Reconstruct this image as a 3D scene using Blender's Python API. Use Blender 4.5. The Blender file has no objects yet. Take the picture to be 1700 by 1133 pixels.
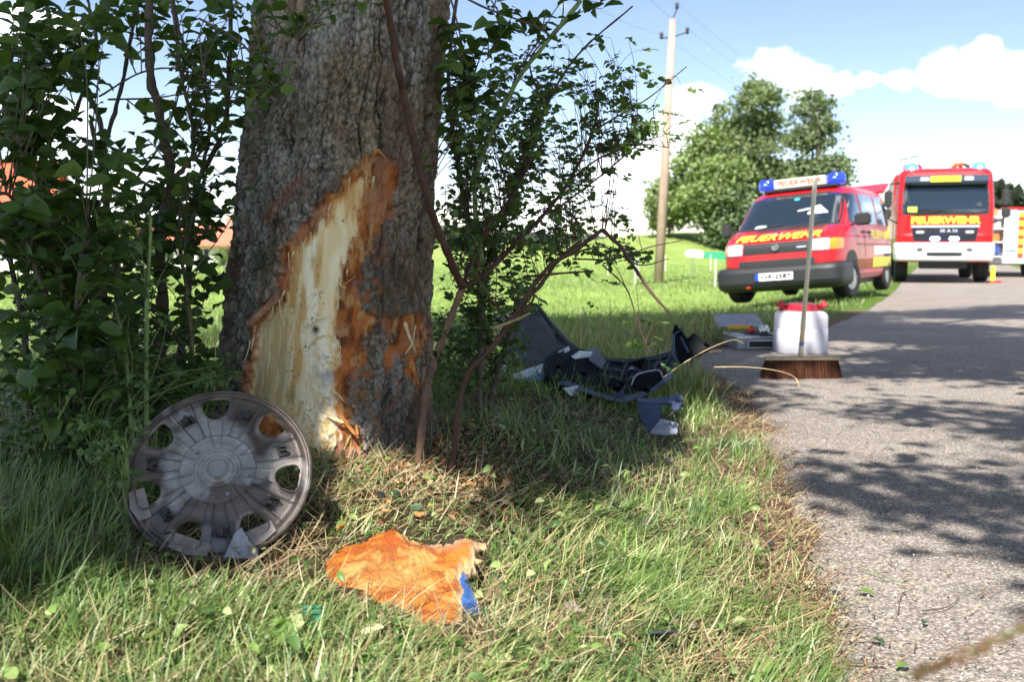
import bpy, bmesh, math, random
import numpy as np
from mathutils import Vector, Matrix, Euler

PI = math.pi
R = math.radians
random.seed(7)
rng = np.random.default_rng(7)
S = bpy.context.scene
COL = S.collection

# ------------------------------------------------------------------ camera, world, sun, exposure
CAMZ = 0.85
FPX = 1653.0
PITCH = math.atan((566.5 - 410.0) / FPX)
cd = bpy.data.cameras.new('camera')
cam = bpy.data.objects.new('camera', cd)
COL.objects.link(cam)
cam.location = (0, 0, CAMZ)
cam.rotation_euler = (PI / 2 - PITCH, 0, 0)
cd.sensor_width = 36.0
cd.lens = 36.0 * FPX / 1700.0
cd.clip_start = 0.05
cd.clip_end = 3000
cd.dof.use_dof = True
cd.dof.focus_distance = 2.75
cd.dof.aperture_fstop = 5.0
S.camera = cam

SUN_AZ = R(-17)            # from behind the camera, a little to the left
SUN_EL = R(51)
LDIR = Vector((math.sin(SUN_AZ) * math.cos(SUN_EL), -math.cos(SUN_AZ) * math.cos(SUN_EL), math.sin(SUN_EL)))
sl = bpy.data.lights.new('sun', 'SUN')
sl.energy = 4.1
sl.angle = R(0.53)
sl.color = (1.0, 0.95, 0.86)
sun = bpy.data.objects.new('sun', sl)
COL.objects.link(sun)
sun.rotation_euler = LDIR.to_track_quat('Z', 'Y').to_euler()

S.view_settings.view_transform = 'Standard'
S.view_settings.look = 'None'
S.view_settings.gamma = 1.0
S.view_settings.exposure = 1.45
S.cycles.use_denoising = True
S.cycles.max_bounces = 7
S.cycles.transparent_max_bounces = 8
S.cycles.transmission_bounces = 5
S.cycles.caustics_reflective = False
S.cycles.caustics_refractive = False
S.cycles.sample_clamp_indirect = 6.0


def pxdir(px, py):
    x = (px - 850.0) / FPX
    u = -(py - 566.5) / FPX
    c, s = math.cos(PITCH), math.sin(PITCH)
    return np.array([x, c + s * u, -s + c * u])


def P(px, py, d):
    """point seen at photo pixel px,py whose world Y is d"""
    v = pxdir(px, py)
    k = d / v[1]
    return Vector((v[0] * k, d, CAMZ + v[2] * k))


def PZ(px, py, z):
    v = pxdir(px, py)
    k = (z - CAMZ) / v[2]
    return Vector((v[0] * k, v[1] * k, z))


def project(x, y, z):
    """arrays of world points to photo pixels"""
    c, s = math.cos(PITCH), math.sin(PITCH)
    zz = z - CAMZ
    f = c * y - s * zz
    u = s * y + c * zz
    f = np.where(np.abs(f) < 1e-6, 1e-6, f)
    return 850 + FPX * x / f, 566.5 - FPX * u / f, f


w = bpy.data.worlds.new('World')
S.world = w
w.use_nodes = True
nt = w.node_tree
nt.nodes.clear()


def N(nt, t, **kw):
    n = nt.nodes.new(t)
    for k, v in kw.items():
        if k in n.inputs.keys():
            n.inputs[k].default_value = v
        else:
            setattr(n, k, v)
    return n


def build_world():
    L = nt.links.new
    sky = N(nt, 'ShaderNodeTexSky', sky_type='NISHITA', sun_disc=False, altitude=700, air_density=1.0,
            dust_density=0.0, ozone_density=1.3)
    sky.sun_elevation = SUN_EL
    sky.sun_rotation = PI + SUN_AZ * -1
    tc = N(nt, 'ShaderNodeTexCoord')
    nz = N(nt, 'ShaderNodeTexNoise', Scale=11.0, Detail=8.0, Roughness=0.6)
    mp = N(nt, 'ShaderNodeMapping')
    mp.inputs['Scale'].default_value = (1, 1, 1.7)
    L(tc.outputs['Generated'], mp.inputs['Vector'])
    L(mp.outputs[0], nz.inputs['Vector'])
    blobs = [(1300, 112, 62), (1345, 128, 58), (1390, 140, 44), (1270, 92, 22), (1490, 132, 40), (1560, 120, 50), (1630, 118, 55),
             (1700, 128, 55), (1760, 120, 70), (1440, 134, 30), (1152, 170, 42), (1120, 210, 52), (1085, 262, 56), (1010, 300, 70),
             (900, 350, 70), (60, 200, 100), (180, 340, 90), (300, 345, 90), (-60, 60, 100), (60, 40, 60),
             (1640, 78, 24), (1690, 305, 28), (-300, 150, 200), (2000, 150, 150), (560, 350, 80)]
    prev = None
    for (bx, by, br) in blobs:
        d = pxdir(bx, by)
        d = d / np.linalg.norm(d)
        sub = N(nt, 'ShaderNodeVectorMath', operation='SUBTRACT')
        L(tc.outputs['Generated'], sub.inputs[0])
        sub.inputs[1].default_value = d
        sc = N(nt, 'ShaderNodeVectorMath', operation='MULTIPLY')
        L(sub.outputs[0], sc.inputs[0])
        sc.inputs[1].default_value = (1, 1, 1.35)
        ln = N(nt, 'ShaderNodeVectorMath', operation='LENGTH')
        L(sc.outputs[0], ln.inputs[0])
        mr = N(nt, 'ShaderNodeMapRange')
        mr.inputs['From Min'].default_value = 0.0
        mr.inputs['From Max'].default_value = br / FPX * 1.45
        mr.inputs['To Min'].default_value = 1.0
        mr.inputs['To Max'].default_value = 0.0
        L(ln.outputs['Value'], mr.inputs['Value'])
        if prev is None:
            prev = mr.outputs[0]
        else:
            mx = N(nt, 'ShaderNodeMath', operation='MAXIMUM')
            L(prev, mx.inputs[0])
            L(mr.outputs[0], mx.inputs[1])
            prev = mx.outputs[0]
    # broken cloud out of view, its cover raised as fill light for the shade
    n2 = N(nt, 'ShaderNodeTexNoise', Scale=2.3, Detail=3.0, Roughness=0.5)
    mp2 = N(nt, 'ShaderNodeMapping')
    mp2.inputs['Scale'].default_value = (1, 1, 2.4)
    mp2.inputs['Location'].default_value = (3.1, 1.7, 0.4)
    L(tc.outputs['Generated'], mp2.inputs['Vector'])
    L(mp2.outputs[0], n2.inputs['Vector'])
    g = N(nt, 'ShaderNodeMapRange')
    g.inputs['From Min'].default_value = 0.47
    g.inputs['From Max'].default_value = 0.66
    g.inputs['To Max'].default_value = 0.75
    L(n2.outputs['Fac'], g.inputs['Value'])
    sep = N(nt, 'ShaderNodeSeparateXYZ')
    L(tc.outputs['Generated'], sep.inputs[0])
    back = N(nt, 'ShaderNodeMapRange')
    back.inputs['From Min'].default_value = 0.75
    back.inputs['From Max'].default_value = 0.45
    L(sep.outputs['Y'], back.inputs['Value'])
    gm = N(nt, 'ShaderNodeMath', operation='MULTIPLY')
    L(g.outputs[0], gm.inputs[0])
    L(back.outputs[0], gm.inputs[1])
    mx = N(nt, 'ShaderNodeMath', operation='MAXIMUM')
    L(prev, mx.inputs[0])
    L(gm.outputs[0], mx.inputs[1])
    ns = N(nt, 'ShaderNodeMath', operation='MULTIPLY_ADD')
    L(nz.outputs['Fac'], ns.inputs[0])
    ns.inputs[1].default_value = 2.2
    ns.inputs[2].default_value = -1.1
    ad = N(nt, 'ShaderNodeMath', operation='ADD')
    L(mx.outputs[0], ad.inputs[0])
    L(ns.outputs[0], ad.inputs[1])
    rmp = N(nt, 'ShaderNodeMapRange', interpolation_type='SMOOTHSTEP')
    rmp.inputs['From Min'].default_value = 0.34
    rmp.inputs['From Max'].default_value = 0.70
    rmp.inputs['To Max'].default_value = 0.92
    L(ad.outputs[0], rmp.inputs['Value'])
    b1 = N(nt, 'ShaderNodeBackground', Strength=0.072)
    tint = N(nt, 'ShaderNodeMix', data_type='RGBA', blend_type='MULTIPLY')
    tint.inputs[0].default_value = 1.0
    L(sky.outputs[0], tint.inputs[6])
    tint.inputs[7].default_value = (1.0, 0.93, 0.98, 1)
    L(tint.outputs[2], b1.inputs['Color'])
    b2 = N(nt, 'ShaderNodeBackground', Strength=1.0)
    b2.inputs['Color'].default_value = (0.93, 0.97, 1.0, 1)
    ms = N(nt, 'ShaderNodeMixShader')
    L(rmp.outputs[0], ms.inputs[0])
    L(b1.outputs[0], ms.inputs[1])
    L(b2.outputs[0], ms.inputs[2])
    o = N(nt, 'ShaderNodeOutputWorld')
    L(ms.outputs[0], o.inputs[0])


build_world()

# ------------------------------------------------------------------ numeric helpers
def hash2(ix, iy, seed=0):
    ix = ix.astype(np.int64)
    iy = iy.astype(np.int64)
    h = (ix * 374761393 + iy * 668265263 + seed * 974634777) & 0xffffffff
    h = ((h ^ (h >> 13)) * 1274126177) & 0xffffffff
    h = (h ^ (h >> 16)) & 0xffffffff
    return h / 4294967296.0


def vnoise(x, y, seed=0):
    x = np.asarray(x, float)
    y = np.asarray(y, float)
    ix = np.floor(x)
    iy = np.floor(y)
    fx = x - ix
    fy = y - iy
    fx = fx * fx * (3 - 2 * fx)
    fy = fy * fy * (3 - 2 * fy)
    a = hash2(ix, iy, seed)
    b = hash2(ix + 1, iy, seed)
    c = hash2(ix, iy + 1, seed)
    d = hash2(ix + 1, iy + 1, seed)
    return (a * (1 - fx) + b * fx) * (1 - fy) + (c * (1 - fx) + d * fx) * fy


def fbm(x, y, o=4, seed=0):
    s = 0
    a = 0.5
    t = 0
    for i in range(o):
        s = s + a * vnoise(np.asarray(x) * 2 ** i, np.asarray(y) * 2 ** i, seed + i * 13)
        t += a
        a *= 0.5
    return s / t


def voronoi(x, y, seed=0, jit=0.9):
    ix = np.floor(x)
    iy = np.floor(y)
    f1 = np.full(x.shape, 9.0)
    f2 = np.full(x.shape, 9.0)
    cid = np.zeros(x.shape)
    cx = np.zeros(x.shape)
    cy = np.zeros(x.shape)
    for dx in (-1, 0, 1):
        for dy in (-1, 0, 1):
            jx = ix + dx
            jy = iy + dy
            px = jx + 0.5 + jit * (hash2(jx, jy, seed) - 0.5)
            py = jy + 0.5 + jit * (hash2(jx, jy, seed + 1) - 0.5)
            d = np.hypot(x - px, y - py)
            h = hash2(jx, jy, seed + 2)
            n = d < f1
            f2 = np.where(n, f1, np.minimum(f2, d))
            cid = np.where(n, h, cid)
            cx = np.where(n, px, cx)
            cy = np.where(n, py, cy)
            f1 = np.where(n, d, f1)
    return f1, f2, cid, cx, cy


def sst(a, b, x):
    t = np.clip((x - a) / (b - a), 0, 1)
    return t * t * (3 - 2 * t)


def sdpoly(px, py, poly):
    """signed distance to polygon, negative inside"""
    poly = np.array(poly, float)
    n = len(poly)
    d = np.full(px.shape, 1e18)
    ins = np.zeros(px.shape, bool)
    for i in range(n):
        ax, ay = poly[i]
        bx, by = poly[(i + 1) % n]
        ex, ey = bx - ax, by - ay
        wx, wy = px - ax, py - ay
        t = np.clip((wx * ex + wy * ey) / (ex * ex + ey * ey + 1e-12), 0, 1)
        d = np.minimum(d, (wx - ex * t) ** 2 + (wy - ey * t) ** 2)
        c = ((ay > py) != (by > py)) & (px < ex * (py - ay) / (ey + 1e-12) + ax)
        ins ^= c
    d = np.sqrt(d)
    return np.where(ins, -d, d)


# ------------------------------------------------------------------ object helpers
def tagit(o, label=None, cat=None, group=None, kind=None):
    if label:
        o['label'] = label
    if cat:
        o['category'] = cat
    if group:
        o['group'] = group
    if kind:
        o['kind'] = kind
    return o


def link(name, me, parent=None):
    o = bpy.data.objects.new(name, me)
    COL.objects.link(o)
    if parent is not None:
        o.parent = parent
    return o


def empty(name, loc, label, cat, group=None, rot=(0, 0, 0)):
    o = bpy.data.objects.new(name, None)
    o.empty_display_size = 0.1
    COL.objects.link(o)
    o.location = loc
    o.rotation_euler = rot
    return tagit(o, label, cat, group)


def npmesh(name, V, F, mat=None, col=None, smooth=True, mats=None, fmat=None):
    """V (n,3); F (m,k) int array (uniform k) or list of arrays"""
    me = bpy.data.meshes.new(name)
    V = np.asarray(V, np.float32)
    Fs = F if isinstance(F, (list, tuple)) else [F]
    Fs = [np.asarray(f, np.int32) for f in Fs if len(f)]
    me.vertices.add(len(V))
    me.vertices.foreach_set('co', V.ravel())
    nl = sum(f.size for f in Fs)
    npol = sum(len(f) for f in Fs)
    me.loops.add(nl)
    me.polygons.add(npol)
    me.loops.foreach_set('vertex_index', np.concatenate([f.ravel() for f in Fs]))
    st = []
    a = 0
    for f in Fs:
        st.append(a + np.arange(len(f)) * f.shape[1])
        a += f.size
    me.polygons.foreach_set('loop_start', np.concatenate(st).astype(np.int32))
    if smooth:
        me.polygons.foreach_set('use_smooth', np.ones(npol, bool))
    if fmat is not None:
        me.polygons.foreach_set('material_index', np.asarray(fmat, np.int32))
    me.update(calc_edges=True)
    if col is not None:
        at = me.color_attributes.new('Col', 'FLOAT_COLOR', 'POINT')
        c = np.ones((len(V), 4), np.float32)
        c[:, :3] = col
        at.data.foreach_set('color', c.ravel())
    for m in (mats or ([mat] if mat else [])):
        me.materials.append(m)
    return me


class MB:
    """collects simple solids into one mesh"""
    def __init__(s):
        s.v = []
        s.f = []

    def add(s, vs, fs):
        b = len(s.v)
        s.v += [tuple(v) for v in vs]
        s.f += [tuple(b + i for i in f) for f in fs]

    def box(s, c, d, rot=None, taper=1.0):
        x, y, z = d[0] / 2, d[1] / 2, d[2] / 2
        vs = [Vector((sx * x * (taper if sz > 0 else 1), sy * y * (taper if sz > 0 else 1), sz * z)) for sz in (-1, 1) for sy in (-1, 1) for sx in (-1, 1)]
        if rot is not None:
            vs = [rot @ v for v in vs]
        vs = [v + Vector(c) for v in vs]
        s.add(vs, [(0, 2, 3, 1), (4, 5, 7, 6), (0, 1, 5, 4), (2, 6, 7, 3), (0, 4, 6, 2), (1, 3, 7, 5)])

    def tube(s, pts, rad, n=8, caps=True):
        pts = [Vector(p) for p in pts]
        if not hasattr(rad, '__len__'):
            rad = [rad] * len(pts)
        b = len(s.v)
        up = Vector((0.31, 0.17, 0.93))
        for i, p in enumerate(pts):
            t = (pts[min(i + 1, len(pts) - 1)] - pts[max(i - 1, 0)])
            if t.length < 1e-9:
                t = Vector((0, 0, 1))
            t.normalize()
            a = t.cross(up)
            if a.length < 1e-3:
                a = t.cross(Vector((1, 0, 0)))
            a.normalize()
            c = t.cross(a)
            for k in range(n):
                an = 2 * PI * k / n
                s.v.append(tuple(p + (a * math.cos(an) + c * math.sin(an)) * rad[i]))
        for i in range(len(pts) - 1):
            for k in range(n):
                k2 = (k + 1) % n
                s.f.append((b + i * n + k, b + i * n + k2, b + (i + 1) * n + k2, b + (i + 1) * n + k))
        if caps:
            s.f.append(tuple(b + k for k in range(n)))
            s.f.append(tuple(b + (len(pts) - 1) * n + k for k in reversed(range(n))))

    def lathe(s, prof, n=24, axis='Z', c=(0, 0, 0)):
        b = len(s.v)
        for (r, h) in prof:
            for k in range(n):
                a = 2 * PI * k / n
                x, y = r * math.cos(a), r * math.sin(a)
                v = {'Z': (x, y, h), 'X': (h, x, y), 'Y': (x, h, y)}[axis]
                s.v.append((v[0] + c[0], v[1] + c[1], v[2] + c[2]))
        for i in range(len(prof) - 1):
            for k in range(n):
                k2 = (k + 1) % n
                s.f.append((b + i * n + k, b + i * n + k2, b + (i + 1) * n + k2, b + (i + 1) * n + k))
        s.f.append(tuple(b + k for k in reversed(range(n))))
        s.f.append(tuple(b + (len(prof) - 1) * n + k for k in range(n)))

    def prism(s, poly, origin, ax, ay, thick):
        """polygon (list of 2d) extruded along ax x ay"""
        ax = Vector(ax)
        ay = Vector(ay)
        nn = ax.cross(ay).normalized()
        o = Vector(origin)
        n = len(poly)
        b = len(s.v)
        for t in (0, thick):
            for (u, v) in poly:
                s.v.append(tuple(o + ax * u + ay * v + nn * t))
        s.f.append(tuple(b + k for k in reversed(range(n))))
        s.f.append(tuple(b + n + k for k in range(n)))
        for k in range(n):
            k2 = (k + 1) % n
            s.f.append((b + k, b + k2, b + n + k2, b + n + k))

    def mesh(s, name, mat, smooth=False, bevel=0.0, seg=2):
        me = bpy.data.meshes.new(name)
        me.from_pydata(s.v, [], s.f)
        bm = bmesh.new()
        bm.from_mesh(me)
        bmesh.ops.recalc_face_normals(bm, faces=bm.faces)
        if bevel > 0:
            es = [e for e in bm.edges if len(e.link_faces) == 2 and e.calc_face_angle(0) > 0.5]
            try:
                bmesh.ops.bevel(bm, geom=es, offset=bevel, segments=seg, affect='EDGES', clamp_overlap=True)
            except Exception:
                pass
        bm.to_mesh(me)
        bm.free()
        if smooth:
            for p in me.polygons:
                p.use_smooth = True
        if mat:
            me.materials.append(mat)
        return me

    def obj(s, name, mat, parent=None, smooth=False, bevel=0.0, seg=2):
        return link(name, s.mesh(name, mat, smooth, bevel, seg), parent)


def autosmooth(o, ang=40):
    me = o.data
    me.polygons.foreach_set('use_smooth', np.ones(len(me.polygons), bool))
    me.set_sharp_from_angle(angle=R(ang))
    return o


def catmull(pts, n=6):
    pts = [Vector(p) for p in pts]
    if len(pts) < 3:
        out = []
        for i in range(len(pts) - 1):
            for k in range(n):
                out.append(pts[i].lerp(pts[i + 1], k / n))
        return out + [pts[-1]]
    q = [pts[0] * 2 - pts[1]] + pts + [pts[-1] * 2 - pts[-2]]
    out = []
    for i in range(1, len(q) - 2):
        for k in range(n):
            t = k / n
            a, b, c, d = q[i - 1], q[i], q[i + 1], q[i + 2]
            out.append(0.5 * ((2 * b) + (c - a) * t + (2 * a - 5 * b + 4 * c - d) * t * t + (3 * b - a - 3 * c + d) * t ** 3))
    out.append(pts[-1])
    return out


# ------------------------------------------------------------------ materials
MATS = {}


def mat(name, color=(0.5, 0.5, 0.5), rough=0.6, metal=0.0, var=0.0, vscale=8.0, bump=0.0, bscale=40.0, spec=0.5,
        coat=0.0, attr=False, trans=0.0, emit=None, estr=0.0, var2=None, sub=0.0, objrand=0.0, ttint=(1.5, 1.6, 0.7)):
    if name in MATS:
        return MATS[name]
    m = bpy.data.materials.new(name)
    m.use_nodes = True
    t = m.node_tree
    t.nodes.clear()
    L = t.links.new
    o = N(t, 'ShaderNodeOutputMaterial')
    b = N(t, 'ShaderNodeBsdfPrincipled')
    b.inputs['Roughness'].default_value = rough
    b.inputs['Metallic'].default_value = metal
    b.inputs['Specular IOR Level'].default_value = spec
    b.inputs['Coat Weight'].default_value = coat
    b.inputs['Coat Roughness'].default_value = 0.06
    tc = N(t, 'ShaderNodeTexCoord')
    if attr:
        a = N(t, 'ShaderNodeAttribute', attribute_name='Col')
        cs = a.outputs['Color']
    else:
        rgb = N(t, 'ShaderNodeRGB')
        rgb.outputs[0].default_value = (*color, 1)
        cs = rgb.outputs[0]
    if var > 0:
        nz = N(t, 'ShaderNodeTexNoise', Scale=vscale, Detail=5.0, Roughness=0.6)
        L(tc.outputs['Object'], nz.inputs['Vector'])
        mr = N(t, 'ShaderNodeMapRange')
        mr.inputs['From Min'].default_value = 0.3
        mr.inputs['From Max'].default_value = 0.7
        L(nz.outputs['Fac'], mr.inputs['Value'])
        if var2 is None:
            mr.inputs['To Min'].default_value = 1 - var
            mr.inputs['To Max'].default_value = 1 + var
            mx = N(t, 'ShaderNodeVectorMath', operation='SCALE')
            L(cs, mx.inputs[0])
            L(mr.outputs[0], mx.inputs['Scale'])
            cs = mx.outputs[0]
        else:
            mx = N(t, 'ShaderNodeMix', data_type='RGBA')
            mr.inputs['To Max'].default_value = var
            L(mr.outputs[0], mx.inputs[0])
            L(cs, mx.inputs[6])
            mx.inputs[7].default_value = (*var2, 1)
            cs = mx.outputs[2]
    if objrand > 0:
        oi = N(t, 'ShaderNodeObjectInfo')
        hs = N(t, 'ShaderNodeHueSaturation')
        r1 = N(t, 'ShaderNodeMapRange')
        r1.inputs['To Min'].default_value = 1 - objrand
        r1.inputs['To Max'].default_value = 1 + objrand
        L(oi.outputs['Random'], r1.inputs['Value'])
        L(r1.outputs[0], hs.inputs['Value'])
        r2 = N(t, 'ShaderNodeMath', operation='MULTIPLY_ADD')
        L(oi.outputs['Random'], r2.inputs[0])
        r2.inputs[1].default_value = -0.035
        r2.inputs[2].default_value = 0.515
        L(r2.outputs[0], hs.inputs['Hue'])
        L(cs, hs.inputs['Color'])
        cs = hs.outputs[0]
    L(cs, b.inputs['Base Color'])
    if bump > 0:
        nb = N(t, 'ShaderNodeTexNoise', Scale=bscale, Detail=6.0, Roughness=0.65)
        L(tc.outputs['Object'], nb.inputs['Vector'])
        bp = N(t, 'ShaderNodeBump', Strength=bump, Distance=0.01)
        L(nb.outputs['Fac'], bp.inputs['Height'])
        L(bp.outputs[0], b.inputs['Normal'])
    if emit is not None:
        b.inputs['Emission Color'].default_value = (*emit, 1)
        b.inputs['Emission Strength'].default_value = estr
    out = b.outputs[0]
    if trans > 0:
        tr = N(t, 'ShaderNodeBsdfTranslucent')
        hs = N(t, 'ShaderNodeVectorMath', operation='MULTIPLY')
        L(cs, hs.inputs[0])
        hs.inputs[1].default_value = ttint
        L(hs.outputs[0], tr.inputs['Color'])
        ms = N(t, 'ShaderNodeMixShader')
        ms.inputs[0].default_value = trans
        L(out, ms.inputs[1])
        L(tr.outputs[0], ms.inputs[2])
        out = ms.outputs[0]
    L(out, o.inputs[0])
    MATS[name] = m
    return m


def glassy(name, color, rough=0.03):
    return mat(name, color, rough, spec=0.9, coat=0.6)

# ------------------------------------------------------------------ terrain
EDGE = np.array([(-8, -1.2), (0, 0.25), (1.94, 0.63), (2.7, 0.80), (3.2, 0.90), (4.0, 1.05), (4.84, 1.22), (5.8, 1.36), (6.6, 1.30), (7.4, 1.32), (8.2, 1.62), (9.2, 2.35), (10.4, 3.25), (14, 5.05), (18, 6.75), (28, 10.9), (50, 20.3), (90, 38), (140, 62), (400, 190)])


def xedge(y):
    return np.interp(y, EDGE[:, 0], EDGE[:, 1])


def hill(x, y):
    h = 2.3 * np.exp(-((x - 13) / 15) ** 2 - ((y - 66) / 15) ** 2)
    h = h + 1.3 * sst(70, 130, y) + 2.0 * sst(110, 260, y)
    h = h - 0.9 * sst(8, 60, -x) * sst(20, 70, y)
    return h


def dip(y):
    return -0.15 * sst(13, 25, y)


def gz(x, y):
    """height of the bare ground left of and under the road"""
    x = np.asarray(x, float)
    y = np.asarray(y, float)
    s = xedge(y) - x
    A = 0.17 - 0.12 * sst(4.5, 9.5, y)
    z = A * sst(0.0, 1.15, s)
    z = z + 0.05 * np.exp(-((x + 0.6) ** 2 + (y - 3.35) ** 2) / 0.5)
    lf = sst(0.3, 6, s)
    z = z - lf * 0.006 * np.clip(y - 6, 0, 60)
    z = z + hill(x, y) * sst(3, 16, s)
    z = z + hill(x, y) * 0.55 * sst(3, 25, -s - 5)
    z = z + dip(y) - 0.10 * np.clip(s, 0, 3.2) * sst(11, 14, y) * sst(26, 21, y)
    z = z - 0.03 * (s < 0)
    nearn = np.exp(-np.clip(y, 0, 50) / 8)
    z = z + sst(0.02, 0.35, s) * (fbm(x * 2.3, y * 2.3, 3, 5) - 0.5) * 0.07 * (0.4 + nearn)
    z = z + sst(0.0, 0.1, s) * (fbm(x * 14, y * 14, 2, 9) - 0.5) * 0.018 * nearn
    return z


def gzf(x, y):
    return float(gz(np.array([x]), np.array([y]))[0])


def ground_material():
    m = bpy.data.materials.new('ground_soil')
    m.use_nodes = True
    t = m.node_tree
    L = t.links.new
    b = t.nodes['Principled BSDF']
    b.inputs['Roughness'].default_value = 0.95
    b.inputs['Specular IOR Level'].default_value = 0.15
    a = N(t, 'ShaderNodeAttribute', attribute_name='Col')
    tc = N(t, 'ShaderNodeTexCoord')
    n1 = N(t, 'ShaderNodeTexNoise', Scale=1.1, Detail=8.0, Roughness=0.68)
    n2 = N(t, 'ShaderNodeTexNoise', Scale=55.0, Detail=5.0, Roughness=0.7)
    L(tc.outputs['Object'], n1.inputs['Vector'])
    L(tc.outputs['Object'], n2.inputs['Vector'])
    ad = N(t, 'ShaderNodeMath', operation='ADD')
    L(n1.outputs['Fac'], ad.inputs[0])
    L(n2.outputs['Fac'], ad.inputs[1])
    mr = N(t, 'ShaderNodeMapRange')
    mr.inputs['From Min'].default_value = 0.7
    mr.inputs['From Max'].default_value = 1.3
    mr.inputs['To Min'].default_value = 0.62
    mr.inputs['To Max'].default_value = 1.35
    L(ad.outputs[0], mr.inputs['Value'])
    sc = N(t, 'ShaderNodeVectorMath', operation='SCALE')
    L(a.outputs['Color'], sc.inputs[0])
    L(mr.outputs[0], sc.inputs['Scale'])
    L(sc.outputs[0], b.inputs['Base Color'])
    bp = N(t, 'ShaderNodeBump', Strength=0.6, Distance=0.012)
    L(n2.outputs['Fac'], bp.inputs['Height'])
    L(bp.outputs[0], b.inputs['Normal'])
    return m


def build_ground():
    xs = np.concatenate([-np.geomspace(900, 3.2, 60), np.arange(-3.1, 2.4, 0.03), np.geomspace(2.5, 900, 70)])
    ys = np.concatenate([np.linspace(-60, 0.9, 18), np.arange(1.0, 6.0, 0.035), np.geomspace(6.05, 1400, 150)])
    X, Y = np.meshgrid(xs, ys)
    Z = gz(X, Y)
    V = np.stack([X, Y, Z], -1).reshape(-1, 3)
    ny, nx = X.shape
    i = np.arange(ny - 1)[:, None] * nx + np.arange(nx - 1)[None, :]
    F = np.stack([i, i + 1, i + nx + 1, i + nx], -1).reshape(-1, 4)
    x, y = V[:, 0], V[:, 1]
    s = xedge(y) - x
    soil = np.array([0.050, 0.036, 0.022])
    green = np.array([0.085, 0.15, 0.022])
    meadow = np.array([0.19, 0.27, 0.065])
    red = np.array([0.13, 0.085, 0.055])
    hay = np.array([0.24, 0.27, 0.085])
    f = sst(1.6, 4.5, np.hypot(x + 0.3, y - 3))[:, None] * 0.8
    c = soil * (1 - f) + green * f
    f = (sst(1.2, 5, s) * sst(4.5, 8, y))[:, None]
    c = c * (1 - f) + meadow * f
    f = (np.exp(-(s / 0.28) ** 2) * (y < 14))[:, None]
    c = c * (1 - f) + red * f
    f = (sst(0.42, 0.6, fbm(x * 0.02, y * 0.05, 3, 77)) * sst(35, 90, y) * 0.6)[:, None]
    c = c * (1 - f) + hay * f
    me = npmesh('ground', V, F, ground_material(), c)
    tagit(link('ground', me), kind='structure')


def road_material():
    m = bpy.data.materials.new('old_asphalt')
    m.use_nodes = True
    t = m.node_tree
    L = t.links.new
    b = t.nodes['Principled BSDF']
    b.inputs['Roughness'].default_value = 0.9
    b.inputs['Specular IOR Level'].default_value = 0.25
    tc = N(t, 'ShaderNodeTexCoord')
    v = N(t, 'ShaderNodeTexVoronoi', Scale=125.0)
    v2 = N(t, 'ShaderNodeTexVoronoi', Scale=62.0)
    n1 = N(t, 'ShaderNodeTexNoise', Scale=1.3, Detail=9.0, Roughness=0.65)
    n2 = N(t, 'ShaderNodeTexNoise', Scale=260.0, Detail=3.0)
    for n in (v, v2, n1, n2):
        L(tc.outputs['Object'], n.inputs['Vector'])
    cr = N(t, 'ShaderNodeValToRGB')
    e = cr.color_ramp.elements
    e[0].position = 0.0
    e[0].color = (0.23, 0.205, 0.185, 1)
    e[1].position = 1.0
    e[1].color = (0.47, 0.43, 0.40, 1)
    x = cr.color_ramp.elements.new(0.55)
    x.color = (0.31, 0.285, 0.265, 1)
    sp = N(t, 'ShaderNodeSeparateColor')
    L(v.outputs['Color'], sp.inputs[0])
    L(sp.outputs[0], cr.inputs[0])
    cr2 = N(t, 'ShaderNodeValToRGB')
    e = cr2.color_ramp.elements
    e[0].position = 0.3
    e[0].color = (0.82, 0.78, 0.74, 1)
    e[1].position = 0.72
    e[1].color = (1.15, 1.1, 1.05, 1)
    L(n1.outputs['Fac'], cr2.inputs[0])
    mu = N(t, 'ShaderNodeMix', data_type='RGBA', blend_type='MULTIPLY')
    mu.inputs[0].default_value = 1
    L(cr.outputs[0], mu.inputs[6])
    L(cr2.outputs[0], mu.inputs[7])
    # dark bitumen between the stones
    d = N(t, 'ShaderNodeMapRange')
    d.inputs['From Min'].default_value = 0.30
    d.inputs['From Max'].default_value = 0.62
    d.inputs['To Min'].default_value = 1.0
    d.inputs['To Max'].default_value = 0.55
    L(v.outputs['Distance'], d.inputs['Value'])
    sc = N(t, 'ShaderNodeVectorMath', operation='SCALE')
    L(mu.outputs[2], sc.inputs[0])
    L(d.outputs[0], sc.inputs['Scale'])
    L(sc.outputs[0], b.inputs['Base Color'])
    h = N(t, 'ShaderNodeMath', operation='MULTIPLY_ADD')
    L(v2.outputs['Distance'], h.inputs[0])
    h.inputs[1].default_value = -0.5
    L(v.outputs['Distance'], h.inputs[2])
    bp = N(t, 'ShaderNodeBump', Strength=0.85, Distance=-0.004)
    L(h.outputs[0], bp.inputs['Height'])
    L(bp.outputs[0], b.inputs['Normal'])
    return m


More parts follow.
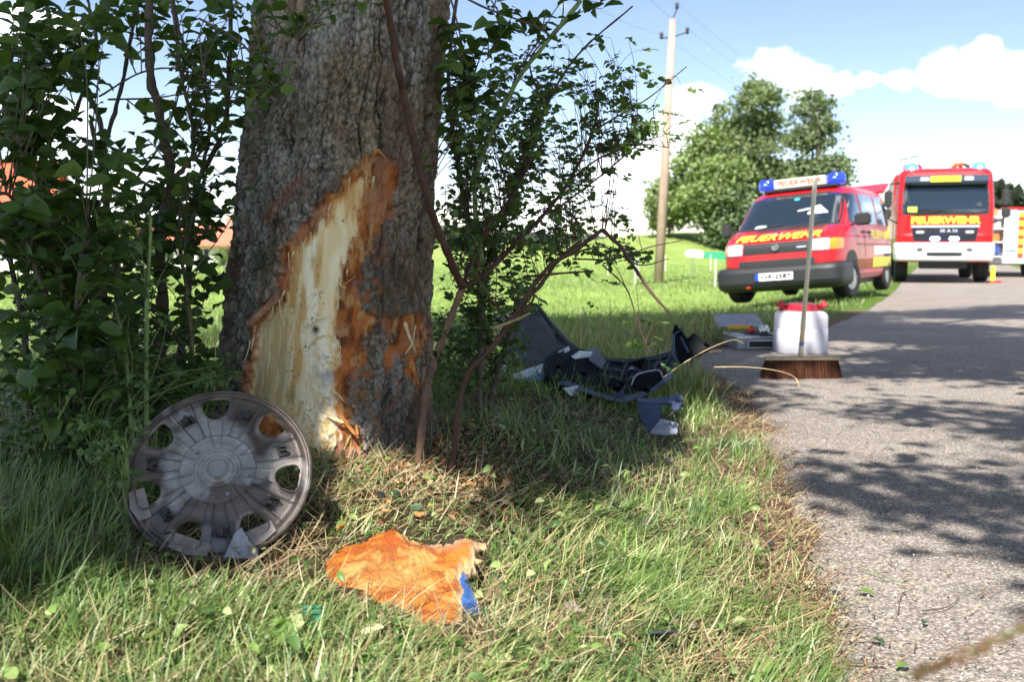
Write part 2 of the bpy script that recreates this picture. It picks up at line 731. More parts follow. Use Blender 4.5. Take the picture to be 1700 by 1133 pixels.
def build_road():
    ys = np.concatenate([np.linspace(-8, 1.0, 20), np.arange(1.05, 12, 0.03), np.geomspace(12.1, 400, 120)])
    e = xedge(ys)
    k = np.exp(-ys / 20)
    e = e + ((fbm(ys * 3, ys * 0 + 3, 4, 3) - 0.5) * 0.22 + (fbm(ys * 16, ys * 0, 2, 8) - 0.5) * 0.05) * np.clip(k, 0.1, 1) + 0.02
    wd = 5.0 + 0.6 * np.exp(-ys / 9)
    fr = np.concatenate([[0, 0.004, 0.012], np.linspace(0.03, 1, 24)])
    X = e[:, None] + wd[:, None] * fr[None, :]
    Y = np.repeat(ys[:, None], len(fr), 1)
    Z = 0.012 * np.sin(fr * PI)[None, :] + 0 * X + (fbm(X * 1.1, Y * 1.1, 3, 31) - 0.5) * 0.012
    Z = Z + dip(Y)
    Z[:, 0] -= 0.045
    Z[:, -1] -= 0.05
    V = np.stack([X, Y, Z], -1).reshape(-1, 3)
    ny, nx = X.shape
    i = np.arange(ny - 1)[:, None] * nx + np.arange(nx - 1)[None, :]
    F = np.stack([i, i + 1, i + nx + 1, i + nx], -1).reshape(-1, 4)
    tagit(link('road', npmesh('road', V, F, road_material())), kind='structure')


build_ground()
build_road()


def rz(x, y):
    """height of what one stands on: road or grass"""
    return 0.006 + float(dip(y)) if x > xedge(y) + 0.02 else gzf(x, y)


def onground(px, py, lift=0.0):
    z = 0.1
    for _ in range(8):
        p = PZ(px, py, z)
        z = rz(p.x, p.y)
    p.z = z + lift
    return p


# ------------------------------------------------------------------ the damaged roadside tree
TR_D = 3.35
AX0 = P(549, 600, TR_D)
AX1 = P(588, 0, TR_D)


def trunk_axis(z):
    t = (z - AX0.z) / (AX1.z - AX0.z)
    return AX0.x + (AX1.x - AX0.x) * t, TR_D + 0 * t


def trunk_rad(z):
    t = (z - AX0.z) / (AX1.z - AX0.z)
    r = 0.335 - 0.036 * t
    return r + 0.05 * np.exp(-np.clip(z - 0.15, 0, 9) / 0.10)


WOOD = [(600, 292), (618, 300), (606, 340), (594, 380), (584, 412), (572, 450), (562, 500), (556, 550), (566, 590), (556, 618), (562, 650), (572, 690),
        (562, 720), (560, 762), (535, 775), (505, 750), (480, 720), (440, 690), (412, 690), (413, 640), (416, 590), (428, 540), (446, 518), (470, 500),
        (473, 470), (482, 430), (500, 405), (528, 375), (548, 345), (572, 312)]
INNER = [(622, 256), (656, 264), (664, 290), (655, 330), (650, 362), (628, 372), (613, 402), (602, 440), (592, 478), (600, 515), (632, 530), (605, 560),
         (604, 600), (584, 625), (578, 660), (584, 700), (596, 722), (580, 770), (535, 780), (470, 740), (408, 700), (407, 640), (410, 590), (420, 545),
         (440, 508), (464, 488), (466, 445), (472, 405), (505, 368), (540, 325), (580, 288), (606, 268)]
PATCH = [(636, 520), (664, 530), (702, 515), (712, 545), (700, 575), (694, 605), (702, 640), (692, 655), (678, 622), (672, 585), (655, 600), (640, 612),
         (632, 590), (660, 560), (640, 545)]


def build_tree():
    root = empty('roadside_tree', (AX0.x, TR_D, 0.2), 'thick grey roadside tree with bark torn off its trunk down to pale wood', 'tree')
    org = np.array(root.location)
    # front of the trunk, fine grid
    th_f = np.linspace(R(-105), R(105), 400)
    th_b = np.linspace(R(105), R(255), 40)[1:-1]
    th = np.concatenate([th_f, th_b])
    zs = np.concatenate([np.linspace(0.02, 2.1, 640), np.linspace(2.1, 5.0, 60)[1:]])
    T, Zg = np.meshgrid(th, zs)
    ax, ay = trunk_axis(Zg)
    r = trunk_rad(Zg)
    r = r + 0.028 * np.exp(-np.clip(Zg - 0.12, 0, 9) / 0.13) * (0.5 + 0.5 * np.sin(T * 5 + 0.6)) + 0.012 * np.sin(T * 3 + 1.0) + 0.008 * np.sin(T * 5 + Zg * 2.2)
    bx = ax + r * np.sin(T)
    by = ay - r * np.cos(T)
    px, py, _ = project(bx, by, Zg)
    jn = (fbm(px / 22, py / 22, 4, 41) - 0.5) * 26 + (fbm(px / 7, py / 11, 3, 43) - 0.5) * 17
    front = np.cos(T) > -0.1
    dw = sdpoly(px + jn * 0.7, py, WOOD)
    di = sdpoly(px + jn, py + jn * 0.3, INNER)
    dp = sdpoly(px + jn * 1.3, py, PATCH)
    dw = np.where(front, dw, 99)
    di = np.where(front, di, 99)
    dp = np.where(front, dp, 99)
    u = T * 0.33
    # bark plates
    wx = u + (fbm(u * 9, Zg * 9, 3, 2) - 0.5) * 0.05 + (fbm(u * 95, Zg * 80, 3, 12) - 0.5) * 0.014
    wz = Zg + (fbm(u * 9 + 7, Zg * 9, 3, 6) - 0.5) * 0.05 + (fbm(u * 95 + 3, Zg * 80, 3, 16) - 0.5) * 0.014
    sc = 37.0
    f1, f2, cid, cx, cy = voronoi(wx * sc * 1.35, wz * sc * 0.60, 3, 1.0)
    edge = f2 - f1
    g1, g2, gid, _a, _b = voronoi(wx * 105, wz * 75, 23, 0.98)
    chip = sst(0.0, 0.3, g2 - g1)
    fis = sst(0.0, 0.07, np.abs(fbm(u * 30 + 1.3 * fbm(u * 8, Zg * 7, 2, 51), Zg * 5.5, 3, 52) - 0.5))
    fur = sst(0.0, 0.035, np.abs(fbm(u * 15 + 1.2 * fbm(u * 7, Zg * 5, 3, 57), Zg * 2.2, 4, 58) - 0.5))
    plate = sst(0.0, 0.34 + 0.30 * vnoise(u * 25, Zg * 25, 53), edge) * (0.35 + 0.65 * fis)
    ridge = fbm(u * 22, Zg * 4.0, 4, 21)
    micro = fbm(u * 160, Zg * 110, 3, 66)
    bigcrack = sst(0.46, 0.5, fbm(u * 18 + (fbm(u * 6, Zg * 6, 2, 50)) * 2.2, Zg * 2.6, 3, 88))
    bark_h = (fur - 1) * 0.010 + plate * (0.0040 + 0.0065 * cid) + chip * (0.0008 + 0.0022 * gid) + (ridge - 0.5) * 0.030 + (fbm(u * 13 + .6 * fbm(u * 4, Zg * 3, 2, 55), Zg * 1.9, 3, 54) - 0.5) * 0.034 + (micro - 0.5) * 0.0042 + (cx * 0 + (wx * sc * 1.15 - cx)) * (cid - 0.5) * 0.0042
    # wood
    grain = fbm(u * 48 + fbm(u * 9, Zg * 7, 3, 8) * 6, Zg * 4.6, 4, 15)
    fine = fbm(u * 260, Zg * 7, 3, 19)
    wood_h = -0.020 + (grain - 0.5) * 0.006 + (fine - 0.5) * 0.003 + (fbm(u * 14, Zg * 6, 3, 17) - 0.5) * 0.012
    lump = np.exp(-((px - 545) / 30) ** 2 - ((py - 610) / 55) ** 2) + 0.9 * np.exp(-((px - 548) / 20) ** 2 - ((py - 715) / 50) ** 2)
    lump = lump + 0.6 * np.exp(-((px - 508) / 16) ** 2 - ((py - 745) / 30) ** 2)
    wood_h = wood_h + lump * (0.018 + (fbm(u * 60, Zg * 45, 3, 71) - 0.5) * 0.030)
    knot = np.hypot(px - 521, py - 549)
    wood_h = wood_h - 0.02 * np.exp(-(knot / 5.0) ** 2)
    inner_h = -0.007 + (fbm(u * 75, Zg * 34, 4, 27) - 0.5) * 0.026
    mw = sst(3, -3, dw)
    mi = np.maximum(sst(3, -4, di), sst(3, -4, dp))
    h = bark_h * (1 - mi) + inner_h * mi
    h = h * (1 - mw) + wood_h * mw
    # lip of torn bark
    lip = np.exp(-((di - 5) / 5.0) ** 2) * (fbm(px / 9, py / 9, 3, 90)) * 0.014
    h = h + lip * front
    rr = r + h
    X = ax + rr * np.sin(T)
    Y = ay - rr * np.cos(T)
    # ---- colours
    def mixc(a, b, f):
        f = np.clip(f, 0, 1)[..., None]
        return a * (1 - f) + b * f
    big = fbm(u * 5, Zg * 3, 4, 60)
    c = mixc(np.array([0.11, 0.096, 0.082]), np.array([0.42, 0.385, 0.335]), cid * 0.25 + gid * 0.25 + (micro - 0.5) * 1.9 + (ridge - 0.5) * 1.0 + 0.2)
    c = mixc(c, np.array([0.35, 0.335, 0.305]), sst(0.6, 0.78, fbm(u * 40, Zg * 30, 3, 61)) * 0.65)
    c = mixc(c, np.array([0.50, 0.44, 0.38]), sst(0.56, 0.70, big) * sst(1.15, 1.7, Zg) * 0.8)
    c = mixc(c, np.array([0.035, 0.03, 0.026]), (1 - sst(0.0, 0.20, edge)) * 0.62 * (0.3 + vnoise(u * 30, Zg * 30, 56)) + (1 - fis) * 0.4 + (1 - fur) * 0.55)
    brn = fbm(u * 7 + 3, Zg * 4, 4, 59)
    c = c * (1 - sst(0.45, 0.62, brn)[..., None] * np.array([0.08, 0.22, 0.36]))
    c = mixc(c, np.array([0.15, 0.085, 0.06]), sst(0.58, 0.70, fbm(u * 12, Zg * 8, 4, 63)) * 0.5)
    # darker zone right of the wound
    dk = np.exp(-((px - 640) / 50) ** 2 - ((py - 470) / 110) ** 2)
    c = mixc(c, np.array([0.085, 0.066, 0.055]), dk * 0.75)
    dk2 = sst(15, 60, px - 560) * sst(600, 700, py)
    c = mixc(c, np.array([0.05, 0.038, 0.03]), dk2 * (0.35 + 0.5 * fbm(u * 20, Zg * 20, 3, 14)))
    c = mixc(c, np.array([0.30, 0.105, 0.035]), np.exp(-((px - 610) / 55) ** 2 - ((py - 560) / 150) ** 2) * sst(0.54, 0.66, fbm(u * 45, Zg * 35, 4, 64)))
    c = mixc(c, np.array([0.22, 0.10, 0.06]), sst(12, 0, np.abs((px - 470) * 0.78 + (py - 330) * 0.62) * 1.0 + np.clip(np.abs((px - 470) * -0.62 + (py - 330) * 0.78) - 50, 0, 99)) * 0.75)
    c = mixc(c, np.array([0.04, 0.05, 0.02]), np.exp(-((px - 438) / 14) ** 2 - ((py - 430) / 30) ** 2) * 0.8)
    green = sst(0.58, 0.68, fbm(u * 14, Zg * 14, 3, 65)) * sst(0.9, 0.3, Zg) * 0.35
    c = mixc(c, np.array([0.07, 0.10, 0.03]), green)
    io = fbm(u * 38, Zg * 16, 4, 70)
    ci = mixc(np.array([0.15, 0.042, 0.012]), np.array([0.44, 0.14, 0.03]), sst(0.3, 0.62, io))
    ci = mixc(ci, np.array([0.50, 0.28, 0.11]), sst(0.55, 0.68, fbm(u * 50, Zg * 22, 3, 72)) * 0.8)
    ci = mixc(ci, np.array([0.40, 0.20, 0.12]), sst(0.5, 0.62, fbm(u * 22, Zg * 18, 3, 73)) * 0.5)
    cw = mixc(np.array([0.78, 0.56, 0.26]), np.array([0.90, 0.79, 0.52]), sst(0.25, 0.75, 0.45 * grain + 0.55 * fbm(u * 16, Zg * 5, 4, 18)))
    cw = mixc(cw, np.array([0.90, 0.82, 0.60]), sst(0.54, 0.70, fbm(u * 26 + 9 + 2 * fbm(u * 9, Zg * 6, 2, 84), Zg * 3.4, 4, 74)) * 0.9)
    cw = mixc(cw, np.array([0.60, 0.33, 0.09]), sst(0.56, 0.68, fbm(u * 26 + 3, Zg * 5.0, 4, 75)) * 0.8)
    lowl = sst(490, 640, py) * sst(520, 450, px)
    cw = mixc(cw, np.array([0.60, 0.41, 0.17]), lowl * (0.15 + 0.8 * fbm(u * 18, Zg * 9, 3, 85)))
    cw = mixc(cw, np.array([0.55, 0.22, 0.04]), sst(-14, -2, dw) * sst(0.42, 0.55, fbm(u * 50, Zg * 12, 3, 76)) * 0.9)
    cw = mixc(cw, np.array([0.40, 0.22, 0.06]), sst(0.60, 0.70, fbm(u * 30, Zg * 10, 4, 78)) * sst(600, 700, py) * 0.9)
    cw = mixc(cw, np.array([0.80, 0.72, 0.58]), np.clip(lump, 0, 1) * sst(0.45, 0.6, fbm(u * 80, Zg * 50, 3, 79)))
    cw = mixc(cw, np.array([0.30, 0.31, 0.33]), np.exp(-((px - 545) / 16) ** 2 - ((py - 625) / 12) ** 2) * 0.8)
    cw = mixc(cw, np.array([0.09, 0.055, 0.035]), np.exp(-(knot / 6.5) ** 2))
    spk = sst(0.66, 0.72, fbm(u * 230 + Zg * 40, Zg * 210 - u * 60, 3, 80)) * sst(0.52, 0.62, fbm(u * 16, Zg * 14, 3, 83))
    cw = mixc(cw, np.array([0.16, 0.09, 0.04]), spk * 0.8)
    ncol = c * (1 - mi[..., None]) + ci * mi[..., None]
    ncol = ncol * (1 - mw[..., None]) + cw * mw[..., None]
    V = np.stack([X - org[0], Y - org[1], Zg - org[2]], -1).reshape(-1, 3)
    nz_, nt_ = X.shape
    i = np.arange(nz_ - 1)[:, None] * nt_
    j = np.arange(nt_)
    j2 = (j + 1) % nt_
    F = np.stack([i + j[None], i + j2[None], i + nt_ + j2[None], i + nt_ + j[None]], -1).reshape(-1, 4)
    cl = np.where(mw > 0.5, 2, np.where(mi > 0.5, 1, 0)).reshape(-1)
    fc = cl[F[:, 0]]
    colr = ncol.reshape(-1, 3)
    mb_ = mat('tree_bark', rough=0.92, attr=True, spec=0.2, bump=0.35, bscale=220)
    mi_ = mat('inner_bark', rough=0.7, attr=True, spec=0.3, bump=0.4, bscale=160)
    mw_ = mat('bare_wood', rough=0.55, attr=True, spec=0.35, bump=0.15, bscale=120)
    for nm, k, m in (('trunk_bark', 0, mb_), ('torn_inner_bark', 1, mi_), ('exposed_wood', 2, mw_)):
        f = F[fc == k]
        us, inv = np.unique(f, return_inverse=True)
        me = npmesh(nm, V[us], inv.reshape(-1, 4), m, colr[us])
        o = link(nm, me, root)
    # strip of bark standing off on the left edge of the wound, splinters at its lower edge
    def trunk_pt(px_, py_, off=0.0):
        for rr_ in range(1):
            zz = P(px_, py_, TR_D - 0.33).z
            best = None
            a_, b_ = trunk_axis(zz)
            rad = float(trunk_rad(np.array(zz)))
            d = pxdir(px_, py_)
            # intersect ray with cylinder
            ox, oy = 0 - a_, 0 - b_
            A = d[0] ** 2 + d[1] ** 2
            B = 2 * (ox * d[0] + oy * d[1])
            C = ox ** 2 + oy ** 2 - (rad + off) ** 2
            disc = B * B - 4 * A * C
            if disc < 0:
                disc = 0
            k_ = (-B - math.sqrt(disc)) / (2 * A)
            return Vector((d[0] * k_, d[1] * k_, CAMZ + d[2] * k_))
    def strip(name, pts, w0, w1, m, lab=None, th=0.006):
        mb = MB()
        ctr = [trunk_pt(a, b, o) - root.location for (a, b, o) in pts]
        ctr = catmull(ctr, 5)
        n = len(ctr)
        vs = []
        for q, p in enumerate(ctr):
            t = (ctr[min(q + 1, n - 1)] - ctr[max(q - 1, 0)]).normalized()
            side = t.cross(Vector((0, -1, 0))).normalized()
            w_ = (w0 + (w1 - w0) * q / (n - 1)) * (0.8 + 0.4 * random.random())
            for sgn, dep in ((-1, 0), (1, 0), (1, th), (-1, th)):
                vs.append(p + side * sgn * w_ + Vector((0, dep, 0)))
        fs = []
        for q in range(n - 1):
            for k in range(4):
                k2 = (k + 1) % 4
                fs.append((q * 4 + k, q * 4 + k2, q * 4 + 4 + k2, q * 4 + 4 + k))
        fs += [(0, 1, 2, 3), tuple(4 * (n - 1) + k for k in (3, 2, 1, 0))]
        mb.add(vs, fs)
        o = mb.obj(name, m, root, smooth=False)
        if lab:
            o['label'] = lab
        return o
    fm = mat('torn_bark_edge', (0.30, 0.15, 0.08), 0.8, var=0.5, vscale=60, bump=0.5, bscale=120)
    wm = mat('splinter_wood', (0.70, 0.55, 0.33), 0.7, var=0.35, vscale=90, bump=0.3, bscale=150)
    om = mat('splinter_orange', (0.50, 0.20, 0.05), 0.75, var=0.4, vscale=90, bump=0.4, bscale=150)
    strip('bark_flap', [(412, 540, 0.045), (428, 525, 0.035), (446, 508, 0.015), (462, 492, 0.005)], 0.010, 0.012, fm)
    for (pts, w0, w1, m) in [
        ([(540, 640, 0.01), (560, 655, 0.03), (572, 668, 0.045)], 0.006, 0.001, wm),
        ([(530, 660, 0.01), (548, 690, 0.03), (570, 702, 0.05)], 0.016, 0.003, wm),
        ([(558, 660, 0.01), (566, 690, 0.03), (590, 722, 0.05)], 0.010, 0.004, om),
        ([(584, 690, 0.0), (590, 705, 0.03), (594, 722, 0.045)], 0.008, 0.003, om),
        ([(500, 700, 0.0), (508, 730, 0.02), (512, 752, 0.05)], 0.014, 0.004, wm),
        ([(545, 715, 0.0), (552, 735, 0.02), (545, 755, 0.03)], 0.016, 0.008, wm),
        ([(672, 535, 0.0), (680, 560, 0.03), (690, 585, 0.02)], 0.006, 0.002, wm),
        ([(680, 590, 0.0), (686, 612, 0.03), (696, 640, 0.02)], 0.010, 0.003, om),
        ([(690, 540, 0.0), (684, 570, 0.03), (672, 590, 0.02)], 0.003, 0.001, wm),
        ([(617, 256, 0.0), (628, 250, 0.02), (640, 262, 0.03)], 0.008, 0.002, om),
        ([(565, 480, 0.0), (575, 470, 0.01), (592, 458, 0.02)], 0.004, 0.001, om),
        ([(560, 470, 0.01), (568, 476, 0.02), (575, 478, 0.03)], 0.002, 0.001, wm),
        ([(505, 545, 0.005), (528, 532, 0.012), (548, 524, 0.012)], 0.002, 0.001, wm),
        ([(515, 575, 0.005), (525, 562, 0.014), (545, 556, 0.014)], 0.004, 0.002, wm),
    ]:
        strip('splinter', pts, w0, w1, m, th=0.003)
    rs = random.Random(11)
    edge_pts = []
    for i in range(len(WOOD)):
        a_, b_ = WOOD[i], WOOD[(i + 1) % len(WOOD)]
        n_ = max(1, int(math.hypot(a_[0] - b_[0], a_[1] - b_[1]) / 9))
        for k in range(n_):
            edge_pts.append((a_[0] + (b_[0] - a_[0]) * k / n_, a_[1] + (b_[1] - a_[1]) * k / n_))
    for (ex, ey) in edge_pts:
        if ey > 700 and ex < 500 or rs.random() < .25:
            continue
        l_ = rs.uniform(8, 34)
        lean = rs.uniform(-6, 6) + 4
        x_ = ex + rs.uniform(-4, 5)
        strip('splinter', [(x_, ey - l_ * .4, 0.0), (x_ - lean * .3, ey, rs.uniform(.002, .010)), (x_ - lean, ey + l_ * .6, rs.uniform(.004, .022))], rs.uniform(.0012, .004), .0006, rs.choice([wm, wm, om, fm]), th=.002)
    # limbs above the frame
    lb = mat('limb_bark', (0.16, 0.14, 0.12), 0.95, var=0.4, vscale=14, bump=0.8, bscale=30)
    top = Vector((0.2 * 0 + trunk_axis(4.8)[0] - AX0.x, 0, 4.6))
    R0 = root.location
    limbs = []
    for k in range(11):
        a = 2 * PI * k / 11 + random.uniform(-.2, .2)
        ln = random.uniform(3.8, 5.6)
        e = Vector((math.cos(a) * ln, math.sin(a) * ln, random.uniform(2.2, 5.0)))
        b0 = Vector((top.x, 0, random.uniform(3.6, 4.7)))
        mid = b0 + Vector((e.x * 0.45, e.y * 0.45, e.z * 0.6))
        pts = catmull([b0, mid, b0 + e], 6)
        mb = MB()
        mb.tube(pts, list(np.linspace(0.14, 0.03, len(pts))), 8)
        for q in range(5):
            s0 = pts[random.randint(4, len(pts) - 1)]
            e2 = s0 + Vector((random.uniform(-1.6, 1.6), random.uniform(-1.6, 1.6), random.uniform(0.2, 1.6)))
            mb.tube([s0, s0.lerp(e2, .5) + Vector((0, 0, .15)), e2], [0.04, 0.025, 0.01], 5)
        mb.obj('limb', lb, root)
    mb = MB()
    mb.tube([top, top + Vector((0.2, 0, 2.5)), top + Vector((0, 0.2, 5.5))], [0.2, 0.14, 0.04], 10)
    mb.obj('limb', lb, root)
    return root, trunk_pt


TREE, trunk_pt = build_tree()

# ------------------------------------------------------------------ foliage
LT_V = np.array([(0, 0, 0), (.32, 0, .03), (.66, 0, .02), (1, 0, -.08), (.13, .27, .06), (.42, .5, .10), (.80, .34, .02), (.13, -.27, .06), (.42, -.5, .10), (.80, -.34, .02)])
LT_F = np.array([(0, 1, 4), (1, 5, 4), (1, 2, 5), (2, 6, 5), (2, 3, 6), (1, 0, 7), (1, 7, 8), (2, 1, 8), (2, 8, 9), (3, 2, 9)])
L2_V = np.array([(0, 0, 0), (.5, .42, .07), (.5, -.42, .07), (1, 0, 0)])
L2_F = np.array([(0, 2, 3, 1)])


def unit(a):
    return a / np.maximum(np.linalg.norm(a, axis=-1, keepdims=True), 1e-9)


def leaf_verts(T, C, A, Nn, ln, wd):
    """T template, C base points, A axis, Nn normal hint -> (n, k, 3)"""
    A = unit(A)
    B = unit(np.cross(Nn, A))
    W = np.cross(A, B)
    return (C[:, None, :] + T[None, :, 0, None] * A[:, None, :] * ln[:, None, None]
            + T[None, :, 1, None] * B[:, None, :] * wd[:, None, None] + T[None, :, 2, None] * W[:, None, :] * (ln * rng.uniform(.3, 3.2, len(ln)))[:, None, None])


def leaf_mesh(name, C, A, Nn, ln, wd, col, m, simple=False):
    T, Fq = (L2_V, L2_F) if simple else (LT_V, LT_F)
    V = leaf_verts(T, C, A, Nn, ln, wd)
    n, k = V.shape[:2]
    F = (Fq[None] + (np.arange(n) * k)[:, None, None]).reshape(-1, Fq.shape[1])
    c = np.repeat(col[:, None, :], k, 1).reshape(-1, 3)
    return npmesh(name, V.reshape(-1, 3), F, m, c, smooth=False)


LEAFM = mat('leaf_green', rough=0.42, attr=True, spec=0.4, trans=0.33)
FARLEAF = mat('far_leaf', rough=0.7, attr=True, spec=0.15, trans=0.3)


def leafcols(n, base, spread=0.35, yellow=0.1):
    c = np.array(base)[None, :] * (1 + rng.uniform(-spread, spread, (n, 1)))
    t = rng.random((n, 1)) ** 3 * yellow * 4
    return c * (1 - np.clip(t, 0, 1)) + np.clip(t, 0, 1) * np.array([[0.16, 0.20, 0.03]])


def inpoly(x, y, poly):
    return sdpoly(np.array([x], float), np.array([y], float), poly)[0] < 0


# crown overhead: where its clumps may stand is decided by which ground they shade
LIT_A = [(-300, 1045), (60, 1040), (250, 985), (400, 945), (500, 905), (520, 850), (545, 780), (650, 765), (760, 800), (860, 850), (960, 800), (1060, 740),
         (1110, 660), (1170, 625), (1250, 632), (1400, 640), (1460, 690), (1360, 715), (1300, 745), (1380, 785), (1500, 820), (1540, 900), (1490, 980), (1520, 1133), (1560, 1500), (-300, 1500)]


def shade_prob(sx, sy):
    px, py, f = project(sx, sy, np.full_like(sx, 0.12))
    p = np.full(sx.shape, 1.0)
    fr = sy > 0.9
    da = sdpoly(px, py, LIT_A)
    p = np.where(fr & (da < 15), 0.0, p)
    p = np.where(fr & (da < -110), 0.02, p)
    # road on the right: dappled
    road = (sx > xedge(sy)) & (sy < 14.5)
    dap = fbm(sx * 1.0 + 3, sy * 1.5, 3, 140)
    p = np.where(road & (da > 15), 0.6 * sst(0.44, 0.54, dap), p)
    p = np.where(road & (sy > 7.0) & (sx > xedge(sy) + 0.7), 0.8 * sst(0.38, 0.52, dap), p)
    p = np.where((sy > 13.6 + 0.8 * np.sin(sx)), 0.0, p)
    can = (np.abs(sx - 2.3) < .5) & (np.abs(sy - 7.5) < .75)
    p = np.where(can, 0.05, p)
    # sunlit meadow on the left
    lf = (sx < -1.25 - (sy - 5) * 0.28) & (sy > 5.0)
    p = np.where(lf, 0.0, p)
    lf = (sx < 0.25 * (sy - 4) + 0.2) & (sy > 4.9) & (sy < 9.3) & (dap < 0.52)
    p = np.where(lf, 0.12, p)
    return p


def build_crown():
    n = 6800
    # clumps in a big ellipsoid of lobes
    c0 = np.array([AX0.x + 0.3, TR_D - 0.6, 8.2])
    d = unit(rng.normal(size=(n, 3)))
    r = rng.random((n, 1)) ** 0.45
    C = c0 + d * r * np.array([7.6, 7.4, 4.9])
    x, y, z = C.T
    ok = z > 3.4
    ok &= z > 1.5 + 0.262 * np.clip(y, 0, 99) + 0.3
    sx = x - LDIR.x / LDIR.z * (z - 0.12)
    sy = y - LDIR.y / LDIR.z * (z - 0.12)
    ok &= rng.random(n) < shade_prob(sx, sy)
    C = C[ok]
    # leaf clumps added towards the sun to shade the trunk, the hedge and the wheel cover
    tg = []
    def many(pts, k):
        for q in pts:
            for _ in range(k):
                tg.append(q)
    many([(AX0.x + a, TR_D - .3, h) for a in (-.3, -.1, .1, .3) for h in (.5, .8, 1.1, 1.4, 1.7)], 9)
    many([(-.75 + a, 2.33 + b, .25 + h) for a in (-.18, 0, .2) for b, h in ((-.08, 0), (0, .12), (.08, .24))], 14)
    for px_ in range(-60, 420, 40):
        for py_ in range(760, 960, 40):
            if py_ < 1010 - px_ * .1:
                q = PZ(px_, py_, .2)
                many([tuple(q)], 7)
    many([(AX0.x + .45 + a, 3.1 + b, h) for a in (0, .25, .5, .75) for b in (0, .4, .8) for h in (.2, .7, 1.2, 1.7)], 3)
    many([(-1.1 - a, 3.0 + b, h) for a in (0, .3, .6, .9) for b in (0, .4) for h in (.3, .8, 1.3, 1.8)], 3)
    many([(.3 + a, 4.6 + b, .3) for a in (-.3, 0, .3, .6, .9) for b in (0, .4, .8)], 4)
    many([(-.2 + a, 3.3 + b, .15) for a in (.1, .4, .7) for b in (0, .3, .6, .9)], 7)
    tg = np.array(tg)
    Ld = np.array(LDIR)
    zt = rng.uniform(3.9, 9.5, len(tg))
    T2 = tg + Ld * ((zt - tg[:, 2]) / Ld[2])[:, None] + rng.normal(size=(len(tg), 3)) * [.12, .12, .1]
    T2 = T2[rng.random(len(T2)) < 0.55]
    C = np.concatenate([C, T2])
    m = len(C)
    k = 46
    P0 = (C[:, None, :] + rng.normal(size=(m, k, 3)) * np.array([0.20, 0.20, 0.15])).reshape(-1, 3)
    N_ = len(P0)
    # single leaves that would still shade the sunlit grass drop out
    sx = P0[:, 0] - LDIR.x / LDIR.z * (P0[:, 2] - 0.12)
    sy = P0[:, 1] - LDIR.y / LDIR.z * (P0[:, 2] - 0.12)
    px, py, _ = project(sx, sy, np.full_like(sx, 0.12))
    jit = (fbm(sx * 6, sy * 6, 2, 150) - 0.5) * 60
    bad = (sy > 0.9) & (sdpoly(px, py, LIT_A) + jit < -6)
    bad |= (np.abs(sx - 2.3) < .36 + .1 * jit / 30) & (np.abs(sy - 7.5) < .62 + .1 * jit / 30) & (rng.random(N_) < .9)
    bad |= P0[:, 2] < 1.35 + 0.262 * np.clip(P0[:, 1], 0, 99) + 0.25
    P0 = P0[~bad]
    N_ = len(P0)
    A = rng.normal(size=(N_, 3)) * [1, 1, .4]
    Nn = unit(rng.normal(size=(N_, 3)) * [.6, .6, .4] + [0, 0, 1])
    ln = rng.uniform(0.09, 0.15, N_)
    me = leaf_mesh('crown', P0 - np.array(TREE.location), A, Nn, ln, ln * 0.8, leafcols(N_, (0.075, 0.135, 0.03)), mat('crown_leaf', rough=0.42, attr=True, spec=0.4, trans=0.45), simple=True)
    o = link('crown', me, TREE)
    tagit(o, kind='stuff')
    print('crown leaves', N_)


build_crown()


def shared_leaf(name, wr, ser=False):
    V = LT_V.copy()
    V[:, 1] *= wr
    me = npmesh(name, V, LT_F, LEAFOBJ, None, smooth=False)
    return me


LEAFOBJ = mat('leaf_green_single', (0.070, 0.128, 0.028), 0.40, spec=0.4, trans=0.33, objrand=0.45)
LEAFOBJ2 = mat('rose_leaf_single', (0.085, 0.155, 0.04), 0.45, spec=0.35, trans=0.30, objrand=0.4)


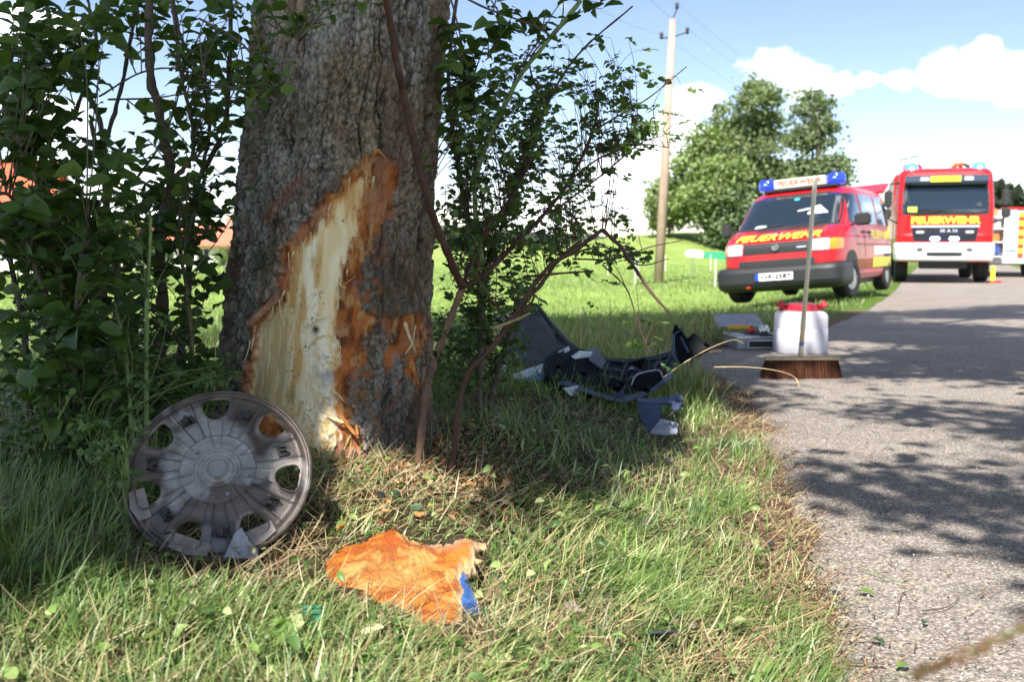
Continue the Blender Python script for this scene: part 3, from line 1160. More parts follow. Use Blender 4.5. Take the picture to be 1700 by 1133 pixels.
def shrub(name, label, stems, targets, twn, leafn, lsize, lw, base, stem_mats, leafobj, group=None, lastlen=0.3, droop=0.06, twr=0.0017, toward=0.5, rose=False, twig_mat=None):
    """stems: list of (pts3d, r0, r1, material index); targets: (n,3) twig ends"""
    p0 = stems[0][0][0]
    g = Vector((p0[0], p0[1], rz(p0[0], p0[1])))
    root = empty(name, g, label, 'shrub', group)
    allp = []
    for (pts, r0, r1, mi) in stems:
        cp = catmull(pts, 8)
        mb = MB()
        rr = [(r0 + (r1 - r0) * i / (len(cp) - 1)) * (1 + 0.12 * math.sin(i * 1.7) + random.uniform(-.06, .06)) for i in range(len(cp))]
        mb.tube([p - g + Vector((random.uniform(-1, 1), random.uniform(-1, 1), 0)) * rr[i] * 0.25 for i, p in enumerate(cp)], rr, 9)
        mb.obj('stem', stem_mats[mi], root, smooth=True)
        allp += [tuple(p) for p in cp[1:]]
    sp = np.array(allp)
    tw = MB()
    LC, LA, LN, LL = [], [], [], []
    for T in targets:
        T = np.array(T)
        d = np.linalg.norm((sp - T) * [1, 1, 0.8] + [0, 0, 0.10], axis=1)
        k = np.argsort(d)[:6]
        s = sp[random.choice(list(k))]
        dirv = T - s
        L_ = np.linalg.norm(dirv)
        if L_ < 0.02:
            continue
        mid = (s + T) / 2 + np.array([random.uniform(-.05, .05), random.uniform(-.05, .05), droop + random.uniform(-.03, .05)]) * min(1, L_ * 2)
        cp = catmull([Vector(s), Vector(mid), Vector(T)], 6)
        tw.tube([p - g for p in cp], list(np.linspace(twr * 1.5, twr * 0.5, len(cp))), 4, caps=False)
        n = leafn if not callable(leafn) else leafn()
        tt = np.linspace(max(0.08, 1 - lastlen / max(L_, .05)), 1.0, n)
        for q, t in enumerate(tt):
            f = t * (len(cp) - 1)
            i = min(int(f), len(cp) - 2)
            p = cp[i].lerp(cp[i + 1], f - i)
            tn = (cp[i + 1] - cp[i]).normalized()
            side = tn.cross(Vector((0, 0, 1)))
            if side.length < 1e-3:
                side = Vector((1, 0, 0))
            side.normalize()
            sg = 1 if q % 2 else -1
            ax = tn * 0.5 + side * sg * 0.9 + Vector((random.gauss(0, .3), random.gauss(0, .3), random.gauss(-.15, .3)))
            if rose:
                ax.normalize()
                ln2 = lsize * random.uniform(1.4, 2.0)
                nl = 5
                petN = np.array([random.gauss(0, .5), random.gauss(-toward, .5), 1.0])
                for j in range(nl):
                    tj = (0.45, 0.45, 0.75, 0.75, 1.0)[j]
                    pj = p + ax * ln2 * tj
                    sd = Vector(np.cross(petN, np.array(ax))).normalized()
                    aj = ax if j == 4 else (ax * 0.35 + sd * (1 if j % 2 else -1))
                    LC.append(tuple(pj))
                    LA.append(tuple(aj))
                    LN.append(tuple(petN + rng.normal(size=3) * .3))
                    LL.append(lsize * random.uniform(.6, 1.05))
                tw.tube([p - g, p + ax * ln2 - g], [0.0007, 0.0005], 3, caps=False)
            else:
                LC.append(tuple(p))
                LA.append(tuple(ax))
                LN.append((random.gauss(0, .55), random.gauss(-toward, .55), 1.0))
                LL.append(lsize * random.uniform(.4, 1.25))
    tw.obj('twigs', twig_mat or stem_mats[0], root, smooth=True)['kind'] = 'stuff'
    LC, LA, LN, LL = map(np.array, (LC, LA, LN, LL))
    px, py, f = project(LC[:, 0], LC[:, 1], LC[:, 2])
    inside = (px > 5) & (px < 1695) & (py > 5) & (py < 1128)
    score = LL / np.maximum(f, .1) * inside
    order = np.argsort(-score)
    pick = order[:290]
    rest = order[290:]
    gv = np.array(g)
    shared = [shared_leaf_mesh(leafobj, lw * wv, cv) for wv, cv in ((0.85, 1.0), (1.0, 2.4), (1.12, .5), (.95, 3.4), (1.05, 1.6))]
    for i in pick:
        A = unit(LA[i])
        B = unit(np.cross(LN[i], A))
        W = np.cross(A, B)
        o = link('leaf', shared[int(i) % 5], root)
        M = Matrix(((A[0], B[0], W[0]), (A[1], B[1], W[1]), (A[2], B[2], W[2]))) * LL[i]
        M = M.to_4x4()
        M.translation = Vector(LC[i] - gv)
        o.matrix_basis = M
    if len(rest):
        me = leaf_mesh('foliage', LC[rest] - gv, LA[rest], LN[rest], LL[rest], LL[rest] * lw, leafcols(len(rest), base), LEAFM)
        tagit(link('foliage', me, root), kind='stuff')
    return root


_sl = {}


def shared_leaf_mesh(m, wr, cv=1.0):
    k = (m.name, round(wr, 3), cv)
    if k not in _sl:
        V = LT_V.copy()
        V[:, 1] *= wr
        V[:, 2] *= cv
        _sl[k] = npmesh('leaf', V, LT_F, m, None, smooth=False)
    return _sl[k]


def sample_regions(regs, dr):
    """regs: list of (polygon in photo pixels, count); dr: depth range -> world points"""
    out = []
    for poly, n in regs:
        a = np.array(poly)
        lo, hi = a.min(0), a.max(0)
        k = 0
        while k < n:
            x, y = random.uniform(lo[0], hi[0]), random.uniform(lo[1], hi[1])
            if inpoly(x, y, poly):
                out.append(P(x, y, random.uniform(*dr)))
                k += 1
    return out


BARK1 = mat('shrub_bark', (0.115, 0.088, 0.066), 0.9, var=0.45, vscale=30, bump=0.7, bscale=110)
BARK2 = mat('lichened_bark', (0.085, 0.07, 0.055), 0.9, var=0.75, vscale=26, var2=(0.26, 0.24, 0.06), bump=0.7, bscale=110)
REDST = mat('reddish_stem', (0.070, 0.033, 0.024), 0.55, var=0.4, vscale=24, bump=0.3, bscale=90, spec=0.3)
CANE = mat('green_cane', (0.15, 0.22, 0.06), 0.5, var=0.3, vscale=18)
TWG = mat('grey_twig', (0.13, 0.105, 0.08), 0.85, var=0.3, vscale=20)


def sp(lst, d0, d1=None):
    d1 = d0 if d1 is None else d1
    n = len(lst)
    return [P(a, b, d0 + (d1 - d0) * i / (n - 1)) for i, (a, b) in enumerate(lst)]


def grounded(pts):
    p = pts[0].copy()
    p.z = gzf(p.x, p.y) - 0.05
    return [p] + pts[1:]


def build_shrubs():
    # left hedge shrubs
    A_st = [
        (grounded(sp([(150, 820), (140, 690), (110, 560), (95, 440), (85, 340), (40, 270), (-40, 180)], 3.0, 3.3)), .020, .010, 1),
        (grounded(sp([(160, 820), (135, 700), (118, 580), (100, 470), (60, 300), (0, 210)], 2.9, 2.7)), .016, .007, 1),
        (grounded(sp([(60, 850), (50, 700), (40, 560), (10, 400), (-30, 250)], 3.1, 3.2)), .014, .006, 0),
        (grounded(sp([(175, 820), (165, 600), (175, 430), (178, 330), (172, 250), (158, 180), (100, 90), (70, -20)], 3.3, 3.6)), .013, .007, 0),
        (grounded(sp([(140, 830), (118, 600), (60, 450), (20, 330), (-20, 330)], 2.7, 2.5)), .009, .004, 0),
        (grounded(sp([(130, 820), (124, 640), (128, 500), (140, 400), (146, 370)], 2.6, 2.55)), .006, .004, 0),
        (sp([(172, 250), (200, 150), (218, 60), (232, -20)], 3.5, 3.4), .008, .005, 0),
        (sp([(120, 200), (160, 90), (150, 20), (140, -30)], 3.4, 3.5), .008, .004, 0),
    ]
    A_r = [([(-20, 0), (200, 0), (180, 80), (100, 100), (-20, 90)], 48), ([(-20, 90), (150, 100), (165, 200), (-20, 220)], 22),
           ([(-20, 200), (235, 235), (235, 330), (-20, 420)], 58), ([(-20, 330), (240, 330), (250, 560), (-20, 560)], 115),
           ([(-20, 540), (245, 540), (225, 800), (-20, 840)], 115)]
    shrub('hedge_shrub', 'broad-leaved hedge shrub with lichened stems at the far left edge', A_st, sample_regions(A_r, (2.45, 3.5)), 0, lambda: random.randint(6, 10),
          0.062, 0.74, (0.060, 0.112, 0.026), [BARK1, BARK2], LEAFOBJ, twig_mat=TWG)
    B_st = [
        (grounded(sp([(300, 800), (268, 640), (270, 500), (265, 390), (283, 300), (268, 200), (248, 110), (250, -20)], 3.3, 3.2)), .021, .013, 0),
        (sp([(283, 300), (300, 285), (318, 262), (326, 262)], 3.25, 3.2), .010, .006, 1),
        (sp([(322, 268), (318, 200), (300, 120), (290, 40), (282, -20)], 3.2, 3.2), .007, .004, 0),
        (grounded(sp([(290, 800), (300, 600), (312, 470), (318, 380), (330, 300), (370, 220), (380, 120), (384, -20)], 3.4, 3.6)), .015, .007, 0),
        (sp([(335, 290), (348, 200), (330, 120), (300, 60), (285, -20)], 3.5, 3.6), .008, .005, 0),
        (grounded(sp([(318, 700), (318, 560), (305, 450), (300, 420), (290, 380)], 3.0, 3.1)), .008, .004, 1),
        (grounded(sp([(180, 820), (200, 600), (190, 430), (172, 300), (150, 200)], 3.5, 3.7)), .012, .008, 0),
        (sp([(200, 330), (260, 250), (290, 180), (310, 90)], 3.5, 3.8), .005, .003, 0),
        (sp([(165, 160), (235, 120), (300, 115), (380, 145), (470, 152)], 3.1, 2.75), .0030, .0018, 0),
        (sp([(180, 165), (260, 162), (350, 148), (430, 152)], 2.9, 2.72), .0030, .0015, 0),
        (sp([(240, 380), (200, 430), (195, 500), (208, 560)], 2.7, 2.7), .0035, .0025, 0),
    ]
    B_r = [([(150, -10), (400, -10), (400, 60), (340, 110), (240, 20), (150, 40)], 34), ([(270, 60), (420, 60), (420, 200), (360, 240), (300, 160)], 38),
           ([(210, 210), (430, 180), (410, 330), (230, 310)], 24), ([(180, 290), (400, 290), (395, 390), (200, 400)], 55),
           ([(180, 390), (270, 390), (270, 700), (200, 700)], 90), ([(270, 400), (385, 420), (380, 640), (290, 680)], 24), ([(180, 640), (400, 600), (400, 700), (200, 760)], 40)]
    shrub('hedge_shrub', 'broad-leaved hedge shrub with two thick dark stems just left of the tree trunk', B_st, sample_regions(B_r, (2.9, 3.9)), 0,
          lambda: random.randint(4, 7), 0.056, 0.80, (0.060, 0.112, 0.026), [BARK1, BARK2], LEAFOBJ, twig_mat=TWG)
    # leaves hanging before the trunk's upper left
    C_st = [(sp([(330, 30), (400, 70), (440, 130), (470, 180)], 3.0, 2.75), .0035, .0015, 0), (sp([(360, -20), (420, 20), (480, 60), (500, 60)], 2.9, 2.7), .003, .001, 0),
            (sp([(330, 140), (400, 145), (470, 150)], 2.9, 2.75), .0025, .001, 0)]
    C_r = [([(380, -10), (500, -10), (490, 120), (420, 110)], 16), ([(385, 90), (470, 90), (470, 180), (400, 170)], 11), ([(500, -10), (640, -10), (620, 30), (520, 50)], 5)]
    shrub('overhanging_branch', 'thin leafy branch hanging in front of the upper left of the trunk', C_st, sample_regions(C_r, (2.65, 2.9)), 0, 5, 0.040, 0.75,
          (0.055, 0.10, 0.022), [TWG, BARK2], mat('young_leaf_single', (0.085, 0.15, 0.03), 0.4, spec=0.4, trans=0.4, objrand=0.35), lastlen=0.16, twig_mat=TWG)
    # upright green rose canes behind the wheel cover
    def cane(label, pts, d0, d1, r, rg, ct):
        st = [(grounded(sp(pts, d0, d1)), r, r * 0.55, 0)]
        o = shrub('wild_rose_cane', label, st, sample_regions(rg, (min(d0, d1) - .08, max(d0, d1) + .1)), 0, 2, 0.021, 0.62, (0.06, 0.11, 0.03), [CANE, CANE], LEAFOBJ2,
              rose=True, lastlen=0.08, twr=0.0012, twig_mat=CANE, group='upright green rose canes by the wheel cover')
        # thorns
        mb = MB()
        cp = catmull(st[0][0], 8)
        for i in range(2, len(cp) - 1, 2):
            p = cp[i] - o.location
            a = random.uniform(0, 2 * PI)
            dd = Vector((math.cos(a), math.sin(a) * .6, -.35)).normalized()
            mb.tube([p, p + dd * (r + 0.009)], [0.0025, 0.0003], 4)
        mb.obj('thorns', CANE, o)
        return o
    cane('tall pale green thorny cane rising left of the trunk behind the wheel cover', [(238, 720), (243, 560), (246, 470), (250, 380), (248, 350)], 2.62, 2.7, .0065,
         [([(170, 340), (280, 350), (280, 470), (180, 430)], 7), ([(200, 500), (280, 520), (270, 640), (190, 620)], 9)], 1)
    cane('shorter dull green thorny cane leaning left of the tall pale one', [(222, 730), (214, 640), (202, 560), (190, 500)], 2.6, 2.7, .0068,
         [([(140, 470), (230, 490), (230, 600), (160, 600)], 9)], 1)
    cane('low green cane arching before the left rim of the wheel cover', [(213, 950), (212, 850), (214, 800), (200, 740), (150, 770)], 2.12, 2.2, .0045,
         [([(170, 690), (230, 700), (235, 800), (170, 790)], 8), ([(120, 700), (180, 700), (180, 790), (120, 780)], 6)], 1)
    U_r = [([(0, 600), (210, 600), (200, 790), (0, 800)], 45), ([(150, 620), (400, 600), (400, 660), (220, 690)], 30)]
    U_st = [(grounded(sp([(60, 840), (70, 760), (120, 650)], 2.6, 2.5)), .005, .003, 0), (grounded(sp([(160, 840), (150, 740), (60, 640)], 2.5, 2.6)), .004, .002, 0),
            (grounded(sp([(330, 700), (340, 650), (370, 600)], 2.9, 2.9)), .004, .002, 0)]
    shrub('bramble', 'low bramble of small toothed leaves at the foot of the hedge', U_st, sample_regions(U_r, (2.4, 3.0)), 0, 2, 0.026, 0.65, (0.05, 0.092, 0.03), [CANE, CANE], LEAFOBJ2,
          rose=True, lastlen=0.10, twr=0.0012, twig_mat=CANE)

    # right of the trunk: reddish barked rose with arching stems
    D = [
        (grounded(sp([(692, 735), (706, 660), (732, 570), (768, 478)], 2.95, 3.02)), .0125, .0105, 1),
        (sp([(768, 478), (742, 420), (715, 350), (690, 250), (668, 150), (652, 60), (640, -20)], 3.0, 2.62), .0125, .0095, 0),
        (sp([(768, 475), (800, 460), (860, 400), (900, 360), (945, 300), (985, 215), (995, 150)], 3.02, 3.3), .009, .0045, 0),
        (sp([(768, 475), (785, 430), (812, 380), (870, 290), (905, 180), (960, 90), (1050, 10)], 3.05, 3.6), .0075, .003, 0),
        (grounded(sp([(745, 700), (770, 640), (815, 580), (850, 530), (905, 450), (955, 415), (1000, 382)], 2.9, 2.95)), .0090, .0062, 0),
        (sp([(1000, 382), (1030, 410), (1060, 455), (1085, 490), (1112, 520)], 2.95, 2.85), .0065, .0035, 0),
        (sp([(850, 530), (880, 505), (888, 490)], 2.93, 2.9), .005, .003, 0),
        (sp([(830, 515), (810, 490), (790, 455)], 2.9, 2.85), .004, .002, 0),
        (sp([(820, 545), (860, 530), (880, 520)], 2.9, 2.85), .005, .003, 2),
        (sp([(870, 460), (920, 455), (985, 450)], 2.95, 2.8), .004, .0025, 0),
        (sp([(945, 300), (1000, 260), (1060, 240), (1110, 245)], 3.15, 3.2), .0035, .0015, 0),
        (sp([(920, 350), (1000, 290), (1060, 240), (1100, 225)], 3.1, 3.1), .0035, .0015, 0),
        (sp([(980, 220), (1030, 190), (1080, 160), (1140, 110)], 3.25, 3.2), .0035, .0015, 0),
        (sp([(950, 430), (1020, 430), (1080, 410), (1130, 400)], 2.95, 3.0), .003, .0015, 0),
        (sp([(905, 180), (880, 100), (930, 40), (935, -10)], 3.5, 3.5), .004, .002, 0),
        (sp([(1000, 440), (1040, 480), (1060, 540), (1080, 590)], 2.95, 2.9), .0025, .0012, 0),
    ]
    D_r = [([(740, 100), (960, 120), (980, 300), (900, 420), (740, 400)], 100), ([(900, 60), (1060, 60), (1080, 260), (960, 300)], 66),
           ([(740, 380), (900, 380), (860, 480), (740, 480)], 22), ([(930, 330), (1030, 320), (1030, 400), (940, 470)], 22),
           ([(1000, 200), (1140, 100), (1130, 250), (1010, 260)], 14), ([(960, 430), (1010, 430), (1000, 510), (960, 500)], 3), ([(1040, 440), (1120, 460), (1090, 600), (1050, 580)], 4)]
    shrub('wild_rose', 'wild rose with reddish forked stems and a snapped arching branch right of the trunk', D, sample_regions(D_r, (2.85, 3.5)), 0, 2, 0.028, 0.74, (0.078, 0.145, 0.038),
          [REDST, mat('frayed_stem', (0.15, 0.085, 0.055), 0.7, var=0.5, vscale=16, bump=0.5, bscale=60), mat('peeled_twig', (0.30, 0.26, 0.10), 0.7)], LEAFOBJ2,
          rose=True, lastlen=0.16, twr=0.0011, toward=.2, twig_mat=REDST)
    # hawthorn behind it, dense small leaves
    Hs = [
        (grounded(sp([(790, 640), (800, 540), (790, 430), (770, 330), (752, 220), (745, 120), (760, -20)], 3.7, 3.9)), .014, .007, 0),
        (grounded(sp([(800, 640), (850, 540), (900, 470), (930, 430), (965, 400)], 3.8, 3.9)), .011, .006, 0),
        (sp([(800, 480), (830, 380), (860, 300), (890, 210), (915, 160)], 3.8, 3.9), .009, .005, 1),
        (sp([(775, 350), (790, 270), (830, 200), (860, 120), (900, 60)], 3.85, 3.9), .006, .003, 1),
        (sp([(800, 440), (790, 300), (850, 150), (900, 80), (965, 0)], 3.3, 3.2), .008, .0065, 2),
        (sp([(930, 430), (1000, 410), (1060, 440), (1110, 430)], 3.9, 3.9), .004, .002, 0),
    ]
    H_r = [([(730, 130), (900, 200), (960, 330), (900, 400), (730, 420)], 215), ([(725, 360), (860, 370), (880, 480), (760, 530), (725, 480)], 100),
           ([(800, 60), (960, 100), (940, 250), (800, 200)], 60), ([(960, 380), (1090, 400), (1080, 450), (980, 440)], 14), ([(740, 500), (900, 500), (900, 600), (740, 620)], 60)]
    shrub('hawthorn', 'dense small-leaved hawthorn growing close behind the reddish rose stems', Hs, sample_regions(H_r, (3.6, 4.2)), 0, lambda: random.randint(6, 9), 0.034, 0.78,
          (0.058, 0.112, 0.03), [BARK1, REDST, CANE], mat('hawthorn_leaf_single', (0.065, 0.125, 0.032), 0.42, spec=0.35, trans=0.25, objrand=0.4), lastlen=0.24, twr=0.0012, toward=.1, twig_mat=BARK1)
    # bigger tree leaves hanging in at the top, right of the trunk
    E_st = [(sp([(700, -60), (750, -20), (800, 10), (880, 40), (915, 60)], 3.1, 3.2), .005, .002, 0), (sp([(740, -30), (760, 40), (775, 120), (790, 180)], 3.1, 3.2), .003, .002, 0),
            (sp([(830, 60), (815, 90), (806, 100)], 3.15, 3.15), .003, .002, 0)]
    E_r = [([(730, -20), (850, -20), (840, 70), (740, 150)], 15), ([(840, 10), (930, 20), (920, 75), (850, 60)], 7), ([(735, 100), (810, 120), (800, 220), (735, 230)], 12), ([(970, -20), (1010, -20), (1000, 20)], 2)]
    shrub('overhanging_branch', 'large-leaved branch hanging into the top of the view right of the trunk', E_st, sample_regions(E_r, (3.0, 3.4)), 0, 6, 0.062, 0.7,
          (0.045, 0.085, 0.018), [BARK1], LEAFOBJ, lastlen=0.2, twig_mat=TWG)
    # dark undergrowth behind the wreckage
    Q_st = [(grounded(sp([(760, 640), (770, 590), (800, 540)], 3.9, 3.9)), .004, .002, 0), (grounded(sp([(720, 640), (730, 590), (740, 540)], 3.8, 3.8)), .004, .002, 0)]
    Q_r = [([(715, 500), (830, 520), (830, 640), (715, 640)], 90)]
    shrub('undergrowth_plant', 'dark leafy undergrowth between the trunk foot and the broken bumper', Q_st, sample_regions(Q_r, (3.6, 4.2)), 0, 5, 0.030, 0.6, (0.035, 0.065, 0.02), [CANE], LEAFOBJ2, lastlen=.14, twig_mat=CANE)


build_shrubs()


# ------------------------------------------------------------------ grass
def blades(bx, by, bz, az, tilt, curve, ln, wd, seg, col, tipcol=None, twist=None):
    """vectorised curved grass blades"""
    n = len(bx)
    t = np.linspace(0, 1, seg + 1)
    ang = tilt[:, None] + curve[:, None] * t[None, :]
    st = ln[:, None] / seg
    dx = np.sin(ang)
    dz = np.cos(ang)
    rx = np.concatenate([np.zeros((n, 1)), np.cumsum((dx[:, :-1] + dx[:, 1:]) / 2 * st, 1)], 1)
    rz_ = np.concatenate([np.zeros((n, 1)), np.cumsum((dz[:, :-1] + dz[:, 1:]) / 2 * st, 1)], 1)
    ca, sa = np.cos(az), np.sin(az)
    cx = bx[:, None] + rx * ca[:, None]
    cy = by[:, None] + rx * sa[:, None]
    cz = bz[:, None] + rz_
    tw = rng.uniform(0, PI, n) if twist is None else twist
    sx = np.cos(az + PI / 2 + (tw - PI / 2) * 0.5)
    sy = np.sin(az + PI / 2 + (tw - PI / 2) * 0.5)
    w = wd[:, None] * (1 - t[None, :] ** 1.8) * 0.5 + 0.0001
    V = np.empty((n, seg + 1, 2, 3))
    for q, sg in ((0, -1), (1, 1)):
        V[:, :, q, 0] = cx + sg * w * sx[:, None]
        V[:, :, q, 1] = cy + sg * w * sy[:, None]
        V[:, :, q, 2] = cz + sg * w * 0.25
    k = (seg + 1) * 2
    f = np.array([(2 * i, 2 * i + 1, 2 * i + 3, 2 * i + 2) for i in range(seg)])
    F = (f[None] + (np.arange(n) * k)[:, None, None]).reshape(-1, 4)
    c = np.repeat(col[:, None, :], k, 1)
    tt = np.repeat(t, 2)[None, :, None]
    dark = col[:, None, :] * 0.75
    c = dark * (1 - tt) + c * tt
    if tipcol is not None:
        c = c * (1 - tt ** 3) + tipcol[:, None, :] * tt ** 3
    return V.reshape(-1, 3), F, c.reshape(-1, 3)


GRASSM = mat('grass_blade', rough=0.42, attr=True, spec=0.5, trans=0.27)
STRAWM = mat('dry_straw', rough=0.7, attr=True, spec=0.2, trans=0.15)

GREENS = np.array([(0.105, 0.185, 0.04), (0.135, 0.22, 0.05), (0.21, 0.29, 0.09), (0.07, 0.135, 0.035), (0.33, 0.37, 0.17)])
STRAWS = np.array([(0.42, 0.33, 0.19), (0.34, 0.25, 0.14), (0.50, 0.42, 0.27), (0.27, 0.16, 0.10), (0.40, 0.36, 0.18)])


def pick(tab, n, w_=None):
    i = rng.choice(len(tab), n, p=w_)
    return tab[i] * rng.uniform(0.55, 1.4, (n, 1))


def frustum_points(n, d0, d1, lo=-60, hi=1760, p=1.0):
    u = rng.random(n)
    d = d0 * (d1 / d0) ** (u ** p)
    px = rng.uniform(lo, hi, n)
    return (px - 850) / FPX * d * 1.02, d


def clear_of(x, y):
    """no grass inside the trunk, the case, canister"""
    ok = np.hypot(x - AX0.x, y - TR_D) > 0.36
    return ok


SLAB_PX = [(537, 942), (545, 915), (575, 905), (655, 878), (700, 896), (806, 892), (810, 915), (785, 945), (775, 976), (768, 1020), (795, 1060), (750, 1066), (735, 1042), (683, 1040), (655, 1015), (565, 1000), (543, 975)]


TUFTS = [(1080, 950, 34, 90, 26, .13, .24, .1, .75), (1320, 1060, 26, 60, 30, .12, .22, .5, .7), (1190, 790, 20, 40, 22, .12, .22, .9, .45), (930, 740, 22, 90, 30, .10, .20, 2.6, .5),
         (110, 900, 46, 120, 60, .16, .32, 1.2, .35), (330, 1080, 26, 120, 30, .08, .16, .4, .6), (900, 1080, 26, 130, 26, .10, .19, .3, .7), (1220, 700, 18, 40, 20, .12, .2, .6, .4),
         (1150, 1110, 18, 90, 16, .10, .18, 2.2, .6), (860, 920, 12, 60, 20, .08, .16, 2.8, .8), (150, 1080, 20, 100, 26, .10, .20, 2.4, .5), (990, 860, 18, 90, 26, .08, .16, .2, .7),
         (640, 1085, 12, 90, 16, .08, .15, 2.6, .6)]


def lowmask(px, py):
    m = sst(26, 0, sdpoly(px, py - 10, SLAB_PX))
    m = np.maximum(m, sst(35, 5, sdpoly(px, py, [(205, 880), (250, 960), (330, 990), (440, 985), (540, 900), (520, 820), (300, 850)])) * 1.12)
    m = np.maximum(m, 0.7 * sst(60, 0, np.hypot((px - 700) / 1.6, py - 850) - 60))
    return m


def build_grass():
    # --- near verge turf
    def zone(x, y):
        s = xedge(y) - x
        px, py, _ = project(x, y, gz(x, y))
        edge_bare = np.exp(-(np.clip(s, 0, 9) / 0.20) ** 2)
        strawy = 0.17 + 1.4 * (fbm(x * 2.6, y * 2.6, 3, 201) - 0.5)
        strawy = strawy + 0.75 * np.exp(-((px - 650) / 150) ** 2 - ((py - 810) / 75) ** 2)
        strawy = strawy + 0.45 * np.exp(-((px - 480) / 60) ** 2 - ((py - 880) / 50) ** 2)
        strawy = strawy + 0.35 * np.exp(-((px - 920) / 110) ** 2 - ((py - 930) / 50) ** 2)
        strawy = strawy + 0.5 * edge_bare + 0.3 * np.exp(-((px - 1180) / 70) ** 2 - ((py - 640) / 50) ** 2)
        strawy = strawy - 0.5 * sst(430, 200, px) * sst(1060, 900, py)
        strawy = strawy - 0.25 * np.exp(-((px - 1000) / 110) ** 2 - ((py - 720) / 50) ** 2)
        return s, px, py, np.clip(strawy, 0.03, 0.95), edge_bare
    for name, n, seg, kind in (('turf', 96000, 4, 0), ('dry grass litter', 70000, 3, 1)):
        x, y = frustum_points(n, 1.45, 9.0, p=1.12)
        s, px, py, sy_, eb = zone(x, y)
        u = rng.random(n)
        keep = (s > -0.03 + 0.10 * (rng.random(n) - .5) * (rng.random(n) < .4)) & clear_of(x, y)
        patch = fbm(x * 5, y * 5, 3, 230)
        if kind == 0:
            keep &= (u < (1 - sy_) * (1 - 0.8 * eb) * (0.55 + 0.9 * patch))
        else:
            keep &= (u < 0.25 + sy_)
        keep &= ~(sdpoly(px, py - 6, SLAB_PX) < -5)
        x, y, s, px, py = x[keep], y[keep], s[keep], px[keep], py[keep]
        n = len(x)
        z = gz(x, y) - 0.004
        sway = fbm(x * 1.4, y * 1.4, 2, 210) * 2 * PI * 1.5 + fbm(x * 0.8, y * 0.8, 2, 212) * 3
        az = sway + rng.normal(0, 0.9, n)
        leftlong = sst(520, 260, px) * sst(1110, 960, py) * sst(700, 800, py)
        if kind == 0:
            ln = rng.uniform(0.05, 0.16, n) * (0.7 + 0.7 * fbm(x * 3, y * 3, 2, 220)) * (1 + 0.45 * leftlong)
            big = np.exp(-((px - 1050) / 180) ** 2 - ((py - 960) / 90) ** 2) + np.exp(-((px - 1290) / 120) ** 2 - ((py - 1060) / 60) ** 2)
            ln = ln * 0.62 * (1 + 0.55 * big)
            tall = sst(4.4, 5.5, y)
            ln = ln * (1 + 0.8 * tall)
            low = lowmask(px, py)
            ln = ln * (1 - 0.62 * low)
            tilt = np.abs(rng.normal(0.85, 0.40, n)) * (1 - .45 * leftlong - .3 * tall) + 0.2 * big
            curve = rng.uniform(-0.2, 1.5, n)
            wd = rng.uniform(0.0016, 0.0042, n) * (1 + 0.6 * (rng.random(n) < .08)) * (1 + 0.10 * y)
            col = pick(GREENS, n)
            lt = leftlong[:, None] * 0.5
            col = col * (1 - lt) + np.array([0.045, 0.10, 0.028]) * lt  # shade over the long left grass put into its blade colour
            tip = np.where(rng.random((n, 1)) < 0.25, STRAWS[0] * 0.9, col * 1.1)
            pm = 0.55 + 0.9 * fbm(x * 7, y * 7, 3, 260)
            col = col * pm[:, None]
            tip = tip * pm[:, None]
            # coarse tufts sweeping one way
            for (tx, ty, k, spx, spy, l0, l1, ta, td) in TUFTS:
                for _ in range(int(k * .8)):
                    fx, fy = rng.normal(tx, spx), rng.normal(ty, spy)
                    if 190 < fx < 560 and 830 < fy < 1020 or lowmask(np.array([fx]), np.array([fy]))[0] > .1:
                        continue
                    q = PZ(fx, fy, .14)
                    if q.y < 1.2 or xedge(q.y) - q.x < 0.03:
                        continue
                    nb = int(rng.integers(12, 30))
                    bx_ = q.x + rng.normal(0, .016, nb)
                    by_ = q.y + rng.normal(0, .016, nb)
                    x = np.concatenate([x, bx_])
                    y = np.concatenate([y, by_])
                    z = np.concatenate([z, gz(bx_, by_) - .004])
                    a0 = rng.normal(ta, .5)
                    az = np.concatenate([az, rng.normal(a0, .45, nb)])
                    tilt = np.concatenate([tilt, np.clip(rng.normal(td, .25, nb), 0, 1.4)])
                    curve = np.concatenate([curve, rng.uniform(.2, 1.3, nb)])
                    ln = np.concatenate([ln, rng.uniform(l0, l1, nb) * .66])
                    wd = np.concatenate([wd, rng.uniform(.0022, .0042, nb) * (1 + .08 * q.y)])
                    gcol = GREENS[int(rng.integers(0, 4))] * rng.uniform(.8, 1.2, (nb, 1))
                    col = np.concatenate([col, gcol])
                    tip = np.concatenate([tip, gcol])
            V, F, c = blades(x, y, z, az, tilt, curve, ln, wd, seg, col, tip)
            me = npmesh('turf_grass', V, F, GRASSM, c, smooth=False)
            tagit(link('turf_grass', me), 'tangled green verge grass around the tree and along the road', 'grass', kind='stuff')
        else:
            ln = rng.uniform(0.03, 0.13, n)
            tilt = rng.uniform(0.9, 1.62, n)
            curve = rng.uniform(-0.5, 0.4, n)
            z = z + rng.random(n) ** 2 * 0.03
            az = rng.uniform(0, 2 * PI, n)
            wd = rng.uniform(0.0013, 0.0030, n) * (1 + 0.10 * y)
            col = pick(STRAWS, n)
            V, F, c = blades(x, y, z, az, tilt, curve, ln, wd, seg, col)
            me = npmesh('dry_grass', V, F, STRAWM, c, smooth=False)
            tagit(link('dry_grass', me), 'pale dry straw lying between the green verge grass', 'straw', kind='stuff')
    # --- broad flat leaves (clover, dandelion) among the turf
    n = 1500
    x, y = frustum_points(n, 1.5, 6.0)
    s = xedge(y) - x
    qx, qy, _ = project(x, y, gz(x, y))
    keep = (s > 0.08) & clear_of(x, y) & (sdpoly(qx, qy, SLAB_PX) > 12)
    x, y = x[keep], y[keep]
    n = len(x)
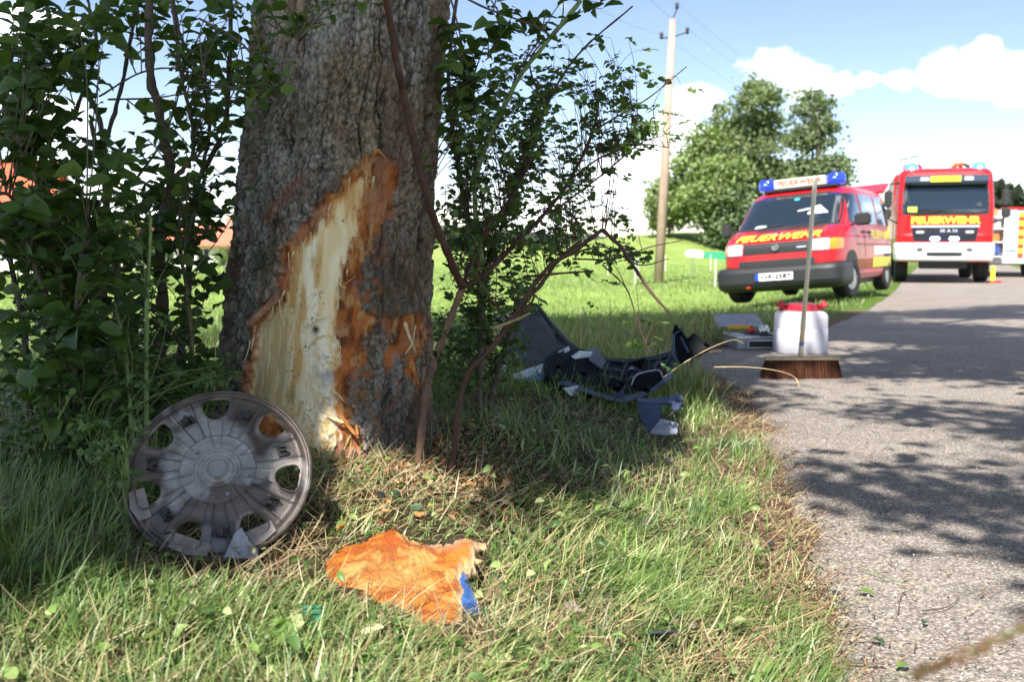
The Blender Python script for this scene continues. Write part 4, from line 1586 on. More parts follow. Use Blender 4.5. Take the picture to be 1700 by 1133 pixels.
    z = gz(x, y) + rng.uniform(0.01, 0.06, n)
    C = np.stack([x, y, z], -1)
    A = rng.normal(size=(n, 3)) * [1, 1, .3]
    Nn = unit(rng.normal(size=(n, 3)) * [.4, .4, .2] + [0, -.2, 1])
    ln = rng.uniform(0.012, 0.04, n)
    me = leaf_mesh('weed_leaves', C, A, Nn, ln, ln * 0.55, pick(GREENS, n), GRASSM)
    tagit(link('weed_leaves', me), 'small broad weed leaves scattered through the verge grass', 'weeds', kind='stuff')
    # --- meadow behind
    n = 125000
    d = 4.5 * (48 / 4.5) ** rng.random(n)
    px_ = rng.uniform(-60, 1500, n)
    x = (px_ - 850) / FPX * d * 1.02
    y = d
    s = xedge(y) - x
    keep = (s > 0.12 + (rng.random(n)) * 0.3)
    keep &= rng.random(n) < np.where(y < 8, 0.7, 1)
    x, y, s = x[keep], y[keep], s[keep]
    n = len(x)
    z = gz(x, y) - 0.005
    near = np.exp(-(s / 1.8) ** 2)
    tallz = near * sst(4.6, 6, y) * sst(13, 9, y)
    ln = rng.uniform(0.06, 0.15, n) * (1 + 0.9 * tallz)
    wd = rng.uniform(0.004, 0.008, n) * (0.8 + 0.055 * y)
    col = pick(np.array([(0.16, 0.26, 0.055), (0.20, 0.30, 0.07), (0.14, 0.22, 0.05), (0.26, 0.34, 0.11)]), n)
    f = (rng.random(n) < tallz * 0.45 + 0.05)[:, None]
    col = np.where(f, pick(STRAWS, n), col)
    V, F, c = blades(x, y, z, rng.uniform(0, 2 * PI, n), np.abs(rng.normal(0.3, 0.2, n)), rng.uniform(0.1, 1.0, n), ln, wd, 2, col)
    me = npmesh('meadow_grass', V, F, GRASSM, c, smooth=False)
    tagit(link('meadow_grass', me), 'bright green meadow grass stretching back to the houses', 'grass', kind='stuff')
    # --- verge edge litter: reddish needles and bark crumbs
    n = 9000
    y = 1.5 * (11 / 1.5) ** rng.random(n)
    s = rng.normal(0.08, 0.10, n)
    far_ = rng.random(n) < .16
    s = np.where(far_, -np.abs(rng.normal(0, .8, n)), s)
    x = xedge(y) - s
    z = np.where(s > 0, gz(x, y), 0.010) + rng.random(n) * 0.008
    col = pick(np.array([(0.22, 0.12, 0.075), (0.30, 0.18, 0.11), (0.40, 0.29, 0.18), (0.14, 0.09, 0.065)]), n)
    V, F, c = blades(x, y, z, rng.uniform(0, 2 * PI, n), rng.uniform(1.3, 1.6, n), rng.uniform(-.3, .2, n), rng.uniform(0.012, 0.05, n), rng.uniform(0.0015, 0.004, n) * (1 + .1 * y), 2, col)
    tagit(link('leaf_litter', npmesh('leaf_litter', V, F, STRAWM, c, smooth=False)), 'reddish brown litter of dead leaves along the road edge', 'litter', kind='stuff')
    # litter heap of bark crumbs at the foot of the trunk
    n = 1700
    p = [PZ(rng.uniform(560, 860), rng.normal(765, 40), 0.2) for _ in range(n)]
    C = np.array([tuple(q) for q in p])
    ok = np.hypot(C[:, 0] - AX0.x, C[:, 1] - TR_D) > 0.33
    C = C[ok]
    n = len(C)
    C[:, 2] = gz(C[:, 0], C[:, 1]) + rng.random(n) * 0.03
    ln = rng.uniform(0.008, 0.028, n)
    col = pick(np.array([(0.34, 0.12, 0.035), (0.34, 0.22, 0.12), (0.14, 0.07, 0.045), (0.30, 0.24, 0.16)]), n)
    me = leaf_mesh('bark_crumbs', C, rng.normal(size=(n, 3)) * [1, 1, .5], unit(rng.normal(size=(n, 3)) + [0, 0, 1]), ln, ln * .5, col, STRAWM)
    tagit(link('bark_crumbs', me), 'orange and brown bark crumbs strewn at the foot of the damaged trunk', 'litter', kind='stuff')
    # gravel grains on the near road
    n = 5200
    y = 1.6 * (7 / 1.6) ** rng.random(n)
    x = xedge(y) + np.abs(rng.normal(0, 0.5, n)) + (rng.random(n) < .5) * rng.random(n) * 1.8 - 0.02
    T = unit(rng.normal(size=(n, 6, 3)) * 0.35 + np.array([(1, 0, 0), (-1, 0, 0), (0, 1, 0), (0, -1, 0), (0, 0, 1), (0, 0, -1)]))
    sz = rng.uniform(0.0015, 0.0045, n)
    V = T * sz[:, None, None] * [1, 1, .7]
    V[:, :, 0] += x[:, None]
    V[:, :, 1] += y[:, None]
    V[:, :, 2] += 0.012
    f = np.array([(0, 2, 4), (2, 1, 4), (1, 3, 4), (3, 0, 4), (2, 0, 5), (1, 2, 5), (3, 1, 5), (0, 3, 5)])
    F = (f[None] + (np.arange(n) * 6)[:, None, None]).reshape(-1, 3)
    col = np.repeat(pick(np.array([(0.5, 0.46, 0.42), (0.3, 0.26, 0.23), (0.16, 0.14, 0.13), (0.42, 0.35, 0.3)]), n)[:, None, :], 6, 1).reshape(-1, 3)
    tagit(link('gravel', npmesh('gravel', V.reshape(-1, 3), F, mat('gravel_stone', rough=0.85, attr=True), col, smooth=False)), 'loose grey chippings lying on the asphalt', 'gravel', kind='stuff')


build_grass()

# ------------------------------------------------------------------ wheel cover leaning by the trunk
def build_wheel_cover():
    D = 0.412
    Rr = D / 2
    tilt = R(35)
    c = P(363, 785, 2.195)
    print('cover', c, gzf(c.x, c.y - .12))
    root = empty('wheel_cover', c, 'scorched silver wheel cover seen from its inner side, leaning on stems beside the trunk', 'wheel cover')
    # local: x right, y up in plane, z out of the face towards the viewer
    root.rotation_euler = (PI / 2 - tilt + 0.0, R(0), R(9))
    nr, nth = 110, 630
    rr = np.linspace(0.0, 1.0, nr)
    th = np.linspace(0, 2 * PI, nth, endpoint=False)
    Rm, Tm = np.meshgrid(rr[1:], th, indexing='ij')
    # seven windows
    offs = R(95)
    ph = (Tm - offs + PI / 7) % (2 * PI / 7) - PI / 7
    yy = Rm * np.cos(ph)
    xx = Rm * np.sin(ph)
    # rounded trapezium windows: wider outside
    hw = 0.036 + (yy - 0.60) * 0.30
    cy = 0.745
    qx = np.abs(xx) / np.maximum(hw + 0.055, .01)
    qy = np.abs(yy - cy) / 0.128
    f = ((qx ** 2.6 + qy ** 2.6) ** (1 / 2.6) - 1) * 0.12
    # relief
    h = np.zeros_like(Rm)
    h += 0.030 * (1 - Rm ** 2) * 0.55                     # shallow dish standing towards the viewer
    h -= 0.018 * sst(0.10, 0.125, Rm) * (1 - sst(0.20, 0.22, Rm)) * 0.35
    h += 0.004 * (1 - sst(0.235, 0.25, Rm)) + 0.005 * (1 - sst(0.15, 0.17, Rm)) - 0.006 * (1 - sst(0.085, 0.1, Rm))
    h += 0.003 * np.exp(-((Rm - 0.395) / 0.007) ** 2) + 0.002 * np.exp(-((Rm - 0.235) / 0.006) ** 2)
    h += 0.004 * np.exp(-((Rm - 0.975) / 0.012) ** 2)
    h += -0.006 * sst(0.88, 0.93, Rm) + 0.005 * sst(0.955, 0.97, Rm)
    def ribs(k, off, r0, r1, w=0.0050, hh=0.0058):
        p2 = (Tm - off + PI / k) % (2 * PI / k) - PI / k
        d = np.abs(Rm * np.sin(p2))
        return hh * np.exp(-(d / w) ** 2) * sst(r0 - .01, r0 + .01, Rm) * (1 - sst(r1 - .01, r1 + .01, Rm))
    sep = offs + PI / 7
    h += ribs(7, sep - 0.13, 0.40, 0.90) + ribs(7, sep + 0.13, 0.40, 0.90)
    h += ribs(7, sep - 0.30, 0.27, 0.62, hh=.003) + ribs(7, sep + 0.32, 0.27, 0.62, hh=.003)
    # raised frame round each window and the flat area between
    h += 0.005 * np.exp(-((f - 0.010) / 0.007) ** 2)
    h += -0.006 * sst(0.0, 0.08, f) * sst(0.45, 0.6, Rm) * (1 - sst(.86, .92, Rm)) * 0.6
    rad = Rr * Rm * (1 + 0.0 * Tm)
    X = rad * np.cos(Tm)
    Y = rad * np.sin(Tm)
    # colour: dirty light grey, brown-black soot burned in towards the rim
    gx, gy = X * 22, Y * 22
    g = fbm(gx, gy, 4, 301)
    soot = sst(0.30, 0.74, Rm + (g - 0.5) * 0.75 + 0.22 * np.cos(Tm + 1.0))
    nf = fbm(gx * .55 + 4, gy * .55, 3, 305)
    soot = np.clip(soot * (0.45 + 0.95 * sst(0.34, 0.55, nf)), 0, 1)
    soot = np.where(Tm > PI, np.clip(soot * 1.25 + 0.05, 0, 1), soot)
    basec = np.array([0.26, 0.25, 0.245])
    c1 = np.array([0.032, 0.021, 0.020])
    c2 = np.array([0.095, 0.070, 0.058])
    base = basec * (0.8 + 0.4 * fbm(gx * 3, gy * 3, 3, 302)[..., None])
    sc_ = c1 * (1 - sst(.4, .6, nf)[..., None]) + c2 * sst(.4, .6, nf)[..., None]
    col = base * (1 - soot[..., None]) + sc_ * soot[..., None]
    # hot spots where the coating stayed pale beside windows
    pale = np.exp(-((f - 0.02) / 0.03) ** 2) * sst(0.5, 0.62, fbm(gx * .8, gy * .8, 2, 309))
    col = col * (1 - 0.45 * pale[..., None]) + np.array([0.44, 0.36, 0.32]) * 0.45 * pale[..., None]
    d0 = ribs(7, sep - 0.13, 0.40, 0.90, hh=1) + ribs(7, sep + 0.13, 0.40, 0.90, hh=1) + ribs(7, sep - 0.30, 0.27, 0.62, hh=1) + ribs(7, sep + 0.32, 0.27, 0.62, hh=1)
    col = col * (1 - 0.55 * np.clip(d0, 0, 1)[..., None])
    ringd = np.exp(-((Rm - 0.405) / 0.008) ** 2) + np.exp(-((Rm - 0.245) / 0.006) ** 2) + .7 * np.exp(-((Rm - 0.105) / 0.008) ** 2)
    col = col * (1 - 0.5 * np.clip(ringd, 0, 1)[..., None])
    col = col * (0.82 + 0.36 * fbm(gx * 6, gy * 6, 4, 333)[..., None] * 1.0)
    scr = sst(0.72, 0.8, fbm(X * 60 + Y * 20, Y * 300 - X * 90, 2, 310))
    col = col * (1 + 0.35 * scr[..., None])
    Z = h
    V = np.concatenate([[[0, 0, 0.030 * .55 + 0.004 + .005 - .006]], np.stack([X, Y, Z], -1).reshape(-1, 3)])
    C = np.concatenate([[basec], col.reshape(-1, 3)])
    n1 = nr - 1
    i = 1 + np.arange(n1 - 1)[:, None] * nth
    j = np.arange(nth)
    j2 = (j + 1) % nth
    F = np.stack([i + j[None], i + nth + j[None], i + nth + j2[None], i + j2[None]], -1).reshape(-1, 4)
    ff = np.concatenate([[9.0], f.reshape(-1)])
    keep = (ff[F] > 0).all(1)
    F = F[keep]
    # draw the ragged border onto the window outline
    used = np.zeros(len(V), bool)
    used[F.ravel()] = True
    tri = np.stack([np.zeros(nth, int), 1 + j, 1 + j2], -1)
    m = mat('burnt_plastic', rough=0.33, attr=True, spec=0.55, bump=0.2, bscale=200)
    us = np.unique(np.concatenate([F.ravel(), tri.ravel()]))
    mp = np.full(len(V), -1)
    mp[us] = np.arange(len(us))
    me = npmesh('cover_disc', V[us], [mp[F], mp[tri]], m, C[us])
    o = link('cover_disc', me, root)
    md = o.modifiers.new('thick', 'SOLIDIFY')
    md.thickness = 0.004
    md.offset = -1
    dk = mat('sooty_clip', (0.035, 0.03, 0.03), 0.6, bump=.4, bscale=120)
    br = mat('pale_plate', (0.22, 0.18, 0.165), 0.45, var=0.3, vscale=30, bump=.1)
    rimm = mat('retaining_ring', (0.06, 0.05, 0.05), 0.5, metal=0.6)
    # retaining ring along the rim
    mb = MB()
    pts = [Vector((Rr * 0.985 * math.cos(a), Rr * 0.985 * math.sin(a), -0.004)) for a in np.linspace(0, 2 * PI, 97)]
    mb.tube(pts, 0.0022, 6, caps=False)
    mb.obj('wire_ring', rimm, root, smooth=True)
    for k in range(7):
        a = sep + k * 2 * PI / 7
        mb = MB()
        r0 = 0.70 * Rr
        rot = Matrix.Rotation(a, 3, 'Z') @ Matrix.Rotation(random.uniform(-.2, .2), 3, 'Z')
        cc = Vector((math.cos(a), math.sin(a), 0)) * r0
        for q in range(4):
            off = rot @ Vector((random.uniform(-.007, .007), random.uniform(-.012, .012), random.uniform(-.004, .002)))
            mb.box(cc + off + Vector((0, 0, 0.018 + random.uniform(-.002, .006))), (0.010 + random.uniform(-.004, .008), random.uniform(.003, .008), 0.016), rot @ Matrix.Rotation(random.uniform(-.5, .5), 3, 'Z'))
        mb.box(cc + Vector((0, 0, 0.009)), (0.020, 0.028, 0.006), rot)
        mb.obj('clip', dk, root, bevel=0.0006, seg=1)
    for k in range(7):
        a = offs + PI / 7 * 0 + k * 2 * PI / 7 - 0.15
        mb = MB()
        x, y = math.cos(a) * Rr * 0.315, math.sin(a) * Rr * 0.315
        mb.lathe([(0.0045, 0.014), (0.0045, 0.0225), (0.002, 0.0225), (0.002, 0.019)], 12, 'Z', (x, y, 0))
        mb.obj('peg', dk if False else mat('peg_grey', (0.26, 0.26, 0.27), .5), root, smooth=False)
    # bent pale plates across the lower windows
    for a, s in ((offs + PI * 6 / 7 + .07, 1.0), (offs - 3 * 2 * PI / 7 - 0.0, .9), (offs + 2 * 2 * PI / 7 + 0.10, .85)):
        a_ = a
        mb = MB()
        rot = Matrix.Rotation(a_ - PI / 2, 3, 'Z')
        cc = Vector((math.cos(a_), math.sin(a_), 0)) * Rr * 0.862
        pl = [(-.045 * s, -.014), (.040 * s, -.022), (.043 * s, .012), (0, .021), (-.043 * s, .013)]
        ax = rot @ Vector((1, 0, 0))
        ay = rot @ Vector((0, 1, 0))
        mb.prism(pl, cc + Vector((0, 0, 0.0035)), ax, ay, 0.0025)
        mb.obj('rim_plate', br, root, bevel=.0008, seg=1)
    return root


WC = build_wheel_cover()


def noisy_outline(poly, amp, sub=8, seed=0, s=.5):
    out = []
    n = len(poly)
    for i in range(n):
        a = np.array(poly[i], float)
        b = np.array(poly[(i + 1) % n], float)
        for k in range(sub):
            p = a + (b - a) * k / sub
            j = (fbm(np.array([p[0] * s / 4]), np.array([p[1] * s / 4]), 3, seed)[0] - .5) * 2 * amp
            nrm = np.array([-(b - a)[1], (b - a)[0]])
            nrm /= np.linalg.norm(nrm) + 1e-9
            out.append(tuple(p + nrm * j))
    return out


def slab(name, outline_px, plane_fn, top_fn, colfn, m, thick=0.012, step=3.0, parent=None, origin=None):
    """a sheet whose outline is given on a plane; plane_fn(px,py)->3d arrays; gridded with a thickness"""
    poly = np.array(outline_px)
    x0, y0 = poly.min(0) - step
    x1, y1 = poly.max(0) + step
    gx, gy = np.meshgrid(np.arange(x0, x1, step), np.arange(y0, y1, step))
    sd = sdpoly(gx, gy, outline_px)
    ny, nx = gx.shape
    i = np.arange(ny - 1)[:, None] * nx + np.arange(nx - 1)[None]
    F = np.stack([i, i + nx, i + nx + 1, i + 1], -1).reshape(-1, 4)
    s = sd.reshape(-1)
    F = F[(s[F] < step * 0.4).all(1)]
    # pull border vertices to the outline
    g = np.stack(np.gradient(sd, step), -1)
    gn = np.maximum(np.linalg.norm(g, axis=-1), .3)
    move = np.where(np.abs(sd) < step * 1.0, sd, 0)
    gx = gx - move * g[..., 1] / gn
    gy = gy - move * g[..., 0] / gn
    V = plane_fn(gx.reshape(-1), gy.reshape(-1))
    V = V + top_fn(gx.reshape(-1), gy.reshape(-1), s)
    c = colfn(gx.reshape(-1), gy.reshape(-1), s)
    us, inv = np.unique(F, return_inverse=True)
    o0 = np.array(origin) if origin is not None else V[us].mean(0)
    me = npmesh(name, V[us] - o0, inv.reshape(-1, 4), m, c[us])
    o = link(name, me, parent)
    if parent is None:
        o.location = o0
    md = o.modifiers.new('thick', 'SOLIDIFY')
    md.thickness = thick
    md.offset = -1
    return o


def build_bark_slab():
    # plane through the slab: back edge lifted
    z0 = gzf(-0.3, 2.0) + 0.02
    outl = [(537, 942), (545, 920), (575, 909), (606, 908), (625, 898), (655, 881), (668, 896), (680, 902), (700, 899), (725, 897), (752, 905), (772, 897), (790, 900),
            (806, 896), (808, 906), (790, 914), (785, 938), (768, 945), (765, 957), (775, 976), (768, 992), (768, 1020), (758, 1044), (735, 1038), (700, 1044), (686, 1030), (683, 1018),
            (655, 1002), (632, 1012), (600, 1005), (565, 992), (543, 968)]
    outl = noisy_outline(outl, 2.6, 8, 3, 0.9)
    def plane(px, py):
        out = np.empty((len(px), 3))
        for i in range(len(px)):
            v = pxdir(px[i], py[i])
            # plane z = z0 + 0.28*(y-2.0) - .05*(x+.3)
            # point k*v + (0,0,CAMZ)
            k = (z0 - 0.22 * 2.0 - CAMZ) / (v[2] - 0.22 * v[1])
            out[i] = (v[0] * k, v[1] * k, CAMZ + v[2] * k)
        return out
    def top(px, py, s):
        h = (fbm(px / 60, py / 30, 3, 400) - .5) * 0.022 + (fbm(px / 30 + 5, py / 4 + px / 30, 3, 401) - .5) * 0.011 + (fbm(px / 5, py / 3.5, 3, 402) - .5) * 0.008
        h = h + 0.022 * np.exp(-((py - 905) / 25) ** 2) * np.exp(-((px - 650) / 60) ** 2) - 0.010 * sst(-14, 0, s)
        h = h + 0.02 * np.exp(-((px - 770) / 30) ** 2 - ((py - 910) / 20) ** 2)
        o = np.zeros((len(px), 3))
        o[:, 2] = h
        return o
    def cf(px, py, s):
        fl = fbm(px / 60 + 3, py / 7 + px / 45, 4, 410)
        fl2 = fbm(px / 34, py / 18, 4, 411)
        def mx(a, b, f):
            f = np.clip(f, 0, 1)[:, None]
            return np.array(a) * (1 - f) + np.array(b) * f if not isinstance(a, np.ndarray) or a.ndim == 1 else a * (1 - f) + np.array(b) * f
        c = mx(np.array([0.38, 0.135, 0.016]), np.array([0.30, 0.064, 0.006]), sst(0.42, 0.58, fl))
        c = mx(c, (0.44, 0.24, 0.07), sst(0.50, 0.64, fl2))
        c = mx(c, (0.26, 0.060, 0.008), sst(0.56, 0.66, fbm(px / 40 + 9, py / 12, 4, 412)) * 0.85)
        c = mx(c, (0.52, 0.38, 0.22), sst(-14, -2, s) * sst(640, 740, px + py * .2 - 190) * 0.8)
        c = mx(c, (0.36, 0.25, 0.16), np.exp(-((px - 745) / 30) ** 2 - ((py - 908) / 9) ** 2) * .9)
        c = mx(c, (0.40, 0.10, 0.012), sst(-10, -1, s) * sst(680, 600, px) * .8)
        sp_ = sst(0.68, 0.76, vnoise(px / 2.2, py / 1.7, 413)) * np.exp(-((px - 655 - (py - 950) * .6) / 70) ** 2 - ((py - 955) / 30) ** 2)
        c = mx(c, (0.05, 0.03, 0.02), sp_ * 0.95)
        c = mx(c, (0.45, 0.30, 0.10), np.exp(-((px - 660) / 60) ** 2 - ((py - 960) / 25) ** 2) * .45)
        return c
    m = mat('bark_inner_face', rough=0.62, attr=True, spec=0.3, bump=0.8, bscale=130)
    o = slab('bark_slab', outl, plane, top, cf, m, 0.022, 1.8)
    tagit(o, 'large torn off slab of bark lying orange inner side up in the front grass', 'bark slab')
    # blue painted fragment under it
    mb = MB()
    a = P(762, 958, 2.05)
    b = P(779, 1062, 1.90)
    a.z = gzf(a.x, a.y) + 0.042
    b.z = gzf(b.x, b.y) + 0.006
    pts = [a.lerp(b, t) for t in np.linspace(0, 1, 12)]
    mb.tube([p - b for p in pts], [0.012 + 0.011 * t for t in np.linspace(0, 1, 12)], 16)
    o = mb.obj('car_body_fragment', mat('blue_paint', (0.035, 0.13, 0.42), 0.32, coat=.5, var=.55, vscale=30, var2=(.02, .03, .06), bump=.15, bscale=50), None, smooth=True)
    o.location = b
    autosmooth(o, 50)
    tagit(o, 'rounded blue painted fragment sticking out from under the bark slab', 'fragment')


build_bark_slab()


def chunk(name, label, cat, px, py, size, m, flat=0.35, seed=0, lift=0.0, group=None, pts=7, rot=None, tilt=0.2):
    rnd = random.Random(seed)
    mb = MB()
    poly = []
    for k in range(pts):
        a = 2 * PI * k / pts + rnd.uniform(-.25, .25)
        r = rnd.uniform(.65, 1.1)
        poly.append((math.cos(a) * size * r, math.sin(a) * size * r * 0.75))
    mb.prism(poly, (0, 0, 0), (1, 0, 0), (0, 1, 0), size * flat)
    o = mb.obj(name, m, None, bevel=size * flat * .25, seg=1)
    p = onground(px, py)
    o.location = (p.x, p.y, p.z + size * 0.12 + lift + (.022 if p.x < xedge(p.y) - .05 else 0))
    o.rotation_euler = (rnd.uniform(-tilt, tilt) + tilt, rnd.uniform(-tilt, tilt), rot if rot is not None else rnd.uniform(0, 6))
    return tagit(o, label, cat, group)


def litter_objects():
    dkp = mat('black_plastic', (0.022, 0.024, 0.030), 0.45, bump=.2, bscale=60)
    dkp2 = mat('blue_black_plastic', (0.025, 0.032, 0.060), 0.42, bump=.2, bscale=60)
    wood = mat('fresh_wood_chip', (0.72, 0.60, 0.36), 0.7, var=.25, vscale=60, bump=.4, bscale=120)
    brn = mat('brown_bark_piece', (0.24, 0.19, 0.17), 0.85, var=.4, vscale=50, bump=.7, bscale=80)
    org = mat('orange_bark_piece', (0.46, 0.22, 0.07), 0.8, var=.4, vscale=60, bump=.7, bscale=80)
    chunk('plastic_fragment', 'black plastic splinter lying in the grass just right of the bark slab', 'fragment', 887, 1012, .016, dkp2, seed=1)
    chunk('bark_piece', 'flat greyish brown bark piece lying beside the black splinter', 'bark piece', 950, 1030, .022, brn, seed=2)
    chunk('plastic_fragment', 'largest dark blue-black plastic plate lying in the grass at the lower edge', 'fragment', 1098, 1088, .036, dkp2, .12, seed=3, lift=.015, tilt=.35)
    chunk('plastic_fragment', 'small greyish plastic fragment just above the large dark plate', 'fragment', 1150, 1060, .016, brn, seed=4)
    chunk('plastic_fragment', 'small black fragment alone on the asphalt beside the pale wood chip', 'fragment', 1388, 988, .013, dkp, seed=5)
    chunk('plastic_fragment', 'black fragment half hidden in grass near the road edge', 'fragment', 1278, 918, .02, dkp, seed=6)
    chunk('plastic_fragment', 'black fragment with a red tip in the grass above the mushroom', 'fragment', 985, 908, .02, dkp, seed=16)
    chunk('wood_chip', 'pale fresh wood chip lying on the edge of the asphalt', 'wood chip', 1340, 975, .034, wood, .16, seed=7, rot=.2, tilt=.25)
    chunk('wood_chip', 'small cream wood chip half covered by grass at the bottom', 'wood chip', 610, 1070, .028, wood, .15, seed=8)
    chunk('bark_piece', 'small orange bark crumb with pits above the bark slab', 'bark piece', 695, 870, .03, org, .3, seed=9)
    chunk('bark_piece', 'upright orange bark sliver leaning behind the slab', 'bark piece', 640, 880, .018, org, .3, seed=10, lift=.02)
    chunk('bark_piece', 'curled orange bark piece below the reddish stem', 'bark piece', 700, 738, .026, org, .3, seed=11, lift=.02, tilt=.6)
    chunk('bark_piece', 'yellowish bark piece under the trunk edge', 'bark piece', 655, 745, .024, org, .3, seed=12, lift=.01)
    chunk('bark_piece', 'brown curled bark piece in the sunny grass below the blue trim', 'bark piece', 1108, 778, .024, brn, .3, seed=13)
    chunk('plastic_fragment', 'dark splinter lying in straw left of the bramble leaves', 'fragment', 632, 838, .02, dkp, .2, seed=14)
    chunk('plastic_fragment', 'long thin black strip lying in the grass right of the litter', 'fragment', 800, 853, .03, dkp, .1, seed=15).scale = (2.0, .35, 1)
    # ribbed green bit
    mb = MB()
    for k in range(6):
        mb.box((0, (k - 2.5) * .007, 0.003 * (k % 2)), (.038, .0066, .006))
    o = mb.obj('circuit_board_fragment', mat('green_board', (0.03, 0.14, 0.09), .35, var=.3, vscale=60), None, bevel=.0008, seg=1)
    p = onground(521, 1042)
    o.location = (p.x, p.y, p.z + .02)
    o.rotation_euler = (.5, .1, .35)
    tagit(o, 'dark green ribbed fragment lying in the grass left of the slab', 'fragment')
    # mushroom
    root = empty('mushroom', onground(1065, 992), 'small pale cream mushroom cap standing in the front grass', 'mushroom')
    mb = MB()
    mb.lathe([(.001, .030), (.012, .028), (.020, .022), (.0245, .012), (.024, .007), (.016, .008), (.004, .010)], 24)
    mb.obj('cap', mat('mushroom_cap', (0.55, 0.50, 0.30), .6, var=.3, vscale=60, bump=.25, bscale=60), root, smooth=True)
    mb = MB()
    mb.tube([(0, 0, -.02), (0, 0, .010)], [.005, .0045], 10)
    mb.obj('stem', mat('mushroom_stem', (0.5, 0.45, 0.33), .7), root, smooth=True)
    # metal shard leaning against the wheel cover
    mb = MB()
    p0 = onground(399, 930)
    poly = [(-.036, -.012), (.040, -.014), (.036, .008), (.018, .022), (-.002, .054), (-.016, .040)]
    mb.prism(poly, (0, 0, 0), (1, 0, 0), (0, .35, .94), .003)
    mb.prism([(0.016, -.01), (0.022, -.01), (0.012, .036), (0.007, .034)], (0, -.003, 0), (1, 0, 0), (0, .35, .94), -.003)
    o = mb.obj('plastic_shard', mat('grey_shard', (0.30, 0.31, 0.35), .4, var=.4, vscale=30, bump=.3, bscale=90, spec=.6), None, bevel=.0006, seg=1)
    o.location = (p0.x, p0.y + .005, p0.z + .014)
    tagit(o, 'light grey triangular shard propped against the bottom of the wheel cover', 'shard')
    # twigs on asphalt and in grass
    tw = mat('dead_twig', (0.085, 0.06, 0.045), .9, var=.3, vscale=30)
    gr = mat('green_stalk', (0.14, 0.20, 0.05), .6)
    st = mat('straw_stalk', (0.50, 0.38, 0.20), .7, var=.2, vscale=30)
    def lay(name, label, cat, pts, r, m, lift=0.004, group=None, ends=.4):
        w = []
        for q in pts:
            p = onground(q[0], q[1])
            p.z += lift + (q[2] if len(q) > 2 else 0)
            w.append(p)
        o0 = w[0].copy()
        cp = catmull(w, 5)
        mb = MB()
        mb.tube([p - o0 for p in cp], list(np.linspace(r, r * ends, len(cp))), 6)
        o = mb.obj(name, m, None, smooth=True)
        o.location = o0
        return tagit(o, label, cat, group)
    lay('twig', 'dark bent twig on the asphalt above the others, nearest the grass edge', 'twig', [(1350, 858), (1385, 845), (1413, 825)], .002, tw)
    lay('twig', 'short forked dark twig on the asphalt in the middle of the sunny patch', 'twig', [(1470, 855), (1478, 848), (1485, 842)], .002, tw)
    lay('twig', 'long curved thin twig standing as an arc on the asphalt', 'twig', [(1492, 1022), (1494, 1000), (1500, 988), (1516, 982)], .0016, tw)
    lay('twig', 'thick dark twig lying right of the curved one', 'twig', [(1530, 1018), (1570, 1012), (1593, 996)], .0022, tw)
    lay('twig', 'brown twig at the corner of grass and asphalt by the lower edge', 'twig', [(1405, 1103), (1440, 1105), (1478, 1108)], .0035, tw)
    lay('twig', 'thin dark twig by the road edge beside the pale stones', 'twig', [(1325, 880), (1370, 893), (1405, 912)], .0018, tw)
    lay('twig', 'fine pale twig crossing the asphalt below the forked twig', 'twig', [(1395, 882), (1430, 886), (1478, 892)], .0012, tw)
    lay('green_stalk', 'thin green leaf stalk lying across the asphalt', 'stalk', [(1425, 945), (1460, 958), (1500, 972), (1545, 978)], .0016, gr)
    lay('grass_stalk', 'long green stem snaking over the grass right of the trunk foot', 'stalk', [(735, 850, 0), (742, 825, .02), (765, 805, .03), (800, 802, .02), (850, 806, .01), (930, 822, 0)], .0022, gr, .012)
    lay('grass_stalk', 'dry bent straw standing in the grass below the wheel cover', 'stalk', [(325, 1040, 0), (330, 1010, .01), (318, 985, .02), (302, 955, .03)], .0016, st, .01)
    lay('grass_stalk', 'pale dry straw standing up before the lower edge of the slab', 'stalk', [(622, 1133, 0), (618, 1080, .012), (610, 1045, .03), (609, 1012, .05)], .0022, st, .005)
    lay('dead_branch', 'bare pale branch arching over the shaded grass at the left', 'branch', [(62, 972, 0), (68, 925, .03), (80, 880, .06), (97, 850, .07), (92, 820, .10), (70, 790, .12), (45, 780, .13)], .0035, mat('pale_dead_wood', (0.30, 0.24, 0.17), .8, var=.3), .0)
    # leaves fallen on the road
    lm = {'d': mat('fallen_leaf_dark', (0.03, 0.065, 0.025), .5), 'g': mat('fallen_leaf_green', (0.13, 0.22, 0.05), .5, trans=.3), 'y': mat('fallen_leaf_yellow', (0.45, 0.42, 0.04), .5, trans=.3)}
    for i, (x, y, s, k, lab) in enumerate([(1456, 1064, .034, 'd', 'dark curled green leaf on the asphalt beside the grass tip'), (1500, 1112, .034, 'g', 'bright green leaf on the asphalt at the lower edge'),
                                           (1436, 985, .040, 'g', 'ragged pale green leaf on the asphalt beside the black fragment'), (1540, 1040, .028, 'd', 'small green leaf further out on the asphalt'),
                                           (1305, 702, .02, 'g', 'tiny green leaf on the far road edge'), (1390, 945, .016, 'y', 'yellow leaf on the road edge'), (1382, 1023, .014, 'y', 'small yellow blossom at the grass edge'),
                                           (478, 1080, .062, 'g', 'large rounded bright green leaf in the front grass'), (655, 845, .04, 'd', 'broad green leaf sprouting above the bark slab'),
                                           (690, 868, .04, 'd', 'second broad green leaf beside the sprout, partly behind orange bark'), (716, 862, .018, 'y', 'small yellow leaf by the orange crumb')]):
        T = np.array(LT_V) * [1, .62, 1.6]
        me = npmesh('fallen_leaf', T * s, LT_F, lm[k], None, smooth=False)
        o = link('fallen_leaf', me)
        p = onground(x, y)
        o.location = (p.x - s * .4, p.y, p.z + (.004 if x > 1300 else .035))
